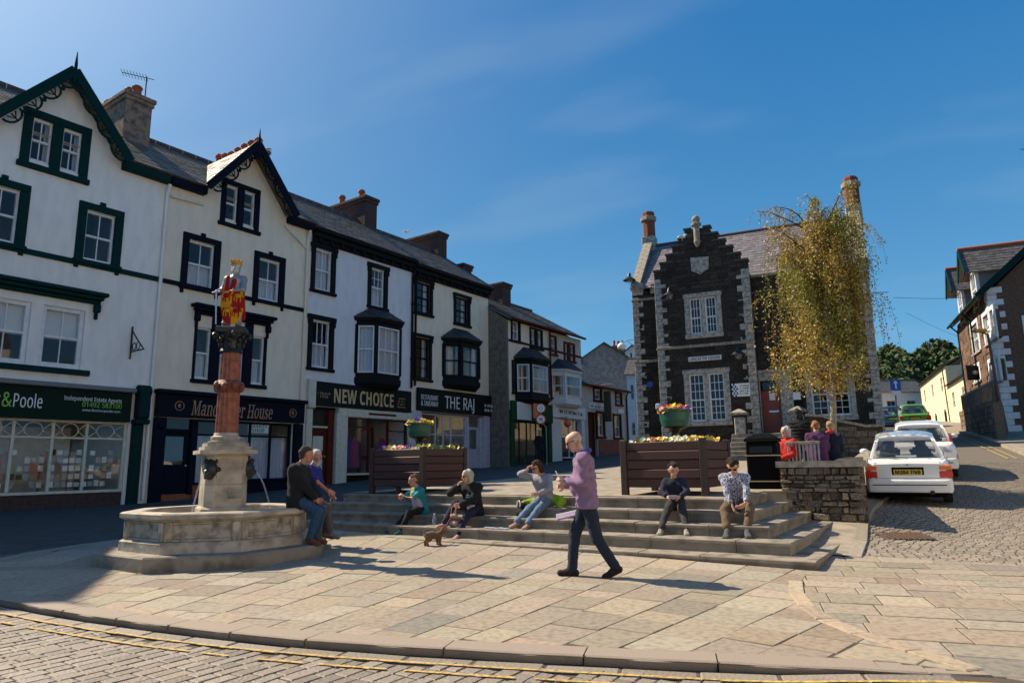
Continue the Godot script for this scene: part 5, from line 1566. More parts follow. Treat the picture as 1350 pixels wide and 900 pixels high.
		for s in [-1.0, 1.0]:
			var u := MB.new()
			slab(u, v3(c + s * 1.0, ev + 1.5, 0.5), v3(c, ev + 2.95, 0.5), v3(c, ev + 2.95, -3.3), v3(c + s * 1.0, ev + 1.5, -2.3), 0.07)
			var du := obj("dormer_roof", u, M.roof_under, h)
			slates(du, v3(c + s * 1.0, ev + 1.5, 0.5), v3(c + s * 1.0, ev + 1.5, -2.0), v3(c, ev + 2.95, -3.3), v3(c, ev + 2.95, 0.5), Color(0.10, 0.095, 0.095))
			var k := MB.new()
			k.beam(v3(c + s * 1.02, ev + 1.45, 0.53), v3(c, ev + 2.92, 0.53), 0.05, 0.25)
			obj("barge_board", k, M.green_paint, h)
		var rt := MB.new()
		rt.tube([v3(c, ev + 3.0, 0.55), v3(c, ev + 3.0, -3.3)], 0.1, 8)
		obj("ridge_tiles", rt, M.clay_pot, h)
	chimney(h, -0.45, 0.3, -3.9, -3.0, rid - 0.5, rid + 3.2, M.white_wall, 1)
	aerial(h, v3(-0.3, rid + 3.0, -3.2), v3(-0.5, 0.1, 0.8))
	bx(h, "floor_slabs", M.interior, v3(-L + 0.31, 4.9, -6.69), v3(-0.31, 5.1, -0.26))
	# raised front garden: wall, railings
	var gw := thing("garden_wall", "low rubble garden wall below the brown stone house", "wall")
	gw.transform = fr
	b = MB.new()
	b.col = Color(0.15, 0.12, 0.09)
	b.cbox(v3(-3.5, 1.5, 0.9), v3(4.5, 3.7, 1.25), 0.03)
	obj("masonry", b, M.brown_stone, gw)
	rubble(gw, -3.4, 1.8, 4.4, 3.65, 1.25, Color(0.2, 0.155, 0.11), M.wall_stone_own, func(_x, _y): return true, 0.4)
	var rl := thing("iron_railing", "black iron railing on top of the rubble garden wall", "railing")
	rl.transform = fr
	var r0 := MB.new()
	r0.box(v3(-3.5, 4.55, 1.05), v3(4.5, 4.6, 1.1))
	obj("top_rail", r0, M.black_iron, rl)
	for q in 40:
		var k := MB.new()
		k.box(v3(-3.5 + q * 0.2, 3.7, 1.06), v3(-3.48 + q * 0.2, 4.65, 1.09))
		obj("bar", k, M.black_iron, rl)
	# street lamp with its amber head
	var lp := on_ground(1326, 566)
	lp = at_d(1326, 564, 31.0)
	lp.y = gl(lp.x, -lp.z)
	var lamp := thing("street_lamp", "grey street lamp post with amber head beside the garden wall", "lamp post", lp)
	var lb := MB.new()
	var tip := at_d(1291, 437, 31.0) - lp
	var top := at_d(1303, 441, 31.0) - lp
	lb.tube([Vector3.ZERO, v3(top.x * 0.55, 1.4, 0)], 0.12, 10); lb.tube([v3(top.x * 0.55, 1.4, 0), top], [0.07, 0.05], 8); lb.tube([top, tip], 0.035, 6)
	lb.tube([top, tip], 0.03, 6)
	obj("post", lb, mat("post_brown", lin(0.16, 0.07, 0.05), 0.6, {"tex": "soft", "scale": 1.0}), lamp)
	var hd := MB.new()
	hd.cbox(tip + v3(-0.25, -0.05, -0.12), tip + v3(0.35, 0.12, 0.12), 0.05)
	obj("lamp_head", hd, mat("amber", lin(0.8, 0.33, 0.02), 0.4), lamp)
	# hanging sign by the garden
	var hsn := at_d(1285, 491, 36.0)
	var hg := thing("pub_sign", "black hanging sign board on the brown stone house", "sign", hsn)
	bx(hg, "board", M.black_paint, v3(-0.4, -0.4, -0.04), v3(0.45, 0.4, 0.04), 0.02)
	var mk := MB.new()
	mk.ball(v3(0.05, 0.0, 0.045), v3(0.22, 0.12, 0.006), 8, 6)
	obj("emblem", mk, M.galvanised, hg)
	# cream houses further up the hill
	var C2 := at_d(1296, 520, 44.0)
	var f2 := frame_at(v3(C2.x, 0, C2.z), 24.5 + 180.0)
	mat("yellow_wall", lin(0.78, 0.64, 0.40), 0.9, {"tex": "wall", "scale": 0.5})
	var specs := [[0.0, 1296, 1251, 552, "cream_end_house", "cream gabled house beyond the brown stone house", 541], [1.0, 1251, 1215, 570, "white_far_house", "white house with green door at the top of the hill", 541]]
	for q in specs:
		var hh := house_at(q[4], q[5], f2)
		var xa := on_frame(f2, q[1], 520).x
		var xb := on_frame(f2, q[2], 520).x
		var t0 := minf(xa, xb); var t1 := maxf(xa, xb)
		var evy := on_frame(f2, q[1] - 10, 486 + (0 if q[0] == 0.0 else -2)).y
		if q[0] == 1.0: evy = on_frame(f2, 1240, 487).y
		var hol := []
		var nw := 3
		for k in nw:
			var tcx := lerpf(t0, t1, (k + 0.5) / nw)
			for yy in [[evy - 1.9, evy - 0.7], [evy - 5.0, evy - 3.4]]:
				var r := [tcx - 0.5, yy[0], tcx + 0.5, yy[1]]
				window(hh, r, {"style": "none", "cols": 2, "curtain": "none"}); hol.append(r)
		var k := MB.new()
		wall_holes(k, t0, 1.0, t1, evy, hol)
		obj("wall", k, M.yellow_wall, hh)
		shell(hh, t0, t1, 1.0, evy, 6.5, [evy - 2.8], M.yellow_wall)
		pitched_roof(hh, t0 - 0.2, t1 + 0.2, evy, evy + 1.9, 0.3, -3.2, -6.5, Color(0.08, 0.085, 0.08))
		if q[0] == 0.0:
			k = MB.new()
			k.prism(PackedVector2Array([v2(-6.5, 1.0), v2(0, 1.0), v2(0, evy), v2(-3.2, evy + 1.8), v2(-6.5, evy)]), 0.0, 0.1)
			var e := obj("gable_end", k, M.yellow_wall, hh)
			e.transform = Transform3D(Basis(v3(0, 0, 1), Vector3.UP, v3(-1, 0, 0)), v3(t1 + 0.1, 0, 0))
		for dx in [0.12, 0.45, 0.78]: door(hh, [lerpf(t0, t1, dx) + 0.8, evy - 6.0, lerpf(t0, t1, dx) + 1.6, evy - 3.6], M.shop_green if dx < 0.5 else M.navy_paint, 0.0, 0.06)
		pipe(hh, [v3(t1 - 0.2, evy, 0.2), v3(t1 - 0.2, evy - 6, 0.08)], M.shop_green)
	# small white house at the end of the road
	var C3 := at_d(1190, 540, 75.0)
	var h3 := house_at("distant_white_cottage", "small white cottage at the end of the hill road", Transform3D(Basis.IDENTITY, v3(C3.x, 0, C3.z)))
	var ty := at_d(1190, 517, 75.0).y
	var k3 := MB.new()
	var hq := []
	for x in [-1.6, 0.6]:
		var r := [x, ty - 2.2, x + 1.0, ty - 0.9]
		window(h3, r, {"style": "none", "cols": 2, "curtain": "none"}); hq.append(r)
	wall_holes(k3, -3, 0, 3, ty, hq)
	obj("wall", k3, M.white_wall, h3)
	shell(h3, -3, 3, 0, ty, 5, [], M.white_wall)
	pitched_roof(h3, -3.2, 3.2, ty, ty + 1.6, 0.3, -2.5, -5, Color(0.1, 0.1, 0.1))
func build_opposite():
	# the sunlit houses across the square, behind the viewer: they face the shops and light them
	var fr := frame_at(v3(9.0, 0, 6.4), 35.3 + 180.0)
	var kinds := [["opposite_house", "white house across the square from the estate agent", M.white_wall], ["opposite_house", "cream house across the square from the fountain", M.cream_wall], ["opposite_house", "pale house across the square from the stone hall", M.pink_wall]]
	for k in 3:
		var h := house_at(kinds[k][0], kinds[k][1], fr)
		var t0 := -20.0 + k * 13.4
		var t1 := t0 + 13.3
		var holes := []
		for i in 4:
			for j in 3:
				var x := lerpf(t0, t1, (i + 0.5) / 4.0)
				var r := [x - 0.6, 1.2 + j * 3.4, x + 0.6, 3.2 + j * 3.4]
				window(h, r, {"sm": M.white_paint, "curtain": "none"}); holes.append(r)
		var b := MB.new()
		wall_holes(b, t0, -1.0, t1, 11.0, holes)
		obj("wall", b, kinds[k][2], h)
		shell(h, t0, t1, -1.0, 11.0, 7.0, [0.5, 4.2, 7.6], kinds[k][2])
		pitched_roof(h, t0, t1, 11.0, 14.0, 0.3, -3.5, -7.0, SLATE, [], 0.0, 0.5)
func build_hill():
	# wooded hill: crowns of trees one cannot count, as one mass of leaf clumps
	var b := MB.new()
	var c0 := at_d(1215, 500, 110.0)
	var rise := at_d(1215, 464, 110.0).y
	for i in 30000:
		var x := rng.randf_range(-26, 30)
		var z := rng.randf_range(-18, 22)
		var top := rise - 0.00035 * pow(absf(x - 4.0), 3.0) * (2.2 if x < 0 else 1.0) * 0.6 - 0.010 * z * z * (1.0 if z > 0 else 0.3)
		top += 0.9 * sin(x * 0.9 + z * 0.4) + 0.6 * sin(x * 2.1 - z * 1.3)
		var y := top - pow(rng.randf(), 2.0) * 6.0
		if y < 1.0: continue
		var p := v3(c0.x + x, y, c0.z + z)
		var g := rng.randf_range(0.5, 1.3)
		b.col = Color(0.045 * g, 0.075 * g * rng.randf_range(0.9, 1.1), 0.016 * g)
		var u := v3(rng.randf_range(-1, 1), rng.randf_range(-1, 1), rng.randf_range(-1, 1)).normalized() * rng.randf_range(0.2, 0.5)
		var w := u.cross(v3(rng.randf_range(-1, 1), rng.randf_range(-1, 1), rng.randf_range(-1, 1)).normalized()).normalized() * rng.randf_range(0.2, 0.45)
		b.quad(p - u, p + w, p + u, p - w)
	var o := obj("wooded_hill", b, M.hill_leaf)
	tag(o, "dark green wooded hill behind the rooftops at the road's end", "hill", "", "stuff")

# ---------- ground ----------
func eo(e: float, o: float) -> Vector2:   # step axes to (x, distance)
	return SE * e + SN * o
func sheet(called: String, label: String, cat: String, m: Material, xs: Array, ds: Array, f: Callable) -> MeshInstance3D:
	var b := MB.new()
	var g := []
	for x in xs:
		var row := []
		for d in ds: row.append(v3(x, f.call(x, d), -d))
		g.append(row)
	for i in xs.size() - 1:
		for j in ds.size() - 1: b.quad(g[i][j], g[i][j + 1], g[i + 1][j + 1], g[i + 1][j])
	var o := obj(called, b, m)
	tag(o, label, cat, "", "structure")
	return o
func steps_of(a: float, b: float, n: int) -> Array:
	var r := []
	for i in n + 1: r.append(lerpf(a, b, float(i) / n))
	return r
# a stone of polygonal outline (x, distance), top following the ground, edges chamfered
func stone_mesh(poly: PackedVector2Array, top: Callable, thick: float, bev: float, col: Color, tilt := 0.0) -> ArrayMesh:
	var b := MB.new()
	b.col = col
	var c := Vector2.ZERO
	for p in poly: c += p
	c /= poly.size()
	var g := v2(rng.randf_range(-1, 1), rng.randf_range(-1, 1)) * tilt
	var dz := rng.randf_range(-0.003, 0.003)
	var n := poly.size()
	var i1 := []; var o1 := []; var o0 := []
	for p in poly:
		var h: float = top.call(p.x, p.y) + dz + g.dot(p - c)
		var q := p + (c - p).normalized() * bev * 1.5
		i1.append(v3(q.x, h, -q.y)); o1.append(v3(p.x, h - bev, -p.y)); o0.append(v3(p.x, h - thick, -p.y))
	var cc := Vector3.ZERO
	for p in i1: cc += p
	cc /= n
	for i in n:
		var j := (i + 1) % n
		b.tri(cc, i1[i], i1[j])
		b.quad(o1[i], o1[j], i1[j], i1[i]); b.quad(o0[i], o0[j], o1[j], o1[i])
	return b.mesh()
func stone_obj(called: String, me: ArrayMesh, m: Material, parent: Node):
	mobj(called, me, m, parent)
func tone(base: Color, v: float, h := 0.05) -> Color:
	var g := 1.0 + rng.randf_range(-v, v)
	return Color(base.r * g * rng.randf_range(1 - h, 1 + h), base.g * g, base.b * g * rng.randf_range(1 - h, 1 + h))
const KERB := [[0.0, 790.0], [70.0, 803.0], [150.0, 815.0], [270.0, 830.0], [400.0, 843.0], [540.0, 852.0], [675.0, 860.0], [790.0, 866.0], [900.0, 871.0], [1000.0, 876.0], [1100.0, 881.0], [1200.0, 886.0], [1310.0, 891.0]]
func plaza_outline() -> PackedVector2Array:
	var p := PackedVector2Array()
	for q in [[-4.6, 15.2], [-6.6, 14.9], [-8.0, 13.4], [-8.5, 11.6], [-7.9, 9.8], [-6.9, 8.7]]: p.append(v2(q[0], q[1]))
	for k in KERB:
		var v := at_y(k[0], k[1], 0.0)
		p.append(v2(v.x, -v.z))
	return p
func build_ground():
	# base land, large enough to reach the horizon; it dips under what is laid on it
	var xs := steps_of(-600, -60, 6) + steps_of(-50, -16, 12) + steps_of(-14, 26, 60) + steps_of(28, 70, 14) + steps_of(90, 700, 6)
	var ds := steps_of(-60, -4, 6) + steps_of(-2, 26, 50) + steps_of(28, 70, 18) + steps_of(80, 900, 12)
	var cl := func(x: float, d: float) -> float:
		return gl(clampf(x, -25, 45), clampf(d, -5, 75))
	sheet("road", "dark asphalt street running past the shops and up the hill", "road", M.asphalt, xs, ds, func(x, d): return cl.call(x, d) - (0.16 if d < 60 else 0.16))
	# ---- lower square
	var edge := plaza_outline()
	var pz := PackedVector2Array()
	var kx := edge[edge.size() - 1]
	for p in edge: pz.append(p)
	for q in [[2.85, 5.81], [2.78, 6.44], [2.94, 7.31], [3.3, 8.3]]: pz.append(v2(q[0], q[1]))
	var f0 := eo(-1.75, 9.9)
	pz.append(f0)
	for e in [-4.0, -7.0, -10.0, -11.6]: pz.append(eo(e, 10.0))
	var bed := MB.new()
	var tri := Geometry2D.triangulate_polygon(pz)
	# bed of joints: fine grid clipped to the outline
	var gx := -9.0
	while gx < 5.0:
		var gd := 4.0
		while gd < 17.0:
			var cell := PackedVector2Array([v2(gx, gd), v2(gx + 0.5, gd), v2(gx + 0.5, gd + 0.5), v2(gx, gd + 0.5)])
			for r in Geometry2D.intersect_polygons(cell, pz):
				var t := Geometry2D.triangulate_polygon(r)
				for i in range(0, t.size(), 3):
					var a: Vector2 = r[t[i]]; var b: Vector2 = r[t[i + 1]]; var c: Vector2 = r[t[i + 2]]
					bed.tri(v3(a.x, gl(a.x, a.y) - 0.006, -a.y), v3(b.x, gl(b.x, b.y) - 0.006, -b.y), v3(c.x, gl(c.x, c.y) - 0.006, -c.y))
			gd += 0.5
		gx += 0.5
	var sq := obj("pavement", bed, M.joint)
	tag(sq, "stone flag pavement of the lower square round the fountain", "pavement", "", "structure")
	# flags in courses that run away from the viewer, cut to the outline
	var inner: Array = Geometry2D.offset_polygon(pz, -0.0)
	var cut := PackedVector2Array()
	for r in Geometry2D.offset_polygon(edge_band(edge), 0.0): cut = r
	var flags := []
	var pol := func(a: float, r: float) -> Vector2: return v2(-5.1 + r * sin(a / 10.0), -2.1 + r * cos(a / 10.0))   # the courses fan out a little
	var e := -6.0
	while e < 16.0:
		var w := rng.randf_range(0.30, 0.54)
		var o := 5.5 + rng.randf() * 0.5
		while o < 18.0:
			var ln := rng.randf_range(0.36, 0.85)
			var q := PackedVector2Array([pol.call(e + 0.004, o + 0.009), pol.call(e + w - 0.004, o + 0.009), pol.call(e + w - 0.004, o + ln - 0.009), pol.call(e + 0.004, o + ln - 0.009)])
			for i in 4: q[i] += v2(rng.randf_range(-0.007, 0.007), rng.randf_range(-0.007, 0.007))
			for r in Geometry2D.intersect_polygons(q, pz):
				for r2 in Geometry2D.clip_polygons(r, cut):
					if area(r2) > 0.02: flags.append(r2)
			o += ln
		e += w
	lay_flags(sq, flags, Color(0.295, 0.245, 0.184), 0.15)
	# ---- kerb stones along the curve
	var kn := thing("kerb", "curved pinkish granite kerb round the lower square", "kerb")
	kn.set_meta("kind", "structure")
	var path := edge
	var acc := []
	for i in path.size() - 1:
		var n := maxi(1, int((path[i + 1] - path[i]).length() / 0.12))
		for j in n: acc.append(path[i].lerp(path[i + 1], float(j) / n))
	acc.append(path[path.size() - 1])
	var smooth := []
	for i in acc.size():
		var s := Vector2.ZERO
		var m := 0
		for k in range(maxi(0, i - 5), mini(acc.size(), i + 6)):
			s += acc[k]; m += 1
		smooth.append(s / m)
	for k in 5: smooth[smooth.size() - 1 - k] = acc[acc.size() - 1 - k]
	var i0 := 0
	while i0 < smooth.size() - 2:
		var i1 := mini(i0 + rng.randi_range(6, 10), smooth.size() - 1)
		var fade := clampf((smooth.size() - 1 - i1) / 12.0, 0.0, 1.0)
		var b := MB.new()
		for i in range(i0, i1):
			var p: Vector2 = smooth[i]; var q: Vector2 = smooth[i + 1]
			if i == i0: p = p.lerp(q, 0.04)
			if i == i1 - 1: q = p.lerp(q, 0.96)
			var d := (q - p).normalized()
			var nn := v2(-d.y, d.x)
			var w := lerpf(0.26, 0.02, smoothstep(0.0, 1.0, 1.0 - clampf((smooth.size() - 1 - i) / 7.0, 0.0, 1.0)))
			var jit := 0.008 * sin(i * 0.9) + 0.004 * sin(i * 2.1)
			var jit2 := 0.008 * sin((i + 1) * 0.9) + 0.004 * sin((i + 1) * 2.1)
			var pr := [p - nn * jit, q - nn * jit2, q + nn * w, p + nn * w]
			var t := []
			var u := []
			for k in 4:
				var v: Vector2 = pr[k]
				t.append(v3(v.x, gl(v.x, v.y) + 0.004, -v.y)); u.append(v3(v.x, gl(v.x, v.y) - 0.12, -v.y))
			var f1: Vector3 = t[0].lerp(t[3], 0.1); var f2: Vector3 = t[1].lerp(t[2], 0.1)
			var bk := v3(nn.x, 0, -nn.y) * 0.05   # undercut added below the nose to put the kerb face in shade
			b.quad(f1, f2, t[2], t[3]); b.quad(t[0] - v3(0, 0.016, 0), t[1] - v3(0, 0.016, 0), f2, f1); b.quad(u[0] + bk, u[1] + bk, t[1] - v3(0, 0.016, 0), t[0] - v3(0, 0.016, 0))
			if i == i0: b.quad(u[0], t[0], t[3], u[3])
			if i == i1 - 1: b.quad(u[1], t[1], t[2], u[2])
		obj("kerb_stone", b, M.kerb, kn)
		i0 = i1
	# ---- setts of the road in front
	var rd := MB.new()
	for gx2 in range(-24, 22):
		for gd2 in range(1, 22):
			var x := gx2 * 0.5
			var d := gd2 * 0.5
			var V := func(a: float, c: float) -> Vector3: return v3(a, gl(a, c) - 0.008 - road_drop(a), -c)
			rd.quad(V.call(x, d), V.call(x, d + 0.5), V.call(x + 0.5, d + 0.5), V.call(x + 0.5, d))
	var fr := obj("sett_road", rd, M.joint)
	tag(fr, "sett-paved road curving round the square with double yellow lines", "road", "", "structure")
	var line := []
	for k in smooth: line.append(k)
	var setts := []
	var outer := PackedVector2Array()
	# the road side of the kerb
	for k in line: outer.append(k)
	outer.append(v2(9.0, 3.6)); outer.append(v2(9.0, 1.0)); outer.append(v2(-12.0, 1.0)); outer.append(v2(-12.0, 9.5)); outer.append(v2(-9.5, 12.0))
	var near := PackedVector2Array()
	for k in line: near.append(k)
	var ce := -12.0
	while ce < 9.0:
		var w := rng.randf_range(0.115, 0.14)
		var co := -4.0 + rng.randf() * 0.2
		while co < 9.0:
			var ln := rng.randf_range(0.17, 0.25)
			var m := eo(ce + w * 0.5, co + ln * 0.5)
			if m.y > 2.9 and m.y < 9.6 and absf(m.x / maxf(m.y, 0.1)) < 0.80 and Geometry2D.is_point_in_polygon(m, outer):
				var dk := 9.0
				for k in range(0, line.size(), 2): dk = minf(dk, (line[k] - m).length())
				if dk > 0.2:
					var q := PackedVector2Array([eo(ce + 0.006, co + 0.006), eo(ce + w - 0.006, co + 0.006), eo(ce + w - 0.006, co + ln - 0.006), eo(ce + 0.006, co + ln - 0.006)])
					setts.append([m.y + absf(m.x) * 0.2, q, m])
			co += ln
		ce += w
	setts.sort_custom(func(a, b): return a[0] < b[0])
	var seen := []
	var rest := MB.new()
	var cnt := 0
	var top := func(x: float, d: float) -> float: return gl(x, d) - road_drop(x)
	for s in setts:
		var p3 := v3(s[2].x, 0, -s[2].y)
		var col := tone(Color(0.255, 0.215, 0.172), 0.26)
		for k in 4: s[1][k] += v2(rng.randf_range(-0.004, 0.004), rng.randf_range(-0.004, 0.004))
		var me := stone_mesh(s[1], top, 0.05, 0.007, col, 0.014)
		if s[2].y > 4.2 and absf(s[2].x / s[2].y) < 0.76 and cnt < 300:
			stone_obj("sett", me, M.sett, fr); cnt += 1
		else: append_mesh(rest, me)
	var ro := obj("setts", rest, M.sett, fr)
	ro.set_meta("kind", "stuff")
	# gutter channel stones beside the kerb
	var gt := MB.new()
	i0 = 0
	while i0 < line.size() - 4:
		var i1 := mini(i0 + 4, line.size() - 1)
		var p: Vector2 = line[i0]; var q: Vector2 = line[i1]
		var d := (q - p).normalized()
		var nn := v2(d.y, -d.x)
		gt.col = Color.WHITE
		for row in 1:
			var poly := PackedVector2Array([p + d * 0.008 + nn * 0.03, q - d * 0.008 + nn * 0.03, q - d * 0.008 + nn * 0.21, p + d * 0.008 + nn * 0.21])
			append_mesh(gt, stone_mesh(poly, top, 0.05, 0.008, tone(Color(0.27, 0.23, 0.182), 0.13), 0.01))
		i0 = i1
	var go := obj("gutter_setts", gt, M.sett, fr)
	go.set_meta("kind", "stuff")
	# double yellow lines, worn, painted over the stones
	for off in [0.19, 0.40]:
		var yl := MB.new()
		for i in range(0, line.size() - 1):
			var p: Vector2 = line[i]; var q: Vector2 = line[i + 1]
			var d := (q - p).normalized()
			var nn := v2(d.y, -d.x)
			if off > 0.3 and fmod(i * 0.37 + sin(i * 1.7), 1.6) < 0.3: continue
			var wd := 0.042 * rng.randf_range(0.75, 1.1)
			var v := []
			for z in [p + nn * off, q + nn * off, q + nn * (off + wd), p + nn * (off + wd)]: v.append(v3(z.x, gl(z.x, z.y) + 0.010 - road_drop(z.x), -z.y))
			yl.quad(v[0], v[1], v[2], v[3])
		var yo := obj("yellow_line", yl, M.yellow, fr)
	build_right_ground()
func append_mesh(b: MB, me: ArrayMesh):
	var a := me.surface_get_arrays(0)
	b.v.append_array(a[Mesh.ARRAY_VERTEX]); b.n.append_array(a[Mesh.ARRAY_NORMAL]); b.c.append_array(a[Mesh.ARRAY_COLOR])
func area(p: PackedVector2Array) -> float:
	var s := 0.0
	for i in p.size(): s += p[i].cross(p[(i + 1) % p.size()])
	return absf(s) * 0.5
func road_drop(x: float) -> float:   # the kerb dies out where the crossing is flush with the road
	return 0.062 * (1.0 - smoothstep(1.4, 2.8, x))
func edge_band(edge: PackedVector2Array) -> PackedVector2Array:   # strip the kerb stones take
	var l := PackedVector2Array()
	var r := PackedVector2Array()
	for i in edge.size():
		var d := (edge[mini(i + 1, edge.size() - 1)] - edge[maxi(i - 1, 0)]).normalized()
		var nn := v2(-d.y, d.x)
		l.append(edge[i] + nn * (0.02 if i == edge.size() - 1 else 0.27)); r.append(edge[i] - nn * 0.3)
	r.reverse()
	l.append_array(r)
	return l
func lay_flags(parent: Node, flags: Array, base: Color, vary: float):
	var items := []
	for p in flags:
		var c := Vector2.ZERO
		for q in p: c += q
		c /= p.size()
		var size: float = area(p) / maxf(1.0, pow(c.length(), 3.0))
		if absf(c.x / c.y) > 0.85: size *= 0.01
		items.append([size, p, c])
	items.sort_custom(func(a, b): return a[0] > b[0])
	var rest := MB.new()
	var n := 0
	for it in items:
		var k := rng.randf()
		var col := tone(base, vary, 0.06)
		if k < 0.08: col = Color(col.r * 0.94, col.g * 0.88, col.b * 0.87)
		elif k < 0.18: col = Color(col.r * 0.80, col.g * 0.82, col.b * 0.86)
		elif k < 0.27: col = Color(col.r * 1.14, col.g * 1.16, col.b * 1.16)
		var me := stone_mesh(it[1], func(x, d): return gl(x, d), 0.05, 0.005, col, 0.005)
		if n < 300: stone_obj("flag", me, M.flag, parent)
		else: append_mesh(rest, me)
		n += 1
	if rest.v.size() > 0:
		var o := obj("flags", rest, M.flag, parent)
		o.set_meta("kind", "stuff")
func build_right_ground():
	# flags flush with the road on the right
	var reg := PackedVector2Array()
	for q in [[3.3, 8.3], [2.94, 7.31], [2.78, 6.44], [2.85, 5.81], [3.09, 4.75], [3.3, 4.55], [4.5, 4.2], [9.5, 3.2], [9.5, 8.4], [6.58, 9.22], [4.9, 10.3], [4.4, 10.2], [3.7, 9.3], [3.3, 8.7]]: reg.append(v2(q[0], q[1]))
	var bed := MB.new()
	var x := 2.5
	while x < 9.6:
		var d := 3.0
		while d < 10.2:
			var cell := PackedVector2Array([v2(x, d), v2(x + 0.5, d), v2(x + 0.5, d + 0.5), v2(x, d + 0.5)])
			for r in Geometry2D.intersect_polygons(cell, reg):
				var t := Geometry2D.triangulate_polygon(r)
				for i in range(0, t.size(), 3):
					var a: Vector2 = r[t[i]]; var b: Vector2 = r[t[i + 1]]; var c: Vector2 = r[t[i + 2]]
					bed.tri(v3(a.x, gl(a.x, a.y) - 0.006, -a.y), v3(b.x, gl(b.x, b.y) - 0.006, -b.y), v3(c.x, gl(c.x, c.y) - 0.006, -c.y))
			d += 0.5
		x += 0.5
	var rf := obj("crossing_pavement", bed, M.joint)
	tag(rf, "flush stone flag crossing beside the steps at the hill road", "pavement", "", "structure")
	var flags := []
	var ax := v2(0.9455, -0.3256)
	var ay := v2(0.3256, 0.9455)
	var v := 2.0
	while v < 13.0:
		var w := rng.randf_range(0.36, 0.58)
		var u := -4.0 + rng.randf()
		while u < 9.0:
			var ln := rng.randf_range(0.4, 0.78)
			var q := PackedVector2Array([ax * (u + 0.006) + ay * (v + 0.011), ax * (u + ln - 0.006) + ay * (v + 0.011), ax * (u + ln - 0.006) + ay * (v + w - 0.011), ax * (u + 0.006) + ay * (v + w - 0.011)])
			for r in Geometry2D.intersect_polygons(q, reg):
				if area(r) > 0.015: flags.append(r)
			u += ln
		v += w
	lay_flags(rf, flags, Color(0.29, 0.243, 0.184), 0.14)
	# curved line of narrow stones between the two pavings
	var cv := thing("stone_channel", "curved band of narrow stones between the square and the crossing", "paving")
	cv.set_meta("kind", "structure")
	var line := [v2(3.3, 8.42), v2(3.02, 7.7), v2(2.84, 7.0), v2(2.76, 6.44), v2(2.8, 5.9), v2(2.93, 5.35), v2(3.05, 4.85)]
	for i in line.size() - 1:
		var p: Vector2 = line[i]; var q: Vector2 = line[i + 1]
		var d := (q - p).normalized() * 0.006
		var nn := v2(d.y, -d.x).normalized() * 0.075
		stone_obj("channel_stone", stone_mesh(PackedVector2Array([p + d - nn, q - d - nn, q - d + nn, p + d + nn]), func(a, b): return gl(a, b) + 0.01, 0.05, 0.008, tone(Color(0.36, 0.29, 0.21), 0.15)), M.flag, cv)
	# setts of the hill road
	var sb := MB.new()
	var base := MB.new()
	var rx := v2(sin(deg_to_rad(29.0)), cos(deg_to_rad(29.0)))
	var ry := v2(rx.y, -rx.x)
	var hill := PackedVector2Array()
	for q in [[4.6, 9.98], [6.6, 9.25], [9.5, 8.43], [16.0, 7.5], [22.0, 24.0], [26.0, 34.0], [20.5, 34.0], [13.5, 24.5], [8.9, 17.0], [7.2, 14.45], [5.9, 12.3], [5.3, 11.3]]: hill.append(v2(q[0], q[1]))
	for gx in range(8, 54):
		for gd in range(14, 70):
			var m := v2(gx * 0.5 + 0.25, gd * 0.5 + 0.25)
			for r in Geometry2D.intersect_polygons(PackedVector2Array([v2(gx * 0.5, gd * 0.5), v2(gx * 0.5 + 0.5, gd * 0.5), v2(gx * 0.5 + 0.5, gd * 0.5 + 0.5), v2(gx * 0.5, gd * 0.5 + 0.5)]), hill):
				var t := Geometry2D.triangulate_polygon(r)
				for i in range(0, t.size(), 3):
					var a: Vector2 = r[t[i]]; var b: Vector2 = r[t[i + 1]]; var c: Vector2 = r[t[i + 2]]
					base.tri(v3(a.x, gl(a.x, a.y) - 0.016, -a.y), v3(b.x, gl(b.x, b.y) - 0.016, -b.y), v3(c.x, gl(c.x, c.y) - 0.016, -c.y))
	var hr := obj("hill_road", base, mat("sett_bed", lin(0.16, 0.135, 0.105), 1.0, {"tex": "grit", "scale": 0.7, "world": true}))
	tag(hr, "road of small setts climbing the hill past the white cars", "road", "", "structure")
	var col := 0.0
	var u := 8.0
	var row := 0
	while u < 27.0:
		var w := 0.105 + 0.003 * (u - 8.0)
		var vv := -6.0 + (0.07 if row % 2 == 0 else 0.0)
		while vv < 9.0:
			var ln := 0.15 * rng.randf_range(0.85, 1.15)
			var m := rx * u + ry * vv
			if m.x / m.y < 0.86 and Geometry2D.is_point_in_polygon(m, hill):
				var g := 0.006
				var poly := PackedVector2Array([rx * (u + g) + ry * (vv + g), rx * (u + g) + ry * (vv + ln - g), rx * (u + w - g) + ry * (vv + ln - g), rx * (u + w - g) + ry * (vv + g)])
				sb.col = tone(Color(0.32, 0.27, 0.21), 0.22)
				var h := gl(m.x, m.y)
				var P := []
				for p in poly: P.append(v3(p.x, h - 0.010, -p.y))
				var c: Vector3 = (P[0] + P[2]) * 0.5 + v3(0, 0.012, 0)
				var I := []
				for p in P: I.append(p.lerp(c, 0.16) + v3(0, 0.005, 0))
				sb.quad(I[0], I[1], I[2], I[3])
				for k in 4: sb.quad(P[k], P[(k + 1) % 4], I[(k + 1) % 4], I[k])
			vv += ln
		u += w; row += 1
	var so := obj("setts", sb, M.sett, hr)
	so.set_meta("kind", "stuff")
	# pavement strip and kerb between the planter wall and the cars
	var lp := [v2(4.75, 10.1), v2(5.5, 11.4), v2(6.3, 12.9), v2(7.24, 14.49), v2(9.0, 17.0), v2(12.2, 22.0), v2(15.8, 27.5)]
	var pv := MB.new()
	var kb := thing("hill_kerb", "low kerb along the hill road beside the planter wall", "kerb")
	kb.set_meta("kind", "structure")
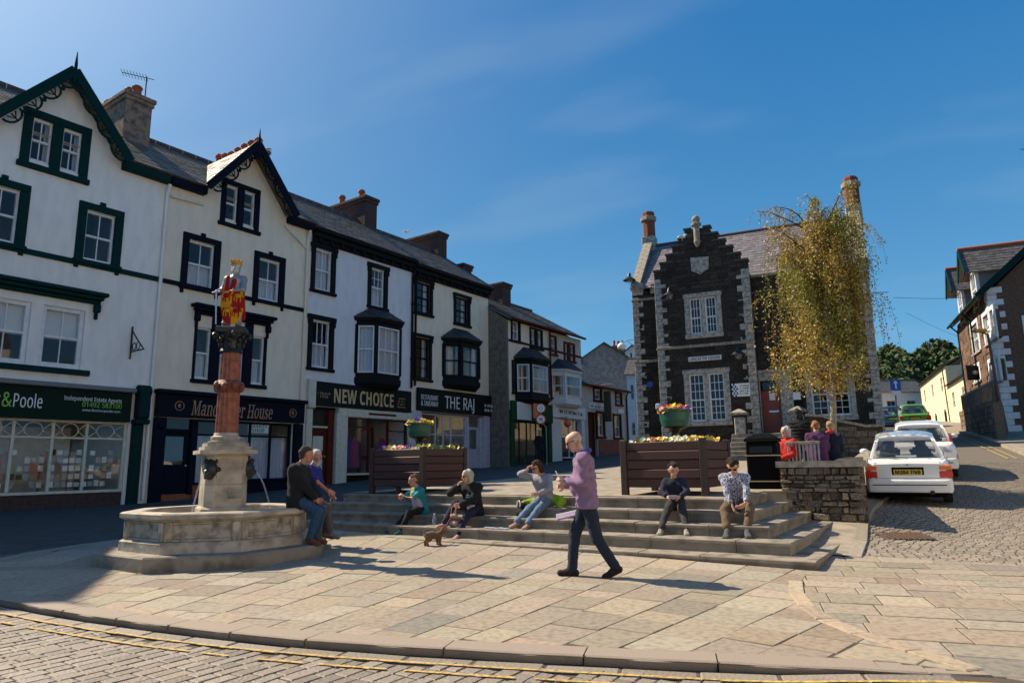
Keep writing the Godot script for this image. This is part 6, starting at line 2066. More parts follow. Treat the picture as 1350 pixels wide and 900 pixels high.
	for i in lp.size() - 1:
		var a: Vector2 = lp[i]; var b: Vector2 = lp[i + 1]
		var nn := v2(-(b - a).y, (b - a).x).normalized()
		var wd := 1.0 if i > 1 else 0.5
		var q := [a, b, b + nn * wd * 1.6, a + nn * wd * 1.6]
		var t := []
		for p in q: t.append(v3(p.x, gl(p.x, p.y) + (0.07 if i > 1 else 0.02), -p.y))
		pv.quad(t[0], t[1], t[2], t[3])
		var n := maxi(1, int((b - a).length() / 0.9))
		for j in n:
			var p: Vector2 = a.lerp(b, float(j) / n); var r: Vector2 = a.lerp(b, float(j + 1) / n)
			var dd := (r - p).normalized() * 0.005
			stone_obj("kerb_stone", stone_mesh(PackedVector2Array([p + dd - nn * 0.16, r - dd - nn * 0.16, r - dd + nn * 0.02, p + dd + nn * 0.02]), func(x2, d2): return gl(x2, d2) + (0.075 if i > 1 else 0.025), 0.2, 0.015, tone(Color(0.30, 0.25, 0.19), 0.2)), M.flag, kb)
	var po := obj("hill_pavement", pv, M.pave)
	tag(po, "narrow worn pavement between the planter wall and the parked cars", "pavement", "", "structure")
	# far pavement on the right with kerb and yellow lines
	var rp := MB.new()
	var yl := MB.new()
	var rl := []
	for q in [[1350, 600], [1335, 588], [1310, 576], [1280, 567], [1250, 560]]: rl.append(q)
	var pts := [v2(16.8, 22.5), v2(18.5, 26.0), v2(20.4, 30.0), v2(23.0, 36.0), v2(26.5, 44.0), v2(31.0, 54.0)]
	for i in pts.size() - 1:
		var a: Vector2 = pts[i]; var b: Vector2 = pts[i + 1]
		var nn := v2((b - a).y, -(b - a).x).normalized()
		var f := func(p: Vector2, up: float) -> Vector3: return v3(p.x, gl(p.x, p.y) + up, -p.y)
		rp.quad(f.call(a, 0.1), f.call(b, 0.1), f.call(b + nn * 2.4, 0.12), f.call(a + nn * 2.4, 0.12)); rp.quad(f.call(a, -0.1), f.call(b, -0.1), f.call(b, 0.1), f.call(a, 0.1))
		for k in [0.35, 0.6]: yl.quad(f.call(a - nn * k, 0.004), f.call(b - nn * k, 0.004), f.call(b - nn * (k + 0.055), 0.004), f.call(a - nn * (k + 0.055), 0.004))
	tag(obj("far_pavement", rp, M.pave), "pale pavement along the garden wall on the hill", "pavement", "", "structure")
	obj("yellow_line", yl, M.yellow, hr)
	# drain grate in the setts
	var gp := on_ground(1192, 707)
	var dn := thing("drain_grate", "rusty rectangular drain cover set in the setts", "drain cover", v3(gp.x, gl(gp.x, -gp.z) + 0.002, gp.z), deg_to_rad(-8))
	dn.rotation.x = atan(gl(gp.x, -gp.z + 0.4) - gl(gp.x, -gp.z - 0.4)) / 0.8
	bx(dn, "frame", M.black_iron, v3(-0.40, -0.05, -0.33), v3(0.40, 0.006, 0.33), 0.004)
	for k in 9: bx(dn, "bar", M.rust, v3(-0.36 + k * 0.082, 0.006, -0.3), v3(-0.36 + k * 0.082 + 0.05, 0.018, 0.3), 0.003)

# ---------- the broad steps and the terrace above ----------
const STEP_H := 0.172
func step_h(k: int) -> float:
	return 0.11 + STEP_H * k
func build_steps():
	var st := thing("broad_steps", "broad flight of five worn stone steps across the square", "steps")
	for k in 5:
		var o := 9.78 + 0.43 * k
		var er := -1.66 - 0.37 * k
		var el := -12.0
		var h := step_h(k)
		# front and return slabs, each its own stone
		var slabs := []
		var e := el
		while e < er - 0.01:
			var w := minf(rng.randf_range(0.9, 1.5), er - e)
			if er - (e + w) < 0.35: w = er - e
			slabs.append([e, o, e + w, o + 0.5]); e += w
		var q := o + 0.5
		var far := 14.3 if k > 0 else 12.6
		while q < far - 0.05:
			var w := minf(rng.randf_range(0.8, 1.3), far - q)
			slabs.append([er - 0.44, q, er, q + w]); q += w
		for s in slabs:
			var b := MB.new()
			var g := 0.004
			var c := func(a: float, bb: float, y: float) -> Vector3:
				var p := eo(a, bb)
				return v3(p.x, y, -p.y)
			var lip := 0.025
			var dz := rng.randf_range(-0.004, 0.004)
			for part in [[h + dz - 0.05, h + dz, lip], [h - 0.45, h + dz - 0.051, 0.0]]:
				var a0: float = s[0] + g; var b0: float = s[1] - part[2]; var a1: float = s[2] - g + (part[2] if s[2] > er - 0.02 else 0.0); var b1: float = s[3] - g
				var bev: float = 0.012 if part[2] > 0 else 0.0
				b.hexa([c.call(a0, b0, part[0]), c.call(a1, b0, part[0]), c.call(a1, b1, part[0]), c.call(a0, b1, part[0]), c.call(a0, b0, part[1] - bev), c.call(a1, b0, part[1] - bev), c.call(a1, b1, part[1] - bev), c.call(a0, b1, part[1] - bev)])
				if bev > 0: b.hexa([c.call(a0, b0, part[1] - bev), c.call(a1, b0, part[1] - bev), c.call(a1, b1, part[1] - bev), c.call(a0, b1, part[1] - bev), c.call(a0 + bev * 0.5, b0 + bev, part[1]), c.call(a1 - bev, b0 + bev, part[1]), c.call(a1 - bev, b1, part[1]), c.call(a0 + bev * 0.5, b1, part[1])])
			obj("tread_slab", b, M.step, st)
		# core under the treads
	var core := MB.new()
	for k in 5:
		var o := 9.78 + 0.43 * k + 0.3
		var er := -1.66 - 0.37 * k - 0.2
		var P := []
		for y in [-0.3, step_h(k) - 0.06]:
			for z in [eo(-12.0, o), eo(er, o), eo(er, 14.25), eo(-12.0, 14.25)]: P.append(v3(z.x, y, -z.y))
		core.hexa(P)
	obj("core", core, M.step, st)
	# terrace
	var b := MB.new()
	var os := [11.7] + steps_of(12.0, 16.0, 8) + steps_of(17.0, 62.0, 24)
	for i in os.size() - 1:
		var cols := 14
		for j in cols:
			var f := func(oo: float, k: int) -> Vector3:
				var rr: float = -3.2 if oo < 14.2 else (-1.9 - 0.096 * (oo - 14.2))
				var e: float = lerpf(-12.0, rr, float(k) / cols)
				var p := eo(e, oo)
				return v3(p.x, gu(p.x, p.y), -p.y)
			b.quad(f.call(os[i], j), f.call(os[i + 1], j), f.call(os[i + 1], j + 1), f.call(os[i], j + 1))
	# retaining sides
	for i in os.size() - 1:
		for side in 2:
			var f := func(oo: float) -> Vector3:
				var rr: float = -3.2 if oo < 14.2 else (-1.9 - 0.096 * (oo - 14.2))
				var p := eo(-12.0 if side == 0 else rr, oo)
				return v3(p.x, gu(p.x, p.y), -p.y)
			var p: Vector3 = f.call(os[i]); var q: Vector3 = f.call(os[i + 1])
			b.quad(p, q, q - v3(0, 0.9, 0), p - v3(0, 0.9, 0))
	tag(obj("terrace", b, M.pave), "sunlit paved terrace between the steps and the stone hall", "pavement", "", "structure")
func build_planter_wall():
	# rubble wall with stone coping at the end of the steps; faces: front along e, side along o
	var w := thing("rubble_wall", "rough stone retaining wall with flat coping beside the steps", "wall")
	var e0 := -2.9
	var e1 := -1.5
	var o0 := 14.2
	var top := 1.27
	var P := func(e: float, y: float, o: float) -> Vector3:
		var p := eo(e, o)
		return v3(p.x, y, -p.y)
	var core := MB.new()
	core.hexa([P.call(e0 + 0.03, -0.2, o0 + 0.04), P.call(e1 - 0.03, -0.2, o0 + 0.04), P.call(e1 - 0.6, -0.2, o0 + 6.0), P.call(e0, -0.2, o0 + 6.0), P.call(e0 + 0.03, top, o0 + 0.04), P.call(e1 - 0.03, top, o0 + 0.04), P.call(e1 - 0.6, top + 0.1, o0 + 6.0), P.call(e0, top + 0.1, o0 + 6.0)])
	obj("core", core, M.mortar, w)
	for face in 2:
		var y := 0.05
		while y < top - 0.06:
			var hh := minf(rng.randf_range(0.06, 0.16), top - y)
			if top - y - hh < 0.08: hh = top - y
			var x := 0.0
			var lim := e1 - e0 if face == 0 else 6.0
			while x < lim - 0.02:
				var ln := minf(rng.randf_range(0.09, 0.3), lim - x)
				if lim - x - ln < 0.1: ln = lim - x
				var b := MB.new()
				b.col = tone(Color(0.21, 0.165, 0.115), 0.55, 0.1)
				var dp := rng.randf_range(-0.02, 0.075)
				var g := 0.008
				var q := []
				for k in [[x + g, y + g], [x + ln - g, y + g], [x + ln - g, y + hh - g], [x + g, y + hh - g]]:
					var jx: float = k[0] + rng.randf_range(-0.018, 0.018); var jy: float = k[1] + rng.randf_range(-0.016, 0.016)
					q.append([jx, jy])
				var outp := []
				var inn := []
				var cx := x + ln * 0.5
				var cy := y + hh * 0.5
				for k in q:
					var fx: float = lerpf(k[0], cx, 0.16); var fy: float = lerpf(k[1], cy, 0.18)
					var sh: float = face * x * 0.1
					if face == 0:
						inn.append(P.call(e0 + k[0], k[1], o0 + 0.1)); outp.append(P.call(e0 + fx, fy, o0 - dp))
					else:
						inn.append(P.call(e1 - 0.1 - k[0] * 0.1, k[1], o0 + k[0])); outp.append(P.call(e1 + dp - fx * 0.1, fy, o0 + fx))
				var edge := []
				for k in 4: edge.append(outp[k].lerp(inn[k], 0.45) + (inn[k] - outp[k]) * 0.0)
				var rimmed := []
				for k in 4:
					var kk: Array = q[k]
					rimmed.append(P.call(e0 + kk[0], kk[1], o0 - dp * 0.3 + 0.01) if face == 0 else P.call(e1 + dp * 0.3 - 0.01 - kk[0] * 0.1, kk[1], o0 + kk[0]))
				b.quad(outp[0], outp[1], outp[2], outp[3])
				for k in 4:
					var j := (k + 1) % 4
					b.quad(rimmed[k], rimmed[j], outp[j], outp[k]); b.quad(inn[k], inn[j], rimmed[j], rimmed[k])
				obj("stone", b, M.wall_stone, w)
				x += ln
			y += hh
	var cx2 := e0 - 0.06
	for k in 2:
		var b := MB.new()
		var a := lerpf(e0 - 0.06, e1 + 0.08, k / 2.0) + 0.003
		var c := lerpf(e0 - 0.06, e1 + 0.08, (k + 1) / 2.0) - 0.003
		b.hexa([P.call(a, top + 0.001, o0 - 0.08), P.call(c, top + 0.001, o0 - 0.08), P.call(c, top + 0.001, o0 + 0.5), P.call(a, top + 0.001, o0 + 0.5), P.call(a, top + 0.12, o0 - 0.08), P.call(c, top + 0.12, o0 - 0.08), P.call(c, top + 0.12, o0 + 0.5), P.call(a, top + 0.12, o0 + 0.5)])
		obj("coping_slab", b, M.coping, w)
	for k in 6:
		var b := MB.new()
		var a := o0 + 0.504 + k * 0.92
		var c := a + 0.915
		var s := func(o: float) -> float: return -0.1 * (o - o0)
		b.hexa([P.call(e1 - 0.45 + s.call(a), top + 0.001 + 0.016 * k, a), P.call(e1 + 0.08 + s.call(a), top + 0.001 + 0.016 * k, a), P.call(e1 + 0.08 + s.call(c), top + 0.001 + 0.016 * k, c), P.call(e1 - 0.45 + s.call(c), top + 0.001 + 0.016 * k, c), P.call(e1 - 0.45 + s.call(a), top + 0.12 + 0.016 * k, a), P.call(e1 + 0.08 + s.call(a), top + 0.12 + 0.016 * k, a), P.call(e1 + 0.08 + s.call(c), top + 0.12 + 0.016 * k, c), P.call(e1 - 0.45 + s.call(c), top + 0.12 + 0.016 * k, c)])
		obj("coping_slab", b, M.coping, w)

# ---------- fountain ----------
func build_fountain():
	var c := v3(-4.82, gl(-4.82, 11.54), -11.54)
	var f := thing("stone_fountain", "octagonal stone fountain with red column and painted knight statue on top", "fountain", c)
	var turn := deg_to_rad(10.7)
	var b := MB.new()
	b.lathe([v2(1.78, -0.3), v2(1.78, 0.17), v2(1.76, 0.19), v2(0, 0.19)], 8, Vector3.ZERO, false, turn)
	obj("plinth", b, M.step, f)
	b = MB.new()
	b.lathe([v2(1.45, 0.191), v2(1.45, 0.33), v2(1.42, 0.35), v2(1.36, 0.351), v2(1.36, 0.63), v2(1.2, 0.63), v2(1.2, 0.3), v2(0, 0.3)], 8, Vector3.ZERO, false, turn)
	var bas := obj("basin", b, M.basin, f)
	b = MB.new()
	b.lathe([v2(1.38, 0.631), v2(1.43, 0.66), v2(1.47, 0.68), v2(1.47, 0.74), v2(1.44, 0.76), v2(1.18, 0.76), v2(1.16, 0.74), v2(1.16, 0.631)], 8, Vector3.ZERO, false, turn)
	obj("rim", b, M.basin, bas)
	for k in 8:
		var a := turn + TAU * (k + 0.5) / 8
		var ap := 1.36 * cos(PI / 8)
		var hw := 1.36 * sin(PI / 8)
		var bs := Basis(v3(-sin(a), 0, cos(a)), Vector3.UP, v3(cos(a), 0, sin(a)))
		for s in [-1.0, 1.0]:
			var q := MB.new()
			q.cbox(v3(s * hw * 0.985, 0.352, -0.02), v3(s * hw * 0.80, 0.629, 0.045), 0.008)
			var o := obj("pilaster", q, M.basin, f)
			o.transform = Transform3D(bs, bs.z * ap)
		var q := MB.new()
		q.cbox(v3(-hw * 0.79, 0.353, -0.02), v3(hw * 0.79, 0.39, 0.03), 0.006); q.cbox(v3(-hw * 0.79, 0.60, -0.02), v3(hw * 0.79, 0.629, 0.03), 0.006)
		q.cbox(v3(-hw * 0.76, 0.392, -0.02), v3(hw * 0.76, 0.598, 0.012), 0.006)
		var o := obj("panel", q, M.basin_panel, f)
		o.transform = Transform3D(bs, bs.z * ap)
	b = MB.new()
	b.lathe([v2(1.195, 0.56), v2(0, 0.56)], 8, Vector3.ZERO, false, turn)
	obj("water", b, M.water, f)
	# pedestal: square with cut corners
	b = MB.new()
	b.xf = Transform3D(Basis.from_scale(v3(0.74, 1, 0.74)), v3(0, -0.02, 0))
	var sq := func(r: float, cut: float, y0: float, y1: float, r2: float):
		var ring := func(rr: float, y: float) -> Array:
			var o := []
			for p in [[rr, rr - cut], [rr - cut, rr], [-rr + cut, rr], [-rr, rr - cut], [-rr, -rr + cut], [-rr + cut, -rr], [rr - cut, -rr], [rr, -rr + cut]]: o.append(v3(p[0], y, p[1]).rotated(Vector3.UP, deg_to_rad(34)))
			return o
		var u: Array = ring.call(r, y0)
		var w: Array = ring.call(r2, y1)
		for i in 8: b.quad(u[i], u[(i + 1) % 8], w[(i + 1) % 8], w[i])
		for i in range(1, 7): b.tri(w[0], w[i], w[i + 1])
	sq.call(0.50, 0.16, 0.3, 0.78, 0.50); sq.call(0.50, 0.16, 0.78, 0.82, 0.45); sq.call(0.445, 0.15, 0.82, 1.16, 0.44)
	sq.call(0.438, 0.15, 1.165, 1.62, 0.435); sq.call(0.47, 0.15, 1.62, 1.65, 0.56); sq.call(0.60, 0.16, 1.65, 1.71, 0.60); sq.call(0.50, 0.15, 1.71, 1.77, 0.50); sq.call(0.44, 0.14, 1.77, 1.83, 0.44)
	obj("pedestal", b, M.basin, f)
	var pq := bx(f, "name_plate", M.coping, v3(0, 0, 0), v3(0.2, 0.14, 0.012))
	pq.transform = Transform3D(Basis(Vector3.UP, deg_to_rad(34)), v3(0.02, 0.92, 0.335).rotated(Vector3.UP, deg_to_rad(34)))
	# lion mask spout on the left corner face, jets of water
	for q in [[-11.0, true], [100.0, false]]:
		var dir := v3(sin(deg_to_rad(q[0])), 0, cos(deg_to_rad(q[0])))
		var m := MB.new()
		var o := dir * 0.36 + v3(0, 1.38, 0)
		m.ball(o, v3(0.12, 0.17, 0.12), 10, 8); m.ball(o + dir * 0.09 + v3(0, -0.05, 0), v3(0.07, 0.06, 0.07), 8, 6)
		for s in [-1.0, 1.0]: m.ball(o + v3(s * 0.08, 0.13, 0), v3(0.04, 0.05, 0.04), 6, 5)
		for i in 8: m.ball(o - dir * 0.02 + v3(cos(TAU * i / 8) * 0.11, sin(TAU * i / 8) * 0.16, 0), v3(0.045, 0.05, 0.045), 6, 5)
		obj("lion_mask", m, M.black_iron, f)
		var j := MB.new()
		var pts := []
		for t in 9:
			var u := t / 8.0
			pts.append(o + dir * (0.1 + 0.35 * u) + v3(0, -0.04 - 0.82 * u * u, 0))
		j.tube(pts, 0.014, 6)
		obj("water_jet", j, M.clear, f)
	# column
	var cxf := Transform3D(Basis.from_scale(v3(0.78, 1, 0.78)), v3(0, -0.09, 0))
	b = MB.new()
	b.xf = cxf
	b.lathe([v2(0.36, 1.88), v2(0.36, 1.93), v2(0.30, 1.94), v2(0.31, 1.97), v2(0.31, 2.0), v2(0.26, 2.02), v2(0.24, 2.07)], 24, Vector3.ZERO, false)
	obj("column_base", b, M.basin, f)
	b = MB.new()
	b.xf = cxf
	var fl := func(y0: float, y1: float, r0: float, r1: float):
		var n := 48
		for i in n:
			var ra := 1.0 - 0.06 * absf(sin(PI * i / 3.0)) ; var rb := 1.0 - 0.06 * absf(sin(PI * (i + 1) / 3.0))
			var a := TAU * i / n; var d := TAU * (i + 1) / n
			b.quad(v3(cos(a) * r0 * ra, y0, sin(a) * r0 * ra), v3(cos(a) * r1 * ra, y1, sin(a) * r1 * ra), v3(cos(d) * r1 * rb, y1, sin(d) * r1 * rb), v3(cos(d) * r0 * rb, y0, sin(d) * r0 * rb))
	fl.call(2.05, 2.78, 0.235, 0.225); fl.call(2.92, 3.42, 0.215, 0.205)
	obj("column_shaft", b, M.red_stone, f)
	b = MB.new()
	b.xf = cxf
	b.lathe([v2(0.22, 2.74), v2(0.27, 2.78), v2(0.25, 2.82), v2(0.29, 2.88), v2(0.24, 2.95)], 20)
	for i in 8:
		var a := TAU * i / 8
		b.ball(v3(cos(a) * 0.27, 2.83 + 0.03 * (i % 2), sin(a) * 0.27), v3(0.07, 0.08, 0.07), 8, 6)
	obj("column_band", b, mat("red_dark", lin(0.20, 0.06, 0.03), 0.7, {"tex": "stain", "scale": 2.0}), f)
	b = MB.new()
	b.xf = cxf
	b.lathe([v2(0.21, 3.42), v2(0.24, 3.45), v2(0.22, 3.50), v2(0.23, 3.62), v2(0.30, 3.74), v2(0.33, 3.78)], 18)
	for i in 8:
		var a := TAU * i / 8
		for y in [3.56, 3.64, 3.7]: b.ball(v3(cos(a + y * 9.0) * (0.24 + (y - 3.56) * 0.35), y, sin(a + y * 9.0) * (0.24 + (y - 3.56) * 0.35)), v3(0.045, 0.06, 0.045), 7, 5)
	for i in 4:
		var a := TAU * (i + 0.5) / 4 + deg_to_rad(20)
		b.ball(v3(cos(a) * 0.36, 3.72, sin(a) * 0.36), v3(0.06, 0.06, 0.06), 8, 6)
	b.lathe([v2(0.44, 3.76), v2(0.44, 3.84), v2(0.40, 3.86), v2(0, 3.87)], 4, Vector3.ZERO, false, deg_to_rad(30))
	obj("capital", b, M.black_iron, f)
	# statue: a crowned knight with a tall quartered shield
	var S := 3.78
	var bones := [
		[v3(-0.08, S + 0.03, 0.04), v3(-0.10, S + 0.05, 0.16), 0.04, 0.035], [v3(0.10, S + 0.03, 0), v3(0.11, S + 0.05, 0.12), 0.04, 0.035],
		[v3(-0.08, S + 0.05, 0.04), v3(-0.07, S + 0.28, 0.05), 0.045, 0.06], [v3(-0.07, S + 0.28, 0.05), v3(-0.05, S + 0.50, 0), 0.06, 0.08],
		[v3(0.10, S + 0.05, 0), v3(0.09, S + 0.28, 0.03), 0.045, 0.06], [v3(0.09, S + 0.28, 0.03), v3(0.06, S + 0.50, 0), 0.06, 0.08],
		[v3(0, S + 0.50, 0), v3(0, S + 0.70, 0), 0.12, 0.115], [v3(0, S + 0.70, 0), v3(0, S + 0.84, 0), 0.115, 0.12],
		[v3(-0.13, S + 0.86, 0), v3(0.13, S + 0.86, 0), 0.07, 0.07], [v3(0, S + 0.88, 0), v3(0, S + 0.98, 0.01), 0.05, 0.045],
		[v3(0.14, S + 0.86, 0), v3(0.17, S + 0.66, 0.08), 0.058, 0.05], [v3(0.17, S + 0.66, 0.08), v3(0.02, S + 0.60, 0.18), 0.048, 0.035],
		[v3(-0.14, S + 0.86, 0), v3(-0.19, S + 0.66, 0.05), 0.058, 0.05], [v3(-0.19, S + 0.66, 0.05), v3(-0.24, S + 0.60, 0.18), 0.048, 0.035],
		[v3(0, S + 1.03, 0.02), v3(0, S + 1.09, 0.01), 0.075, 0.08], [v3(0, S + 1.03, 0.09), v3(0, S + 1.01, 0.1), 0.016, 0.018]]
	mobj("statue_body", sdf_mesh(bones, 0.014, 0.03), M.mail_grey, f)
	mobj("statue_head", sdf_mesh([[v3(0, S + 1.02, 0.03), v3(0, S + 1.09, 0.02), 0.07, 0.078], [v3(0, S + 1.06, 0.1), v3(0, S + 1.03, 0.11), 0.012, 0.02], [v3(0, S + 0.98, 0.07), v3(0, S + 0.92, 0.08), 0.045, 0.02]], 0.01, 0.02), mat("statue_pale", lin(0.45, 0.45, 0.44), 0.6, {"tex": "stain", "scale": 3.0}), f)
	b = MB.new()
	b.lathe([v2(0.09, S + 1.12), v2(0.095, S + 1.17), v2(0.08, S + 1.17), v2(0.08, S + 1.12)], 14, v3(0, 0, 0.015))
	for i in 8: b.ball(v3(cos(TAU * i / 8) * 0.092, S + 1.19, sin(TAU * i / 8) * 0.092 + 0.015), v3(0.018, 0.03, 0.018), 6, 5)
	obj("crown", b, M.gold_paint, f)
	var cl := [[v3(-0.08, S + 0.86, -0.05), v3(-0.09, S + 0.2, -0.12), 0.05, 0.06], [v3(0.08, S + 0.86, -0.05), v3(0.10, S + 0.2, -0.12), 0.05, 0.06], [v3(0, S + 0.86, -0.07), v3(0, S + 0.2, -0.14), 0.06, 0.08], [v3(-0.10, S + 0.88, 0.05), v3(-0.12, S + 0.62, 0.1), 0.05, 0.04], [v3(0.02, S + 0.82, 0.08), v3(0.0, S + 0.66, 0.1), 0.05, 0.05]]
	mobj("cloak", sdf_mesh(cl, 0.016, 0.05), M.red_paint, f)
	# quartered shield, slightly curved, hung at the right front
	var sh := Transform3D(Basis(Vector3.UP, deg_to_rad(14)), v3(0.05, S + 0.35, 0.2))
	for qx in 2:
		for qy in 2:
			var k := MB.new()
			var n := 8
			for i in n:
				for j in n:
					var pf := func(a: int, d: int) -> Vector3:
						var u := (float(a) / n + qx) * 0.5
						var v := (float(d) / n + qy) * 0.5
						var w := 0.185 * (1.0 if v > 0.62 else sqrt(maxf(0.0, 1.0 - pow((0.62 - v) / 0.64, 2.2))))
						var x := lerpf(-w, w, u)
						return v3(x, lerpf(-0.34, 0.24, v), 0.06 - x * x * 1.2)
					k.quad(pf.call(i, j), pf.call(i, j + 1), pf.call(i + 1, j + 1), pf.call(i + 1, j))
			var red := (qx + qy) % 2 == 0
			var o := obj("shield_quarter", k, M.red_paint if red else M.gold_paint, f)
			o.transform = sh
			var li := MB.new()
			var cx := -0.088 + qx * 0.176
			var cy := -0.10 + qy * 0.26
			if qy == 0: cx *= 0.8
			var z := 0.062 - cx * cx * 1.2
			for e in [[0, 0, 0.075, 0.028], [0.06, 0.035, 0.03, 0.03], [-0.06, -0.035, 0.012, 0.04], [0.05, -0.04, 0.012, 0.04], [-0.02, -0.045, 0.012, 0.035], [-0.09, 0.045, 0.012, 0.045], [0.085, -0.0, 0.025, 0.012]]: li.ball(v3(cx + e[0] * 0.9, cy + e[1] * 1.5, z), v3(e[2] * 0.9, e[3] * 1.5, 0.01), 8, 6)
			var lo := obj("shield_lion", li, M.gold_paint if red else M.red_paint, f)
			lo.transform = sh
	b = MB.new()
	b.tube([v3(-0.24, S + 0.62, 0.2), v3(-0.20, S + 0.02, 0.22)], [0.016, 0.01], 6)
	b.tube([v3(-0.31, S + 0.58, 0.2), v3(-0.17, S + 0.6, 0.2)], 0.014, 6)
	obj("sword", b, M.steel, f)
	f.set_meta("category", "fountain")

# ---------- wooden planters with flower urns ----------
func flower_mass(called: String, label: String, box: Array, n: int, cols: Array, at: Transform3D, r := 0.0):
	var b := MB.new()
	for i in n * 3:
		var p := v3(rng.randf_range(box[0], box[1]), rng.randf_range(0.0, 0.09), rng.randf_range(box[2], box[3]))
		if r > 0: 
			var a := rng.randf() * TAU
			var q := sqrt(rng.randf()) * r
			p = v3(cos(a) * q, rng.randf_range(0, 0.09) + 0.06 * (1 - q / r), sin(a) * q)
		var g := rng.randf_range(0.6, 1.4)
		b.col = Color(0.06 * g, 0.13 * g, 0.025 * g)
		var u := v3(rng.randf_range(-1, 1), rng.randf_range(-0.3, 1), rng.randf_range(-1, 1)).normalized() * rng.randf_range(0.025, 0.05)
		var w := u.cross(v3(rng.randf_range(-1, 1), 1, rng.randf_range(-1, 1)).normalized()).normalized() * 0.018
		b.quad(p, p + u * 0.6 + w, p + u * 1.4, p + u * 0.6 - w)
	for i in n:
		var p := v3(rng.randf_range(box[0], box[1]), rng.randf_range(0.05, 0.15), rng.randf_range(box[2], box[3]))
		if r > 0:
			var a := rng.randf() * TAU
			var q := sqrt(rng.randf()) * r
			p = v3(cos(a) * q, rng.randf_range(0.04, 0.12) + 0.09 * (1 - q / r), sin(a) * q)
		var idx := int(clampf((p.x - box[0]) / (box[1] - box[0]) * cols.size() + rng.randf_range(-1.2, 1.2), 0, cols.size() - 1))
		b.col = cols[idx] * rng.randf_range(0.8, 1.2)
		var nn := v3(rng.randf_range(-0.5, 0.9), rng.randf_range(0.2, 1), rng.randf_range(0.0, 1.2)).normalized()
		var u := nn.cross(v3(0.3, 0.2, 1)).normalized()
		var v := nn.cross(u)
		var s := rng.randf_range(0.026, 0.046)
		for k in 5:
			var a := TAU * k / 5.0
			var e := TAU * (k + 1) / 5.0
			b.tri(p - nn * 0.006, p + (u * cos(a) + v * sin(a)) * s, p + (u * cos((a + e) * 0.5) + v * sin((a + e) * 0.5)) * s * 1.25)
			b.tri(p - nn * 0.006, p + (u * cos((a + e) * 0.5) + v * sin((a + e) * 0.5)) * s * 1.25, p + (u * cos(e) + v * sin(e)) * s)
	var o := obj(called, b, M.petal)
	o.transform = at
	tag(o, label, "flowers", "", "stuff")
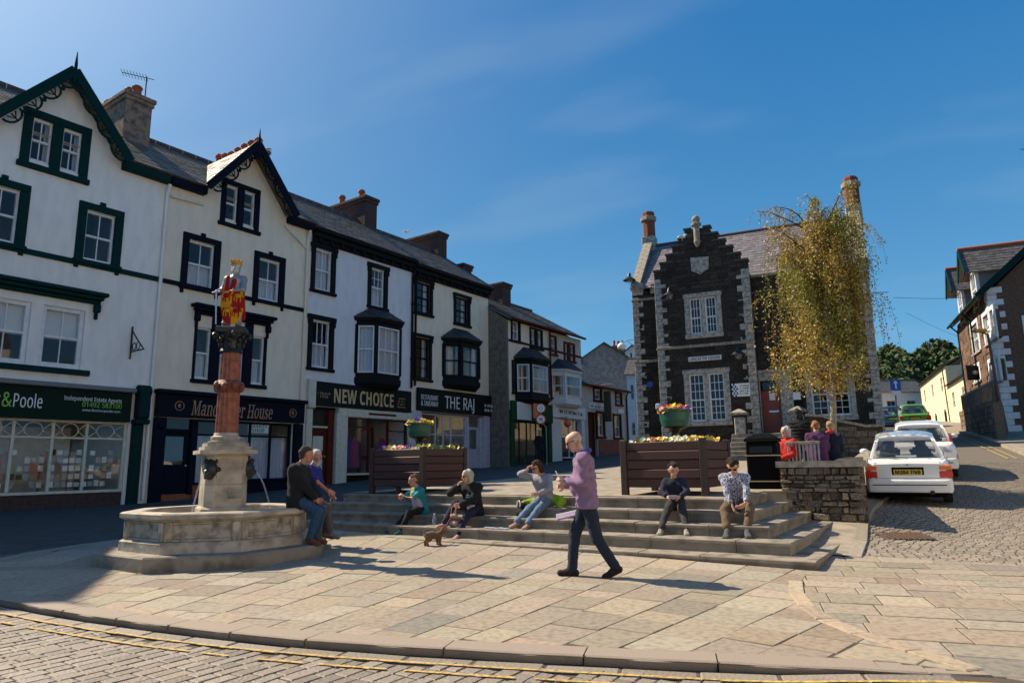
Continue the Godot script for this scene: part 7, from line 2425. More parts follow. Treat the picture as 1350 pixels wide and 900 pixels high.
func build_planters():
	var spots := [[eo(-3.72, 12.05), "dark brown wooden planter of yellow and white pansies near the stone wall", "yellow and white pansies filling the planter near the stone wall", "orange and purple pansies in the green urn near the stone wall", "green footed urn standing in the planter near the stone wall"],
		[eo(-9.82, 11.72), "dark brown wooden planter of mixed pansies in front of the shops", "mixed yellow, red and violet pansies filling the planter before the shops", "golden and purple pansies in the green urn before the shops", "green footed urn standing in the planter before the shops"]]
	var Y := Color(0.8, 0.5, 0.02); var O := Color(0.85, 0.22, 0.01); var V := Color(0.16, 0.05, 0.34); var W := Color(0.75, 0.72, 0.66); var R := Color(0.45, 0.04, 0.03); var G := Color(0.12, 0.22, 0.03); var P := Color(0.4, 0.3, 0.5); var C := Color(0.72, 0.66, 0.3)
	for i in 2:
		var s: Array = spots[i]
		var p2: Vector2 = s[0]
		# p2 is the right-front corner; the box runs to -e and +o
		var org := v3(p2.x, gu(p2.x, p2.y), -p2.y)
		var bs := Basis(v3(SE.x, 0, -SE.y), Vector3.UP, v3(-SN.x, 0, SN.y))   # x = along e, z = towards viewer
		var n := thing("wooden_planter", s[1], "planter")
		var W0 := 1.5
		n.transform = Transform3D(bs, org)
		var top := 0.98
		for q in [[0, 0], [-W0, 0], [0, -W0], [-W0, -W0]]:
			var b := MB.new()
			b.col = tone(Color(0.045, 0.022, 0.016), 0.15)
			b.cbox(v3(q[0] - 0.06, -0.1, q[1] - 0.06), v3(q[0] + 0.06, top + 0.03, q[1] + 0.06), 0.01)
			obj("post", b, M.planter_wood, n)
		for side in 4:
			for k in 5:
				var b := MB.new()
				b.col = tone(Color(0.082, 0.030, 0.021), 0.22)
				var y0 := 0.14 + k * 0.165
				var a := 0.061
				var lip := 0.012 * (k % 2)
				match side:
					0: b.cbox(v3(-W0 + a, y0 + 0.004, -0.02), v3(-a, y0 + 0.161, 0.03 + lip), 0.012)
					1: b.cbox(v3(-W0 + a, y0 + 0.004, -W0 - 0.03 - lip), v3(-a, y0 + 0.161, -W0 + 0.02), 0.012)
					2: b.cbox(v3(-0.02, y0 + 0.004, -W0 + a), v3(0.03 + lip, y0 + 0.161, -a), 0.012)
					3: b.cbox(v3(-W0 - 0.03 - lip, y0 + 0.004, -W0 + a), v3(-W0 + 0.02, y0 + 0.161, -a), 0.012)
				obj("board", b, M.planter_wood, n)
		for x in [-W0 * 0.5]:
			var b := MB.new()
			b.col = Color(0.06, 0.026, 0.02)
			b.cbox(v3(x - 0.05, -0.1, -0.1), v3(x + 0.05, 0.14, -0.02), 0.01)
			obj("foot", b, M.planter_wood, n)
		bx(n, "liner", M.soil, v3(-W0 + 0.03, 0.15, -W0 + 0.03), v3(-0.03, top - 0.06, -0.03))
		# urn on a stem
		var c := Transform3D(bs, org + bs * v3(-W0 * 0.5, 0, -W0 * 0.5))
		var u := thing("flower_urn", s[4], "urn")
		u.transform = c
		var bb := MB.new()
		bb.lathe([v2(0.16, top - 0.07), v2(0.15, top), v2(0.09, top + 0.06), v2(0.07, top + 0.16), v2(0.11, top + 0.22), v2(0.22, top + 0.26), v2(0.05, top + 0.28)], 18)
		obj("stem", bb, M.black_iron, u)
		bb = MB.new()
		bb.lathe([v2(0.10, top + 0.26), v2(0.24, top + 0.28), v2(0.275, top + 0.40), v2(0.29, top + 0.56), v2(0.315, top + 0.57), v2(0.315, top + 0.61), v2(0.285, top + 0.61), v2(0.26, top + 0.5), v2(0, top + 0.5)], 24)
		obj("bowl", bb, M.urn_green, u)
		flower_mass("urn_pansies", s[3], [-0.3, 0.3, -0.3, 0.3], 170, [V, O, O, Y, O, V] if i == 0 else [Y, Y, Y, V, Y, Y], c * Transform3D(Basis.IDENTITY, v3(0, top + 0.52, 0)), 0.31)
		flower_mass("planter_pansies", s[2], [-W0 + 0.08, -0.08, -W0 + 0.08, -0.05], 420, [G, W, O, Y, C, C, W, Y] if i == 0 else [V, Y, P, W, O, R, V, P, Y, G], Transform3D(bs, org + v3(0, top - 0.08, 0)))

# ---------- birch ----------
func build_tree():
	var base := at_d(1096, 600, 17.6)
	base.y = gu(base.x, 17.6) - 0.1
	var t := thing("birch_tree", "weeping birch with ochre and olive leaves in front of the hall", "tree", base)
	var b := MB.new()
	var trunk := []
	var rad := []
	for i in 12:
		var f := i / 11.0
		trunk.append(v3(-0.06 + 0.10 * sin(f * 5.0) + 0.40 * f, f * 6.9, 0.08 * sin(f * 4.0)))
		rad.append(lerpf(0.105, 0.018, pow(f, 0.8)))
	b.tube(trunk, rad, 10)
	obj("trunk", b, M.bark, t)
	rng.seed = 77
	var limbs := MB.new()
	var leaves := MB.new()
	var ochre := Color(0.43, 0.29, 0.045)
	var olive := Color(0.22, 0.245, 0.036)
	for i in 66:
		var f := rng.randf_range(0.42, 0.98)
		var o: Vector3 = trunk[int(f * 11)]
		var az := i * 2.39996
		var reach := rng.randf_range(0.7, 1.75) * (1.2 - 0.5 * absf(f - 0.6) * 2.0)
		if i < 4: az = PI * (0.95 + 0.03 * i); 
		var rise := rng.randf_range(0.3, 1.0) * (1.2 if f > 0.8 else 0.8)
		if i == 0:
			f = 0.95; o = trunk[10]; reach = 1.75; rise = 0.75
		if i == 1:
			f = 0.9; o = trunk[9]; reach = 1.5; rise = 0.9
		if i in [2, 3, 5, 6, 7]: az = rng.randf_range(-0.3, 0.3); f = 0.75; o = trunk[8]; reach = rng.randf_range(1.2, 1.6); rise = rng.randf_range(0.2, 0.9)
		var d := v3(cos(az), 0, sin(az))
		var path := []
		for k in 8:
			var u := k / 7.0
			path.append(o + d * reach * u + v3(0, rise * sin(u * PI * 0.62) * 1.1, 0) + v3(sin(u * 7 + i), 0, cos(u * 6 + i)) * 0.05)
		limbs.tube(path, [0.03, 0.026, 0.022, 0.018, 0.014, 0.011, 0.008, 0.005], 5)
		var strands := 15 if not i in [0, 1] else 10
		for s in strands:
			var u := rng.randf_range(0.15, 1.0)
			var q: Vector3 = path[int(u * 7)]
			var ln := rng.randf_range(0.5, 2.3) * (0.45 if i < 2 else 1.0)
			if q.y - ln < 2.1: ln = maxf(0.3, q.y - 2.1 - rng.randf() * 0.4)
			var sway := v3(rng.randf_range(-0.3, 0.3), 0, rng.randf_range(-0.3, 0.3)) + d * 0.12
			var pts := []
			for k in 6:
				var v := k / 5.0
				pts.append(q + sway * (1.0 - pow(1.0 - v, 2.0)) * 0.8 + v3(0, -ln * v * v * 0.35 - ln * v * 0.65 + 0.12 * sin(v * PI), 0))
			limbs.tube(pts, 0.0035, 3, false)
			var n := int(ln * 32)
			for k in n:
				var v := rng.randf()
				var p: Vector3 = pts[int(v * 4.99)].lerp(pts[int(v * 4.99) + 1], fmod(v * 4.99, 1.0))
				p += v3(rng.randf_range(-1, 1), rng.randf_range(-1, 1), rng.randf_range(-1, 1)) * 0.085
				var mixv := clampf(0.36 + rng.randf_range(-0.5, 0.5) + 0.5 * sin(p.x * 2.3 + p.y * 1.9), 0, 1)
				leaves.col = ochre.lerp(olive, mixv) * rng.randf_range(0.65, 1.35)
				var ux := v3(rng.randf_range(-1, 1), rng.randf_range(-1.2, 0.4), rng.randf_range(-1, 1)).normalized() * rng.randf_range(0.045, 0.075)
				var w := ux.cross(v3(rng.randf_range(-1, 1), rng.randf_range(-1, 1), rng.randf_range(-1, 1))).normalized() * 0.021
				leaves.quad(p, p + ux * 0.5 + w, p + ux, p + ux * 0.5 - w)
	obj("branches", limbs, M.twig, t)
	var lo := obj("crown", leaves, M.leaf, t)
	lo.set_meta("kind", "stuff")

# ---------- street furniture ----------
func build_furniture():
	var p := eo(-3.36, 15.0)
	var n := thing("litter_bin", "black square litter bin with domed lid and gold bands", "bin", v3(p.x, gu(p.x, p.y), -p.y), deg_to_rad(-30))
	var b := MB.new()
	b.cbox(v3(-0.30, 0.0, -0.28), v3(0.30, 0.95, 0.28), 0.03)
	obj("body", b, M.plastic_black, n)
	b = MB.new()
	b.hexa([v3(-0.33, 0.951, -0.31), v3(0.33, 0.951, -0.31), v3(0.33, 0.951, 0.31), v3(-0.33, 0.951, 0.31), v3(-0.31, 1.02, -0.29), v3(0.31, 1.02, -0.29), v3(0.31, 1.02, 0.29), v3(-0.31, 1.02, 0.29)])
	b.hexa([v3(-0.31, 1.02, -0.29), v3(0.31, 1.02, -0.29), v3(0.31, 1.02, 0.29), v3(-0.31, 1.02, 0.29), v3(-0.14, 1.12, -0.12), v3(0.14, 1.12, -0.12), v3(0.14, 1.12, 0.12), v3(-0.14, 1.12, 0.12)])
	obj("lid", b, M.plastic_black, n)
	bx(n, "opening", M.black_iron, v3(-0.22, 0.72, 0.27), v3(0.22, 0.86, 0.285), 0.005)
	for y in [0.14, 0.66]:
		b = MB.new()
		b.box(v3(-0.304, y, -0.284), v3(0.304, y + 0.022, 0.284))
		obj("gold_band", b, M.letter_gold, n)
	# traffic signs in front of the green shop
	var sp := at_d(721, 604, 38.0)
	sp.y = gu(sp.x, 38.0)
	var sg := thing("traffic_sign", "two round red-bordered traffic signs on one grey post by the green shop", "road sign", sp)
	var t1 := at_d(713, 538, 38.0) - sp
	var t2 := at_d(713, 552.5, 38.0) - sp
	b = MB.new()
	b.tube([v3(0, -0.2, 0), v3(0, t2.y - 0.45, 0), v3(t2.x, t2.y - 0.1, -0.03), v3(t1.x, t1.y + 0.2, -0.03)], 0.03, 8)
	obj("post", b, M.galvanised, sg)
	for k in 2:
		var c: Vector3 = t1 if k == 0 else t2
		for q in [[0.28, 0.0, M.sign_red], [0.22, 0.011, M.sign_white]]:
			b = MB.new()
			b.tube([c + v3(0, 0, q[1]), c + v3(0, 0, q[1] + 0.01)], q[0], 24)
			obj("disc", b, q[2], sg)
		b = MB.new()
		if k == 0:
			for s in [-1.0, 1.0]: b.tri(c + v3(s * 0.03, 0, 0.024), c + v3(s * 0.11, 0.05, 0.024), c + v3(s * 0.11, -0.05, 0.024))
			for s in [-1.0, 1.0]: b.tri(c + v3(0, s * 0.05, 0.024), c + v3(0.04, s * 0.12, 0.024), c + v3(-0.04, s * 0.12, 0.024))
		else:
			b.box(c + v3(-0.06, -0.11, 0.022), c + v3(-0.02, 0.04, 0.026)); b.box(c + v3(-0.02, 0.0, 0.022), c + v3(0.04, 0.04, 0.026)); b.tri(c + v3(0.04, 0.08, 0.024), c + v3(0.11, 0.02, 0.024), c + v3(0.04, -0.04, 0.024))
		obj("symbol", b, M.letter_black, sg)
		if k == 1:
			b = MB.new()
			b.beam(c + v3(-0.12, 0.12, 0.03), c + v3(0.12, -0.12, 0.03), 0.004, 0.035, v3(0.7, 0.7, 0))
			obj("bar", b, M.sign_red, sg)
	# one-way sign at the hill
	sp = at_d(1184, 560, 31.0)
	sp.y = gl(sp.x, 31.0)
	sg = thing("one_way_sign", "blue one-way arrow sign with white plate on a post at the hill road", "road sign", sp)
	t1 = at_d(1181, 507, 31.0) - sp
	b = MB.new()
	b.tube([v3(0, -0.3, 0), v3(t1.x, t1.y + 0.2, -0.04)], 0.035, 8)
	obj("post", b, M.galvanised, sg)
	bx(sg, "blue_plate", M.sign_blue, t1 + v3(-0.24, -0.25, 0), t1 + v3(0.24, 0.25, 0.015), 0.005)
	b = MB.new()
	b.box(t1 + v3(-0.035, -0.18, 0.016), t1 + v3(0.035, 0.08, 0.02)); b.tri(t1 + v3(-0.11, 0.06, 0.019), t1 + v3(0, 0.2, 0.019), t1 + v3(0.11, 0.06, 0.019))
	obj("arrow", b, M.sign_white, sg)
	bx(sg, "white_plate", M.sign_white, t1 + v3(-0.22, -0.48, 0), t1 + v3(0.22, -0.28, 0.015), 0.005)
	# overhead cables
	for q in [[1178, 392, 30.0, 1330, 386, 32.0], [1195, 412, 34.0, 1290, 452, 44.0]]:
		var a := at_d(q[0], q[1], q[2]); var c := at_d(q[3], q[4], q[5])
		b = MB.new()
		var pts := []
		for k in 9: pts.append(a.lerp(c, k / 8.0) + v3(0, -0.15 * sin(PI * k / 8.0), 0))
		b.tube(pts, 0.009, 4)
		tag(obj("overhead_cable", b, M.cable), "thin overhead cable from the hall to the %s" % ("brown stone house" if q[0] < 1190 else "cream houses"), "cable")
	# gulls on the roofs
	for q in [[899, 313.5, 31.6, 1.0, "gull standing on the hall roof beside the stepped gable"], [352, 198, 31.6, -1.0, "gull standing on a chimney of the cream gabled house"], [535, 306.5, 42.8, 1.0, "gull standing on the brick chimney above the restaurant"]]:
		var at := at_d(q[0], q[1], q[2])
		var g := thing("gull", q[4], "gull", at)
		var s: float = q[3]
		mobj("body", sdf_mesh([[v3(-0.13 * s, 0.03, 0), v3(0.10 * s, 0.06, 0), 0.045, 0.075], [v3(0.10 * s, 0.06, 0), v3(0.18 * s, 0.14, 0), 0.06, 0.04], [v3(0.18 * s, 0.15, 0), v3(0.20 * s, 0.16, 0), 0.045, 0.04], [v3(-0.13 * s, 0.03, 0), v3(-0.26 * s, 0.0, 0), 0.035, 0.01]], 0.016, 0.03), M.gull_white, g)
		b = MB.new()
		b.ball(v3(-0.04 * s, 0.06, 0.06), v3(0.17, 0.045, 0.02), 8, 6); b.ball(v3(-0.04 * s, 0.06, -0.06), v3(0.17, 0.045, 0.02), 8, 6)
		obj("wings", b, M.gull_grey, g)
		b = MB.new()
		b.tube([v3(0.23 * s, 0.155, 0), v3(0.30 * s, 0.145, 0)], [0.014, 0.005], 5)
		for z in [-0.03, 0.03]: b.tube([v3(0.02 * s, 0.0, z), v3(0.02 * s, -0.12, z)], 0.007, 4)
		obj("beak_and_legs", b, M.letter_gold, g)

# ---------- cars ----------
func loft(b: MB, st: Array):   # st: [[z, [Vector2 half profile from the underside to the top centre]]]
	for i in st.size() - 1:
		var a: Array = st[i][1]; var c: Array = st[i + 1][1]
		var z0: float = st[i][0]; var z1: float = st[i + 1][0]
		for k in a.size() - 1:
			for s in [-1.0, 1.0]:
				b.quad(v3(a[k].x * s, a[k].y, z0), v3(a[k + 1].x * s, a[k + 1].y, z0), v3(c[k + 1].x * s, c[k + 1].y, z1), v3(c[k].x * s, c[k].y, z1))
	for e in [st[0], st[st.size() - 1]]:
		var a: Array = e[1]
		for k in a.size() - 1: b.quad(v3(-a[k].x, a[k].y, e[0]), v3(-a[k + 1].x, a[k + 1].y, e[0]), v3(a[k + 1].x, a[k + 1].y, e[0]), v3(a[k].x, a[k].y, e[0]))
func car(called: String, label: String, at: Vector3, az: float, paint: Material, pitch: float, kind: int) -> Node3D:
	# local axes: rear at +z, ground at 0
	var n := thing(called, label, "car", at)
	n.basis = Basis(Vector3.UP, -deg_to_rad(az)) * Basis(Vector3.RIGHT, deg_to_rad(pitch))
	var W := 0.83
	var rt := 1.46 if kind != 2 else 1.5
	var P := func(w: float, bot: float, belt: float) -> Array:
		return [v2(0.0, bot), v2(w * 0.90, bot), v2(w * 0.97, bot + 0.06), v2(w, bot + (belt - bot) * 0.35), v2(w * 0.995, bot + (belt - bot) * 0.65), v2(w * 0.965, belt - 0.08), v2(w * 0.93, belt - 0.02), v2(w * 0.90, belt), v2(0, belt + 0.015)]
	var b := MB.new()
	loft(b, [[2.0, P.call(W * 0.86, 0.42, 0.90)], [1.96, P.call(W * 0.94, 0.36, 0.95)], [1.85, P.call(W * 0.985, 0.30, 0.97)], [1.4, P.call(W, 0.22, 0.97)], [0.2, P.call(W, 0.2, 0.94)], [-0.9, P.call(W, 0.2, 0.91)], [-1.5, P.call(W * 0.98, 0.24, 0.82)], [-1.9, P.call(W * 0.92, 0.3, 0.70)], [-2.02, P.call(W * 0.8, 0.36, 0.60)]])
	var body := obj("body", b, paint, n)
	# roof and pillars
	b = MB.new()
	var rz0 := 1.22
	var rz1 := -0.45
	var rw := 0.58
	var R := func(z: float, dw: float, dy: float) -> Array: return [v2(rw + dw, rt - 0.05 + dy), v2(rw - 0.02 + dw, rt - 0.01 + dy), v2(rw - 0.10 + dw, rt + 0.02 + dy), v2(rw * 0.5, rt + 0.045 + dy), v2(0, rt + 0.05 + dy)]
	loft(b, [[rz0 + 0.08, R.call(0, 0.0, -0.04)], [rz0, R.call(0, 0.01, -0.005)], [0.4, R.call(0, 0.02, 0.02)], [rz1, R.call(0, 0.0, -0.01)], [rz1 - 0.1, R.call(0, -0.01, -0.05)]])
	var belt := 0.96
	var bw := W * 0.91
	var pil := func(za: float, zb: float, w0: float): 
		for s in [-1.0, 1.0]: b.hexa([v3(s * bw, belt - 0.03, za - w0), v3(s * bw, belt - 0.03, za + w0), v3(s * (bw - 0.07), belt - 0.03, za + w0), v3(s * (bw - 0.07), belt - 0.03, za - w0), v3(s * rw, rt - 0.03, zb - w0 * 0.6), v3(s * rw, rt - 0.03, zb + w0 * 0.6), v3(s * (rw - 0.07), rt - 0.03, zb + w0 * 0.6), v3(s * (rw - 0.07), rt - 0.03, zb - w0 * 0.6)])
	pil.call(1.74, rz0 + 0.03, 0.10); pil.call(0.45, 0.40, 0.05); pil.call(-1.12, rz1 - 0.05, 0.05)
	# tailgate frame below the rear window
	b.hexa([v3(-bw, belt - 0.04, 1.70), v3(bw, belt - 0.04, 1.70), v3(bw, belt - 0.04, 1.86), v3(-bw, belt - 0.04, 1.86), v3(-bw * 0.97, belt + 0.05, 1.70), v3(bw * 0.97, belt + 0.05, 1.70), v3(bw * 0.97, belt + 0.05, 1.80), v3(-bw * 0.97, belt + 0.05, 1.80)])
	obj("roof", b, paint, n)
	var gl_ := func(nm: String, a: Vector3, c: Vector3, d: Vector3, e: Vector3):
		var g := MB.new()
		g.quad(a, c, d, e)
		obj(nm, g, M.car_glass, n)
	gl_.call("rear_window", v3(-bw * 0.93, belt + 0.05, 1.80), v3(-rw * 0.96, rt - 0.03, rz0 + 0.08), v3(rw * 0.96, rt - 0.03, rz0 + 0.08), v3(bw * 0.93, belt + 0.05, 1.80))
	gl_.call("windscreen", v3(-bw * 0.95, belt - 0.04, -1.1), v3(-rw, rt - 0.03, rz1 - 0.06), v3(rw, rt - 0.03, rz1 - 0.06), v3(bw * 0.95, belt - 0.04, -1.1))
	for s in [-1.0, 1.0]:
		gl_.call("side_window", v3(s * (bw - 0.01), belt - 0.02, 1.7), v3(s * (rw + 0.005), rt - 0.04, rz0), v3(s * (rw + 0.005), rt - 0.04, 0.42), v3(s * (bw - 0.01), belt - 0.02, 0.45)); gl_.call("side_window", v3(s * (bw - 0.01), belt - 0.02, 0.45), v3(s * (rw + 0.005), rt - 0.04, 0.40), v3(s * (rw + 0.005), rt - 0.04, rz1), v3(s * (bw - 0.01), belt - 0.02, -1.05))
		# wheels
		for z in [1.28, -1.25]:
			var w := MB.new()
			var cx: float = s * 0.72
			w.tube([v3(cx - 0.085, 0.285, z), v3(cx + 0.085, 0.285, z)], 0.285, 22)
			var wo := obj("wheel", w, M.tyre, n)
			w = MB.new()
			w.tube([v3(cx + s * 0.06, 0.285, z), v3(cx + s * 0.092, 0.285, z)], 0.18, 18)
			obj("hub_cap", w, M.rim_metal, wo)
			w = MB.new()
			var arc := []
			for k in 13: arc.append(v3(s * (W + 0.004), 0.285 + sin(PI * k / 12) * 0.33, z + cos(PI * k / 12) * 0.33))
			w.tube(arc, 0.022, 6)
			for k in 12: w.quad(arc[k], arc[k + 1], v3(s * (W + 0.002), 0.285, z), v3(s * (W + 0.002), 0.285, z))
			obj("wheel_arch", w, M.plastic_black, n)
		# mirror
		var m := MB.new()
		m.ball(v3(s * (W + 0.10), 0.98, -0.78), v3(0.11, 0.07, 0.05), 10, 7); m.tube([v3(s * (W - 0.08), 0.93, -0.8), v3(s * (W + 0.06), 0.97, -0.78)], 0.03, 6)
		obj("wing_mirror", m, paint, n)
		# lamps
		var lm := MB.new()
		if kind == 1: lm.hexa([v3(s * (W - 0.04), 0.78, 1.83), v3(s * (W - 0.17), 0.82, 1.90), v3(s * (W - 0.17), 0.82, 1.8), v3(s * (W - 0.03), 0.78, 1.65), v3(s * (bw - 0.01), 1.18, 1.66), v3(s * (bw - 0.07), 1.16, 1.72), v3(s * (bw - 0.1), 1.15, 1.6), v3(s * (bw - 0.02), 1.15, 1.55)])
		else: lm.cbox(v3(s * (W - 0.25), 0.60, 1.80), v3(s * (W - 0.0), 0.76, 2.012), 0.02)
		obj("tail_light", lm, M.red_lens, n)
		if kind != 1:
			lm = MB.new()
			lm.cbox(v3(s * (W - 0.25), 0.761, 1.80), v3(s * (W - 0.01), 0.88, 2.008), 0.02)
			obj("tail_light", lm, M.orange_lens if kind == 0 else M.red_lens, n)
	# bumper, plate, badge, exhaust
	b = MB.new()
	var B := func(w: float, y0: float, y1: float) -> Array: return [v2(0, y0), v2(w * 0.96, y0), v2(w, y0 + 0.06), v2(w, y1 - 0.05), v2(w * 0.96, y1), v2(0, y1)]
	loft(b, [[2.10, B.call(W * 0.80, 0.34, 0.53)], [2.09, B.call(W * 0.92, 0.31, 0.565)], [2.02, B.call(W * 0.985, 0.29, 0.58)], [1.70, B.call(W + 0.012, 0.28, 0.58)]])
	obj("bumper", b, paint, n)
	for q in [[v3(-0.66, 0.60, 1.99), v3(0.66, 0.608, 2.0)], [v3(-0.62, 0.61, 1.975), v3(-0.612, 0.94, 1.99)], [v3(0.612, 0.61, 1.975), v3(0.62, 0.94, 1.99)]]: bx(n, "panel_gap", M.plastic_black, q[0], q[1])
	bx(n, "bumper_strip", M.plastic_black, v3(-0.70, 0.455, 2.095), v3(0.70, 0.475, 2.104), 0.003)
	for s in [-1.0, 1.0]:
		for z in [0.42, -0.98, 1.15]: bx(n, "panel_gap", M.plastic_black, v3(s * (W + 0.002), 0.36, z), v3(s * (W - 0.01), 0.9, z + 0.008))
		bx(n, "side_strip", M.plastic_black, v3(s * (W - 0.005), 0.55, -0.9), v3(s * (W + 0.014), 0.59, 0.95), 0.004)
		bx(n, "door_handle", M.plastic_black, v3(s * (W - 0.02), 0.76, 0.2), v3(s * (W + 0.012), 0.79, 0.36), 0.004)
		bx(n, "window_seal", M.plastic_black, v3(s * bw * 0.96, belt + 0.045, 1.795), v3(s * bw * 0.93, belt + 0.06, 1.81))
	var wp := MB.new()
	wp.tube([v3(0.02, belt + 0.045, 1.83), v3(0.02, belt + 0.06, 1.84), v3(-0.38, belt + 0.10, 1.79)], 0.009, 5)
	obj("rear_wiper", wp, M.plastic_black, n)
	bx(n, "plate_recess", M.plastic_black, v3(-0.31, 0.665, 1.97), v3(0.31, 0.84, 2.006), 0.01)
	var pl := bx(n, "number_plate", M.plate_yellow, v3(-0.27, 0.675, 2.007), v3(0.27, 0.785, 2.014), 0.003)
	if kind == 0: text(n, "M284 TNB", 0.085, M.letter_black, v3(0, 0.73, 2.020), "Droid Sans", 0.48, true)
	b = MB.new()
	b.ball(v3(0, 0.885, 1.985), v3(0.045, 0.02, 0.02), 12, 6)
	obj("badge", b, M.sign_blue, n)
	b = MB.new()
	b.tube([v3(0.42, 0.31, 1.7), v3(0.42, 0.31, 2.11)], 0.045, 12)
	obj("exhaust", b, M.black_iron, n)
	bx(n, "underside", M.plastic_black, v3(-0.7, 0.18, -1.8), v3(0.7, 0.3, 1.9), 0.03)
	# inside: seats, shelf, sticker
	for x in [-0.33, 0.33]:
		b = MB.new()
		b.cbox(v3(x - 0.22, 0.5, 0.75), v3(x + 0.22, 1.08, 0.9), 0.05); b.cbox(v3(x - 0.12, 1.10, 0.76), v3(x + 0.12, 1.26, 0.87), 0.05)
		obj("seat", b, M.seat_grey, n)
		b = MB.new()
		b.cbox(v3(x - 0.22, 0.5, -0.3), v3(x + 0.22, 1.1, -0.15), 0.05); b.cbox(v3(x - 0.12, 1.12, -0.28), v3(x + 0.12, 1.28, -0.18), 0.05)
		obj("seat", b, M.seat_grey, n)
	bx(n, "parcel_shelf", M.seat_grey, v3(-0.62, 0.94, 0.95), v3(0.62, 0.97, 1.66))
	if kind == 0: bx(n, "window_sticker", M.sign_white, v3(-0.2, 1.03, 1.745), v3(0.2, 1.07, 1.76))
	return n
func build_cars():
	var az := 29.5
	var dir := v3(sin(deg_to_rad(az)), 0, -cos(deg_to_rad(az)))
	var rear := on_ground(1202, 664)
	var c := rear + dir * 1.75
	var slope := rad_to_deg(atan((gl(c.x + dir.x * 1.3, -c.z - dir.z * 1.3) - gl(c.x - dir.x * 1.3, -c.z + dir.z * 1.3)) / 2.6))
	c.y = gl(c.x, -c.z) + 0.0
	car("parked_car", "white hatchback with square tail lights parked by the planter wall", c, az, M.car_white, slope, 0)
	var c2 := c + dir * 4.7 + v3(0.35, 0, 0.2)
	c2.y = gl(c2.x, -c2.z)
	slope = rad_to_deg(atan((gl(c2.x + dir.x * 1.3, -c2.z - dir.z * 1.3) - gl(c2.x - dir.x * 1.3, -c2.z + dir.z * 1.3)) / 2.6))
	car("parked_car", "newer white car with tall corner lights parked ahead of the hatchback", c2, az, M.car_white, slope, 1)
	var g3 := at_d(1204, 556, 43.0)
	g3.y = gl(g3.x, 43.0)
	car("parked_car", "lime green estate car parked further up the hill", g3, 26.0, M.car_green, 4.0, 2)
	var g4 := at_d(1176, 556, 47.0)
	g4.y = gl(g4.x, 47.0)
	car("parked_car", "dark blue car parked beyond the lime green one", g4, 26.0, M.car_blue, 4.0, 2)

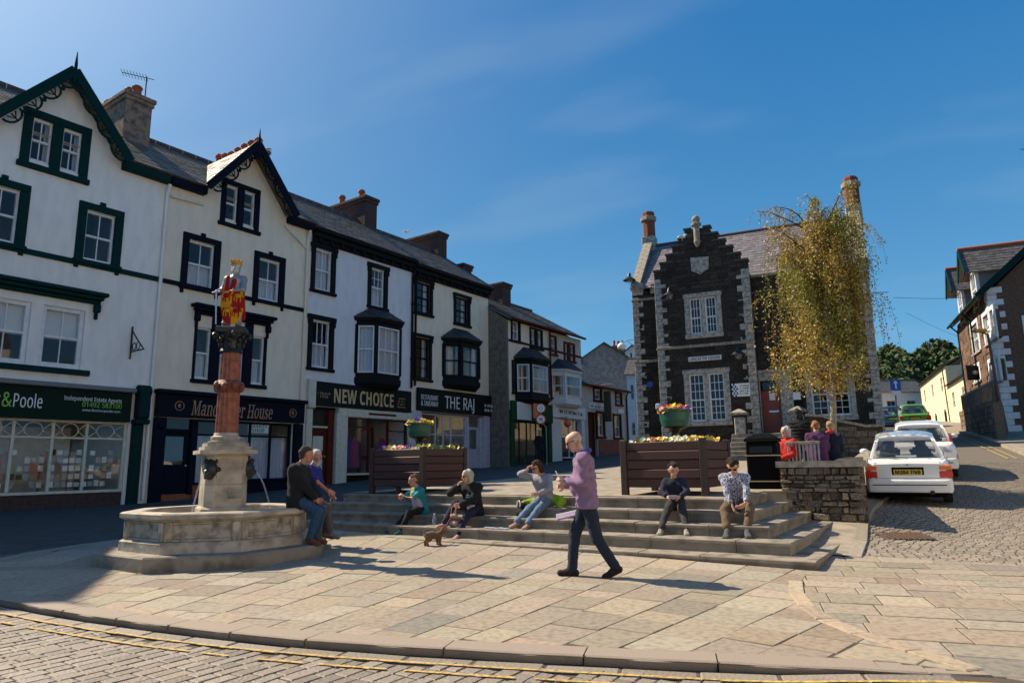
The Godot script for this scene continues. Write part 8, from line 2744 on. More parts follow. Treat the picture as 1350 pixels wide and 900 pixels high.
# ---------- soft bodies: tapered capsules joined by a smooth minimum, meshed as surface nets ----------
func sdf_mesh(bones: Array, cell: float, k: float, fold := 0.0, grow := 0.0, cut := -1e9) -> ArrayMesh:
	var n := bones.size()
	var A := PackedVector3Array(); var D := PackedVector3Array()
	var IL := PackedFloat32Array(); var RA := PackedFloat32Array(); var RD := PackedFloat32Array()
	var lo := v3(1e9, 1e9, 1e9)
	var hi := -lo
	for b in bones:
		var a: Vector3 = b[0]; var d: Vector3 = b[1] - a
		A.append(a); D.append(d); IL.append(1.0 / maxf(d.length_squared(), 1e-8)); RA.append(b[2] + grow); RD.append(b[3] - b[2])
		var r: float = maxf(b[2], b[3]) + grow + k * 0.3 + fold + cell * 2.0
		lo = lo.min(a.min(b[1]) - v3(r, r, r)); hi = hi.max(a.max(b[1]) + v3(r, r, r))
	const S := 4
	var nb := Vector3i(((hi - lo) / (cell * S)).ceil())
	var nx := nb.x * S + 1; var ny := nb.y * S + 1; var nz := nb.z * S + 1
	var val := PackedFloat32Array(); val.resize(nx * ny * nz); val.fill(1e9)
	var hd := S * cell * 0.8661
	var active := []
	var dist := PackedFloat32Array(); dist.resize(n)
	for bz in nb.z:
		for by in nb.y:
			for bxx in nb.x:
				var c := lo + v3(bxx + 0.5, by + 0.5, bz + 0.5) * (cell * S)
				var dm := 1e9
				for i in n:
					var pa := c - A[i]
					var h := clampf(pa.dot(D[i]) * IL[i], 0.0, 1.0)
					var d := (pa - D[i] * h).length() - RA[i] - RD[i] * h
					dist[i] = d
					if d < dm: dm = d
				if dm > hd + k * 0.3 + fold or dm < -hd - fold: continue
				active.append(Vector3i(bxx, by, bz))
				var near := PackedInt32Array()
				var lim := dm + 2.0 * hd + k
				for i in n:
					if dist[i] < lim: near.append(i)
				for z in range(bz * S, bz * S + S + 1):
					for y in range(by * S, by * S + S + 1):
						var row := (z * ny + y) * nx
						for x in range(bxx * S, bxx * S + S + 1):
							if val[row + x] < 1e8: continue
							var p := lo + v3(x, y, z) * cell
							var m := 1e6
							for i in near:
								var pa := p - A[i]
								var h := clampf(pa.dot(D[i]) * IL[i], 0.0, 1.0)
								var d := (pa - D[i] * h).length() - RA[i] - RD[i] * h
								var q := k - absf(m - d)
								m = minf(m, d)
								if q > 0.0: m -= q * q * 0.25 / k
							if fold > 0.0: m += fold * (sin(p.y * 41.0 + p.x * 23.0 + 3.0 * sin(p.z * 17.0)) * 0.6 + sin(p.x * 37.0 - p.y * 19.0 + p.z * 29.0) * 0.5)
							if cut > -1e8: m = maxf(m, cut - p.y)
							val[row + x] = m
	var idx := PackedInt32Array(); idx.resize(nx * ny * nz); idx.fill(-1)
	var V := PackedVector3Array()
	var cells := PackedInt32Array()
	var off := PackedInt32Array([0, 1, nx, nx + 1, nx * ny, nx * ny + 1, nx * ny + nx, nx * ny + nx + 1])
	var ed := [[0, 1], [2, 3], [4, 5], [6, 7], [0, 2], [1, 3], [4, 6], [5, 7], [0, 4], [1, 5], [2, 6], [3, 7]]
	var corner := [v3(0, 0, 0), v3(1, 0, 0), v3(0, 1, 0), v3(1, 1, 0), v3(0, 0, 1), v3(1, 0, 1), v3(0, 1, 1), v3(1, 1, 1)]
	for blk in active:
		for z in range(blk.z * S, blk.z * S + S):
			for y in range(blk.y * S, blk.y * S + S):
				for x in range(blk.x * S, blk.x * S + S):
					var o := (z * ny + y) * nx + x
					var neg := 0
					for c in 8:
						if val[o + off[c]] < 0.0: neg += 1
					if neg == 0 or neg == 8: continue
					var s := Vector3.ZERO
					var m := 0
					for e in ed:
						var a: float = val[o + off[e[0]]]; var b: float = val[o + off[e[1]]]
						if (a < 0.0) != (b < 0.0):
							s += corner[e[0]].lerp(corner[e[1]], clampf(a / (a - b), 0.0, 1.0)); m += 1
					idx[o] = V.size()
					V.append(lo + (v3(x, y, z) + s / m) * cell)
					cells.append(o)
	var I := PackedInt32Array()
	var ax := [1, nx, nx * ny]
	for o in cells:
		var a0 := val[o] < 0.0
		for t in 3:
			var a1 := val[o + ax[t]] < 0.0
			if a0 == a1: continue
			var u: int = ax[(t + 1) % 3]; var w: int = ax[(t + 2) % 3]
			if o - u - w < 0: continue
			var i0 := idx[o]; var i1 := idx[o - u]; var i2 := idx[o - u - w]; var i3 := idx[o - w]
			if i1 < 0 or i2 < 0 or i3 < 0: continue
			if a0: I.append_array(PackedInt32Array([i0, i2, i1, i0, i3, i2]))
			else: I.append_array(PackedInt32Array([i0, i1, i2, i0, i2, i3]))
	# edges whose first node's own cell is not crossed
	var N := PackedVector3Array(); N.resize(V.size()); N.fill(Vector3.ZERO)
	for i in range(0, I.size(), 3):
		var f := (V[I[i + 2]] - V[I[i]]).cross(V[I[i + 1]] - V[I[i]])
		N[I[i]] += f; N[I[i + 1]] += f; N[I[i + 2]] += f
	for i in N.size(): N[i] = N[i].normalized() if N[i].length_squared() > 1e-14 else Vector3.UP
	var arr := []
	arr.resize(Mesh.ARRAY_MAX)
	arr[Mesh.ARRAY_VERTEX] = V; arr[Mesh.ARRAY_NORMAL] = N; arr[Mesh.ARRAY_INDEX] = I
	var me := ArrayMesh.new()
	if I.size() > 0: me.add_surface_from_arrays(Mesh.PRIMITIVE_TRIANGLES, arr)
	return me
func bend(a: Vector3, c: Vector3, l1: float, l2: float, pole: Vector3) -> Vector3:
	var d := c - a
	var L := minf(d.length(), (l1 + l2) * 0.998)
	var u := d.normalized()
	var x := (l1 * l1 - l2 * l2 + L * L) / (2.0 * L)
	var h := sqrt(maxf(0.0, l1 * l1 - x * x))
	var p := (pole - u * pole.dot(u)).normalized()
	return a + u * x + p * h
func hand_bones(w: Vector3, dir: Vector3, palm: Vector3, thumb_side: float, s: float, curl: float) -> Array:
	dir = dir.normalized()
	palm = (palm - dir * palm.dot(dir)).normalized()
	var side := dir.cross(palm).normalized() * thumb_side
	var o := []
	for k in 3: o.append([w + side * (k - 1) * 0.018 * s, w + dir * 0.085 * s + side * (k - 1) * 0.024 * s, 0.017 * s, 0.015 * s])
	var ln := [0.060, 0.072, 0.078, 0.068]
	for k in 4:
		var b: Vector3 = w + dir * 0.085 * s + side * (k - 1.5) * 0.021 * s
		var m: Vector3 = b + (dir * cos(curl) + palm * sin(curl)) * ln[k] * 0.55 * s
		var e: Vector3 = m + (dir * cos(curl * 2.2) + palm * sin(curl * 2.2)) * ln[k] * 0.5 * s
		o.append([b, m, 0.0095 * s, 0.009 * s]); o.append([m, e, 0.009 * s, 0.0075 * s])
	var t0 := w + dir * 0.025 * s + side * 0.028 * s
	var t1 := t0 + (dir * 0.6 + side * 0.7 + palm * 0.3).normalized() * 0.04 * s
	o.append([t0, t1, 0.013 * s, 0.011 * s]); o.append([t1, t1 + (dir * 0.85 + side * 0.15 + palm * 0.5).normalized() * 0.034 * s, 0.011 * s, 0.009 * s])
	return o
# a person in own axes: z = facing, x = own left, y = up. P holds joints; L holds clothes and hair.
func person(label: String, at: Vector3, yaw_deg: float, P: Dictionary, L: Dictionary, group := "") -> Node3D:
	var n := thing("person", label, "person", at, deg_to_rad(yaw_deg), group)
	var s: float = P.get("s", 1.0)
	var g: float = L.get("girth", 1.0)
	var cellb: float = P.get("cell", 0.02)
	var pel: Vector3 = P.pel; var ch: Vector3 = P.chest; var hd: Vector3 = P.head
	var lat: Vector3 = P.get("lat", v3(1, 0, 0)).normalized()
	var hlat: Vector3 = P.get("hlat", v3(1, 0, 0)).normalized()
	var ls := ch + lat * 0.175 * s + v3(0, -0.02, 0) * s
	var rs := ch - lat * 0.175 * s + v3(0, -0.02, 0) * s
	var lh := pel + hlat * 0.085 * s; var rh := pel - hlat * 0.085 * s
	var lw: Vector3 = P.lw; var rw: Vector3 = P.rw; var la: Vector3 = P.la; var ra: Vector3 = P.ra
	var le := bend(ls, lw, 0.29 * s, 0.255 * s, P.get("lep", v3(0.5, -0.6, -0.6)))
	var re := bend(rs, rw, 0.29 * s, 0.255 * s, P.get("rep", v3(-0.5, -0.6, -0.6)))
	var lk := bend(lh, la, 0.43 * s, 0.42 * s, P.get("lkp", P.get("kp", v3(0.1, 0.8, 0.6))))
	var rk := bend(rh, ra, 0.43 * s, 0.42 * s, P.get("rkp", P.get("kp", v3(-0.1, 0.8, 0.6))))
	la = lh + (la - lh).limit_length(0.845 * s); ra = rh + (ra - rh).limit_length(0.845 * s)
	lw = ls + (lw - ls).limit_length(0.54 * s); rw = rs + (rw - rs).limit_length(0.54 * s)
	var lt: Vector3 = P.get("lt", v3(0.15, -0.25, 1)).normalized(); var rt: Vector3 = P.get("rt", v3(-0.15, -0.25, 1)).normalized()
	var fwd := lat.cross(Vector3.UP).normalized() * -1.0
	if fwd.z < 0 and lat.x > 0: fwd = -fwd
	var mid := pel.lerp(ch, 0.5)
	var belly: float = L.get("belly", 0.0)
	var torso := [
		[pel + lat * 0.06 * s, mid + lat * 0.05 * s, 0.105 * s * g, 0.098 * s * g], [pel - lat * 0.06 * s, mid - lat * 0.05 * s, 0.105 * s * g, 0.098 * s * g],
		[mid + lat * 0.05 * s, ch + lat * 0.085 * s - v3(0, 0.09, 0) * s, 0.098 * s * g, 0.105 * s * g], [mid - lat * 0.05 * s, ch - lat * 0.085 * s - v3(0, 0.09, 0) * s, 0.098 * s * g, 0.105 * s * g],
		[ls, rs, 0.062 * s * g, 0.062 * s * g], [ch - v3(0, 0.02, 0) * s, ch + v3(0, 0.02, 0) * s, 0.09 * s, 0.06 * s]]
	if belly > 0: torso.append([mid + fwd * belly * s, mid + fwd * belly * s - v3(0, 0.1, 0) * s, 0.11 * s, 0.10 * s])
	var arms := [[ls, le, 0.054 * s, 0.043 * s], [le, lw, 0.042 * s, 0.029 * s], [rs, re, 0.054 * s, 0.043 * s], [re, rw, 0.042 * s, 0.029 * s]]
	var legs := [[lh, lk, 0.088 * s, 0.060 * s], [lk, la, 0.058 * s, 0.038 * s], [rh, rk, 0.088 * s, 0.060 * s], [rk, ra, 0.058 * s, 0.038 * s]]
	var feet := []
	for q in [[la, lt], [ra, rt]]:
		var heel: Vector3 = q[0] + v3(0, -0.045, 0) * s - q[1] * 0.045 * s
		var toe: Vector3 = q[0] + v3(0, -0.048, 0) * s + q[1] * 0.155 * s
		var sd: Vector3 = q[1].cross(Vector3.UP).normalized() * 0.02 * s
		feet.append([q[0], q[0] + q[1] * 0.06 * s + v3(0, -0.03, 0) * s, 0.04 * s, 0.036 * s]); feet.append([heel, toe + sd, 0.036 * s, 0.03 * s]); feet.append([heel, toe - sd, 0.036 * s, 0.03 * s])
	# head
	var f: Vector3 = P.get("face", v3(0, 0, 1)).normalized()
	var up: Vector3 = P.get("hup", Vector3.UP)
	up = (up - f * up.dot(f)).normalized()
	var r := up.cross(f).normalized()
	var q: float = s * P.get("hs", 1.0)
	var neck := [[ch + v3(0, 0.0, 0), hd - up * 0.06 * q - f * 0.02 * q, 0.056 * s, 0.052 * s]]
	var head := [
		[hd + up * 0.035 * q - f * 0.025 * q, hd + up * 0.03 * q + f * 0.025 * q, 0.088 * q, 0.082 * q], [hd - up * 0.03 * q + f * 0.025 * q, hd - up * 0.06 * q + f * 0.035 * q, 0.066 * q, 0.052 * q],
		[hd - up * 0.095 * q + f * 0.055 * q, hd - up * 0.10 * q + f * 0.065 * q, 0.030 * q, 0.025 * q], [hd + up * 0.012 * q + f * 0.098 * q, hd - up * 0.034 * q + f * 0.118 * q, 0.010 * q, 0.015 * q],
		[hd + r * 0.035 * q + up * 0.022 * q + f * 0.085 * q, hd - r * 0.035 * q + up * 0.022 * q + f * 0.085 * q, 0.014 * q, 0.014 * q], [hd + r * 0.02 * q - up * 0.066 * q + f * 0.086 * q, hd - r * 0.02 * q - up * 0.066 * q + f * 0.086 * q, 0.010 * q, 0.010 * q],
		[hd + r * 0.086 * q + up * 0.012 * q - f * 0.005 * q, hd + r * 0.082 * q - up * 0.025 * q, 0.017 * q, 0.012 * q], [hd - r * 0.086 * q + up * 0.012 * q - f * 0.005 * q, hd - r * 0.082 * q - up * 0.025 * q, 0.017 * q, 0.012 * q]]
	var skin: Material = L.get("skin", M.skin)
	var body := mobj("body", sdf_mesh(torso + arms + legs + feet + neck, cellb, 0.03 * s, 0.0, -0.012), skin, n)
	mobj("head", sdf_mesh(head + neck, 0.0085 if cellb < 0.025 else 0.014, 0.018 * s), skin, n)
	var lhd: Vector3 = P.get("lhd", lw - le); var rhd: Vector3 = P.get("rhd", rw - re)
	if cellb < 0.025:
		mobj("hand", sdf_mesh(hand_bones(lw, lhd, P.get("lpalm", v3(-1, -0.3, 0)), 1.0, s, P.get("lcurl", 0.45)), 0.0065, 0.006), skin, n)
		mobj("hand", sdf_mesh(hand_bones(rw, rhd, P.get("rpalm", v3(1, -0.3, 0)), -1.0, s, P.get("rcurl", 0.45)), 0.0065, 0.006), skin, n)
	# clothes
	var sl: float = L.get("sleeve", 1.0)
	var tk: float = L.get("thick", 0.014)
	var sv: float = L.get("slim", 1.0)
	var top := torso.duplicate()
	for a in [[ls, le, lw], [rs, re, rw]]:
		var u := minf(sl * 2.0, 1.0)
		top.append([a[0], a[0].lerp(a[1], u), 0.054 * s * sv, lerpf(0.052, 0.044, u) * s * sv])
		if sl > 0.5: top.append([a[1], a[1].lerp(a[2], (sl - 0.5) * 1.96), 0.044 * s * sv, 0.034 * s * sv])
	var hem: float = L.get("hem", 0.10)
	var hd2: Vector3 = (pel - mid).normalized()
	for w in [-1.0, 1.0]: top.append([pel + lat * 0.06 * s * w, pel + lat * 0.07 * s * w + hd2 * hem * s * P.get("hemk", 1.0), 0.108 * s * g, 0.105 * s * g])
	mobj(L.get("top_name", "shirt"), sdf_mesh(top, cellb, 0.035 * s, L.get("fold", 0.006), tk, L.get("cut", -1e9)), L.top, n)
	var lg := []
	var ll: float = L.get("leg", 1.0)
	for a in [[lh, lk, la], [rh, rk, ra]]:
		lg.append([a[0], a[1], 0.092 * s, 0.066 * s])
		lg.append([a[1], a[1].lerp(a[2], (ll - 0.5) * 1.94), 0.064 * s, L.get("ankle", 0.056) * s])
	for w in [-1.0, 1.0]: lg.append([pel + hlat * 0.05 * s * w, pel + hlat * 0.05 * s * w + (mid - pel).normalized() * 0.06, 0.105 * s * g, 0.098 * s * g])
	mobj(L.get("leg_name", "trousers"), sdf_mesh(lg, cellb, 0.03 * s, 0.005, 0.008), L.legs, n)
	if L.has("shoes"):
		var sh := []
		for k in feet.size():
			if not (k % 3 == 0 and L.get("low", false)): sh.append(feet[k])
		for k in 2: mobj("shoe", sdf_mesh(sh.slice(k * sh.size() / 2, (k + 1) * sh.size() / 2), minf(cellb, 0.014), 0.02 * s, 0.0, 0.006), L.shoes, n)
	# hair
	var hs: String = L.get("hair", "short")
	var hb := []
	if hs != "bald":
		hb = [[hd + up * 0.055 * q - f * 0.035 * q, hd + up * 0.062 * q + f * 0.02 * q, 0.088 * q, 0.07 * q], [hd + up * 0.02 * q - f * 0.05 * q, hd - up * 0.03 * q - f * 0.055 * q, 0.083 * q, 0.06 * q]]
		if hs == "thick": hb.append_array([[hd + up * 0.10 * q - f * 0.02 * q, hd + up * 0.09 * q + f * 0.06 * q, 0.06 * q, 0.045 * q], [hd + r * 0.05 * q + up * 0.08 * q, hd - r * 0.05 * q + up * 0.08 * q, 0.05 * q, 0.05 * q]])
		if hs in ["bob", "long"]:
			var dn := 0.10 if hs == "bob" else 0.2
			for w in [-1.0, 1.0]: hb.append([hd + up * 0.05 * q + r * w * 0.06 * q - f * 0.01 * q, hd - up * dn * q + r * w * 0.085 * q - f * 0.02 * q, 0.045 * q, 0.035 * q])
			hb.append([hd - f * 0.06 * q, hd - up * dn * q - f * 0.07 * q, 0.07 * q, 0.05 * q])
			hb.append([hd + up * 0.10 * q + f * 0.03 * q + r * 0.03 * q, hd + up * 0.07 * q + f * 0.075 * q + r * 0.05 * q, 0.03 * q, 0.022 * q])
		if hs == "sides": hb = [[hd + r * 0.075 * q - f * 0.03 * q, hd - f * 0.085 * q, 0.025 * q, 0.03 * q], [hd - r * 0.075 * q - f * 0.03 * q, hd - f * 0.085 * q, 0.025 * q, 0.03 * q]]
		mobj("hair", sdf_mesh(hb, 0.009 if cellb < 0.025 else 0.016, 0.02, 0.007), L.hair_mat, n)
	if L.has("beard"):
		mobj("beard", sdf_mesh([[hd - up * 0.075 * q + f * 0.05 * q + r * 0.045 * q, hd - up * 0.115 * q + f * 0.065 * q, 0.03 * q, 0.035 * q], [hd - up * 0.075 * q + f * 0.05 * q - r * 0.045 * q, hd - up * 0.115 * q + f * 0.065 * q, 0.03 * q, 0.035 * q], [hd - up * 0.05 * q + f * 0.097 * q + r * 0.03 * q, hd - up * 0.05 * q + f * 0.097 * q - r * 0.03 * q, 0.013 * q, 0.013 * q]], 0.009, 0.015), L.beard, n)
	if L.get("glasses", false):
		var b := MB.new()
		for w in [-1.0, 1.0]:
			b.xf = Transform3D(Basis(r, up, f), hd + r * w * 0.036 * q + up * 0.004 * q + f * 0.102 * q)
			b.ball(Vector3.ZERO, v3(0.028, 0.021, 0.008) * q, 10, 6)
			b.xf = Transform3D.IDENTITY
			b.tube([hd + r * w * 0.062 * q + up * 0.01 * q + f * 0.095 * q, hd + r * w * 0.092 * q + up * 0.014 * q], 0.004, 5)
		b.tube([hd + r * 0.03 * q + up * 0.008 * q + f * 0.107 * q, hd - r * 0.03 * q + up * 0.008 * q + f * 0.107 * q], 0.005, 5)
		obj("sunglasses", b, M.plastic_black, n)
	elif cellb < 0.025:
		var b := MB.new()
		for w in [-1.0, 1.0]: b.ball(hd + r * w * 0.034 * q + up * 0.002 * q + f * 0.088 * q, v3(0.011, 0.008, 0.011) * q, 8, 6)
		obj("eyes", b, M.letter_black, n)
	if cellb < 0.025:
		var b := MB.new()
		for w in [-1.0, 1.0]: b.tube([hd + r * w * 0.016 * q + up * 0.024 * q + f * 0.1 * q, hd + r * w * 0.036 * q + up * 0.03 * q + f * 0.097 * q, hd + r * w * 0.056 * q + up * 0.022 * q + f * 0.084 * q], 0.005 * q, 5)
		obj("eyebrows", b, L.get("hair_mat", M.seat_grey), n)
		b = MB.new()
		b.tube([hd - r * 0.024 * q - up * 0.066 * q + f * 0.09 * q, hd - up * 0.065 * q + f * 0.099 * q, hd + r * 0.024 * q - up * 0.066 * q + f * 0.09 * q], 0.006 * q, 5)
		obj("mouth", b, M.lip, n)
	n.set_meta("joints", {"lw": lw, "rw": rw})
	return n
func seat_on(e: float, o: float, k: int) -> Vector3:
	var p := eo(e, o)
	return v3(p.x, step_h(k), -p.y)
func build_people():
	var jeans := cloth(lin(0.045, 0.09, 0.17), "blotch", 3.0)
	var dark_jeans := cloth(lin(0.014, 0.022, 0.045), "blotch", 3.0)
	var navy := cloth(lin(0.016, 0.017, 0.045))
	var black := cloth(lin(0.010, 0.010, 0.012))
	# 1 man in a lilac shirt walking to the left, reading a phone
	var n := person("bald man in a lilac shirt and dark jeans walking with a phone", v3(0.93, gl(0.93, 8.93), -8.93), -90, {
		"pel": v3(0, 0.895, 0.0), "chest": v3(0, 1.47, 0.03), "head": v3(0, 1.675, 0.14), "face": v3(0, -0.42, 1), "lat": v3(1, 0, 0.15),
		"la": v3(0.09, 0.12, -0.32), "ra": v3(-0.08, 0.08, 0.21), "lt": v3(0.05, -0.45, 1), "rt": v3(-0.1, 0.02, 1), "kp": v3(0, 0.1, 1),
		"lw": v3(0.06, 1.16, 0.27), "rw": v3(-0.10, 1.10, 0.26), "lep": v3(0.5, -0.8, -0.5), "rep": v3(-0.5, -0.8, -0.3), "lhd": v3(-0.2, 0.5, 0.8), "rhd": v3(0.2, 0.2, 1), "lcurl": 0.6, "rcurl": 0.7, "cell": 0.017},
		{"top": cloth(lin(0.31, 0.19, 0.325), "fine", 6.0), "legs": dark_jeans, "shoes": cloth(lin(0.022, 0.015, 0.012)), "hair": "bald", "skin": M.skin_pale, "glasses": true, "sleeve": 0.97, "hem": 0.12, "cut": 0.83, "belly": 0.07, "girth": 1.08, "thick": 0.020, "fold": 0.015})
	n.set_meta("joints", {})
	mobj("collar", sdf_mesh([[v3(0.06, 1.53, 0.04), v3(0, 1.56, -0.05), 0.03, 0.028], [v3(-0.06, 1.53, 0.04), v3(0, 1.56, -0.05), 0.03, 0.028], [v3(0.06, 1.53, 0.04), v3(0.03, 1.47, 0.12), 0.026, 0.022], [v3(-0.06, 1.53, 0.04), v3(-0.03, 1.47, 0.12), 0.026, 0.022]], 0.01, 0.02), cloth(lin(0.10, 0.08, 0.36)), n)
	mobj("white_stubble", sdf_mesh([[v3(0.075, 1.66, 0.09), v3(0.06, 1.62, 0.1), 0.02, 0.02]], 0.01, 0.01), M.skin_pale, n)
	var ph := thing("phone", "white phone held up by the walking man", "phone", n.position + Basis(Vector3.UP, deg_to_rad(-90)) * v3(0.03, 1.24, 0.36), deg_to_rad(-90))
	bx(ph, "case", M.sign_white, v3(-0.035, -0.06, -0.005), v3(0.035, 0.07, 0.005), 0.004)
	ph.rotation.x = 0.5
	var mg := thing("magazine", "folded white and violet magazine carried at the walking man's hip", "magazine", n.position + Basis(Vector3.UP, deg_to_rad(-90)) * v3(-0.10, 0.74, 0.25), deg_to_rad(-90))
	bx(mg, "cover", cloth(lin(0.5, 0.4, 0.6)), v3(-0.012, -0.05, -0.14), v3(0.012, 0.05, 0.14), 0.004)
	bx(mg, "pages", M.sign_white, v3(-0.010, 0.0501, -0.139), v3(0.010, 0.056, 0.139))
	mg.rotation.z = 1.0; mg.rotation.x = 0.2
	var Y := -32.5
	# 2 woman in grey with sunglasses, hand to her brow
	var S := seat_on(-6.49, 11.28, 3)
	n = person("woman in a pale grey jumper and jeans shading her eyes on the steps", S, Y - 4, {"s": 0.94,
		"pel": v3(0, 0.13, 0), "chest": v3(0, 0.54, 0.12), "head": v3(-0.02, 0.72, 0.24), "face": v3(-0.45, -0.5, 1),
		"la": v3(0.08, -0.25, 0.70), "ra": v3(-0.16, -0.25, 0.74), "lw": v3(0.10, 0.24, 0.40), "rw": v3(-0.16, 0.66, 0.36), "rep": v3(-1, 0.0, 0.1), "lep": v3(1, -0.3, 0), "rhd": v3(0.5, 0.7, 0.1), "lhd": v3(-0.6, 0, 0.7)},
		{"top": cloth(lin(0.33, 0.32, 0.37)), "legs": cloth(lin(0.13, 0.20, 0.30), "blotch", 3.0), "shoes": cloth(lin(0.42, 0.26, 0.20)), "low": true, "hair": "bob", "hair_mat": cloth(lin(0.05, 0.018, 0.012), "fine", 9.0), "glasses": true, "top_name": "jumper", "sleeve": 0.9, "hem": 0.04})
	var jk := thing("lime_jacket", "lime green jacket lying on the step behind the woman in grey", "jacket", S, deg_to_rad(Y))
	mobj("cloth", sdf_mesh([[v3(-0.45, 0.05, 0.05), v3(-0.15, 0.10, -0.05), 0.05, 0.08], [v3(0.15, 0.12, -0.06), v3(0.32, 0.10, 0.0), 0.10, 0.09], [v3(0.3, 0.10, 0.0), v3(0.34, 0.0, 0.12), 0.07, 0.05], [v3(-0.45, 0.05, 0.05), v3(-0.40, -0.06, 0.2), 0.05, 0.04]], 0.018, 0.05, 0.012), cloth(lin(0.32, 0.48, 0.015)), jk)
	var tb := thing("tote_bag", "black and white tote bag leaning beside the woman in grey", "bag", S + Basis(Vector3.UP, deg_to_rad(Y)) * v3(-0.34, -0.17, 0.32), deg_to_rad(Y - 15))
	mobj("sack", sdf_mesh([[v3(-0.06, 0.06, 0), v3(0.06, 0.07, 0), 0.07, 0.07], [v3(-0.05, 0.2, -0.02), v3(0.05, 0.2, -0.02), 0.06, 0.06]], 0.015, 0.05, 0.006), black, tb)
	var b := MB.new()
	b.tube([v3(-0.05, 0.2, 0.06), v3(-0.05, 0.27, 0.05), v3(0.0, 0.29, 0.05), v3(0.04, 0.25, 0.06), v3(0.04, 0.18, 0.07)], 0.008, 6)
	obj("strap", b, M.sign_white, tb)
	# 3 blond woman in black with striped top
	S = seat_on(-7.83, 10.86, 2)
	n = person("white-haired woman in black cardigan and sunglasses drinking on the steps", S, Y + 2, {"s": 0.95,
		"pel": v3(0, 0.13, 0), "chest": v3(0, 0.55, 0.10), "head": v3(-0.02, 0.74, 0.19), "face": v3(-0.6, -0.1, 1),
		"la": v3(0.10, -0.27, 0.66), "ra": v3(-0.24, -0.09, 0.62), "lt": v3(0.1, -0.3, 1), "rt": v3(-0.5, -0.2, 1), "lw": v3(0.0, 0.24, 0.42), "rw": v3(-0.14, 0.56, 0.32), "rep": v3(-1, -0.6, 0), "rhd": v3(0.4, 0.6, 0.2)},
		{"top": black, "legs": cloth(lin(0.02, 0.018, 0.05)), "shoes": cloth(lin(0.5, 0.3, 0.26)), "low": true, "hair": "bob", "hair_mat": cloth(lin(0.62, 0.56, 0.44), "fine", 9.0), "glasses": true, "top_name": "cardigan", "thick": 0.03, "hem": 0.14, "skin": M.skin_pale})
	mobj("striped_top", sdf_mesh([[v3(0.03, 0.18, 0.10), v3(0.02, 0.44, 0.132), 0.088, 0.075], [v3(-0.03, 0.18, 0.10), v3(-0.02, 0.44, 0.132), 0.088, 0.075]], 0.015, 0.03), M.sign_white, n)
	b = MB.new()
	for k in 7: b.tube([v3(-0.07, 0.19 + k * 0.036, 0.175 + k * 0.003), v3(-0.03, 0.19 + k * 0.036, 0.189 + k * 0.0035), v3(0.03, 0.19 + k * 0.036, 0.189 + k * 0.0035), v3(0.07, 0.19 + k * 0.036, 0.175 + k * 0.003)], 0.008, 5)
	obj("stripes", b, black, n)
	var hb := thing("handbag", "cream handbag standing between the white-haired woman's feet", "bag", S + Basis(Vector3.UP, deg_to_rad(Y)) * v3(-0.06, -0.172, 0.55), deg_to_rad(Y))
	mobj("pouch", sdf_mesh([[v3(-0.05, 0.06, 0), v3(0.05, 0.06, 0), 0.06, 0.06], [v3(-0.04, 0.20, 0), v3(0.04, 0.20, 0), 0.045, 0.045]], 0.014, 0.04, 0.004), cloth(lin(0.42, 0.32, 0.22)), hb)
	b = MB.new()
	b.tube([v3(-0.05, 0.22, 0.02), v3(-0.05, 0.34, 0), v3(0.0, 0.39, 0), v3(0.05, 0.34, 0), v3(0.05, 0.22, 0.02)], 0.009, 6)
	obj("handle", b, cloth(lin(0.42, 0.32, 0.22)), hb)
	var bp := seat_on(-8.42, 10.4, 1)
	var bt := thing("water_bottle", "clear plastic water bottle with white cap on the steps", "bottle", bp)
	b = MB.new()
	b.lathe([v2(0, 0.0), v2(0.032, 0.0), v2(0.035, 0.02), v2(0.033, 0.09), v2(0.035, 0.14), v2(0.014, 0.19), v2(0.014, 0.205)], 14)
	obj("bottle_body", b, M.clear, bt)
	b = MB.new()
	b.lathe([v2(0.016, 0.2), v2(0.016, 0.225), v2(0, 0.225)], 12)
	obj("cap", b, M.sign_white, bt)
	b = MB.new()
	b.lathe([v2(0.0355, 0.06), v2(0.0355, 0.12)], 14)
	obj("label_band", b, cloth(lin(0.3, 0.3, 0.6)), bt)
	var pp := thing("paper_bag", "crumpled white and blue paper beside the white-haired woman", "paper", seat_on(-7.0, 10.38, 1), deg_to_rad(Y))
	mobj("sheet", sdf_mesh([[v3(-0.25, 0.01, 0), v3(0.25, 0.012, 0.02), 0.016, 0.014], [v3(-0.1, 0.01, 0.05), v3(0.3, 0.012, 0.06), 0.014, 0.014]], 0.012, 0.02, 0.006), cloth(lin(0.45, 0.5, 0.62)), pp)
	# 4 boy in a colourful jersey
	S = seat_on(-9.0, 10.86, 2)
	n = person("boy in a teal and yellow jersey and black trousers sitting on the steps", S, Y - 20, {"s": 0.84, "hs": 1.1,
		"pel": v3(0, 0.12, 0.1), "chest": v3(0, 0.48, 0.2), "head": v3(-0.02, 0.66, 0.28), "face": v3(-0.35, -0.15, 1),
		"la": v3(0.12, -0.26, 0.62), "ra": v3(-0.16, -0.30, 0.66), "rt": v3(-0.3, 0.35, 1), "lw": v3(-0.02, 0.36, 0.50), "rw": v3(-0.12, 0.30, 0.52), "lhd": v3(-0.6, 0.4, 0.4), "rhd": v3(0.3, 0.7, 0.2), "lep": v3(1, -0.5, 0), "rep": v3(-1, -0.4, 0)},
		{"top": cloth(lin(0.02, 0.30, 0.33)), "legs": black, "shoes": cloth(lin(0.03, 0.17, 0.22), "stain", 12.0), "hair": "short", "hair_mat": cloth(lin(0.13, 0.07, 0.035), "fine", 9.0), "sleeve": 0.42, "top_name": "jersey", "hem": 0.05})
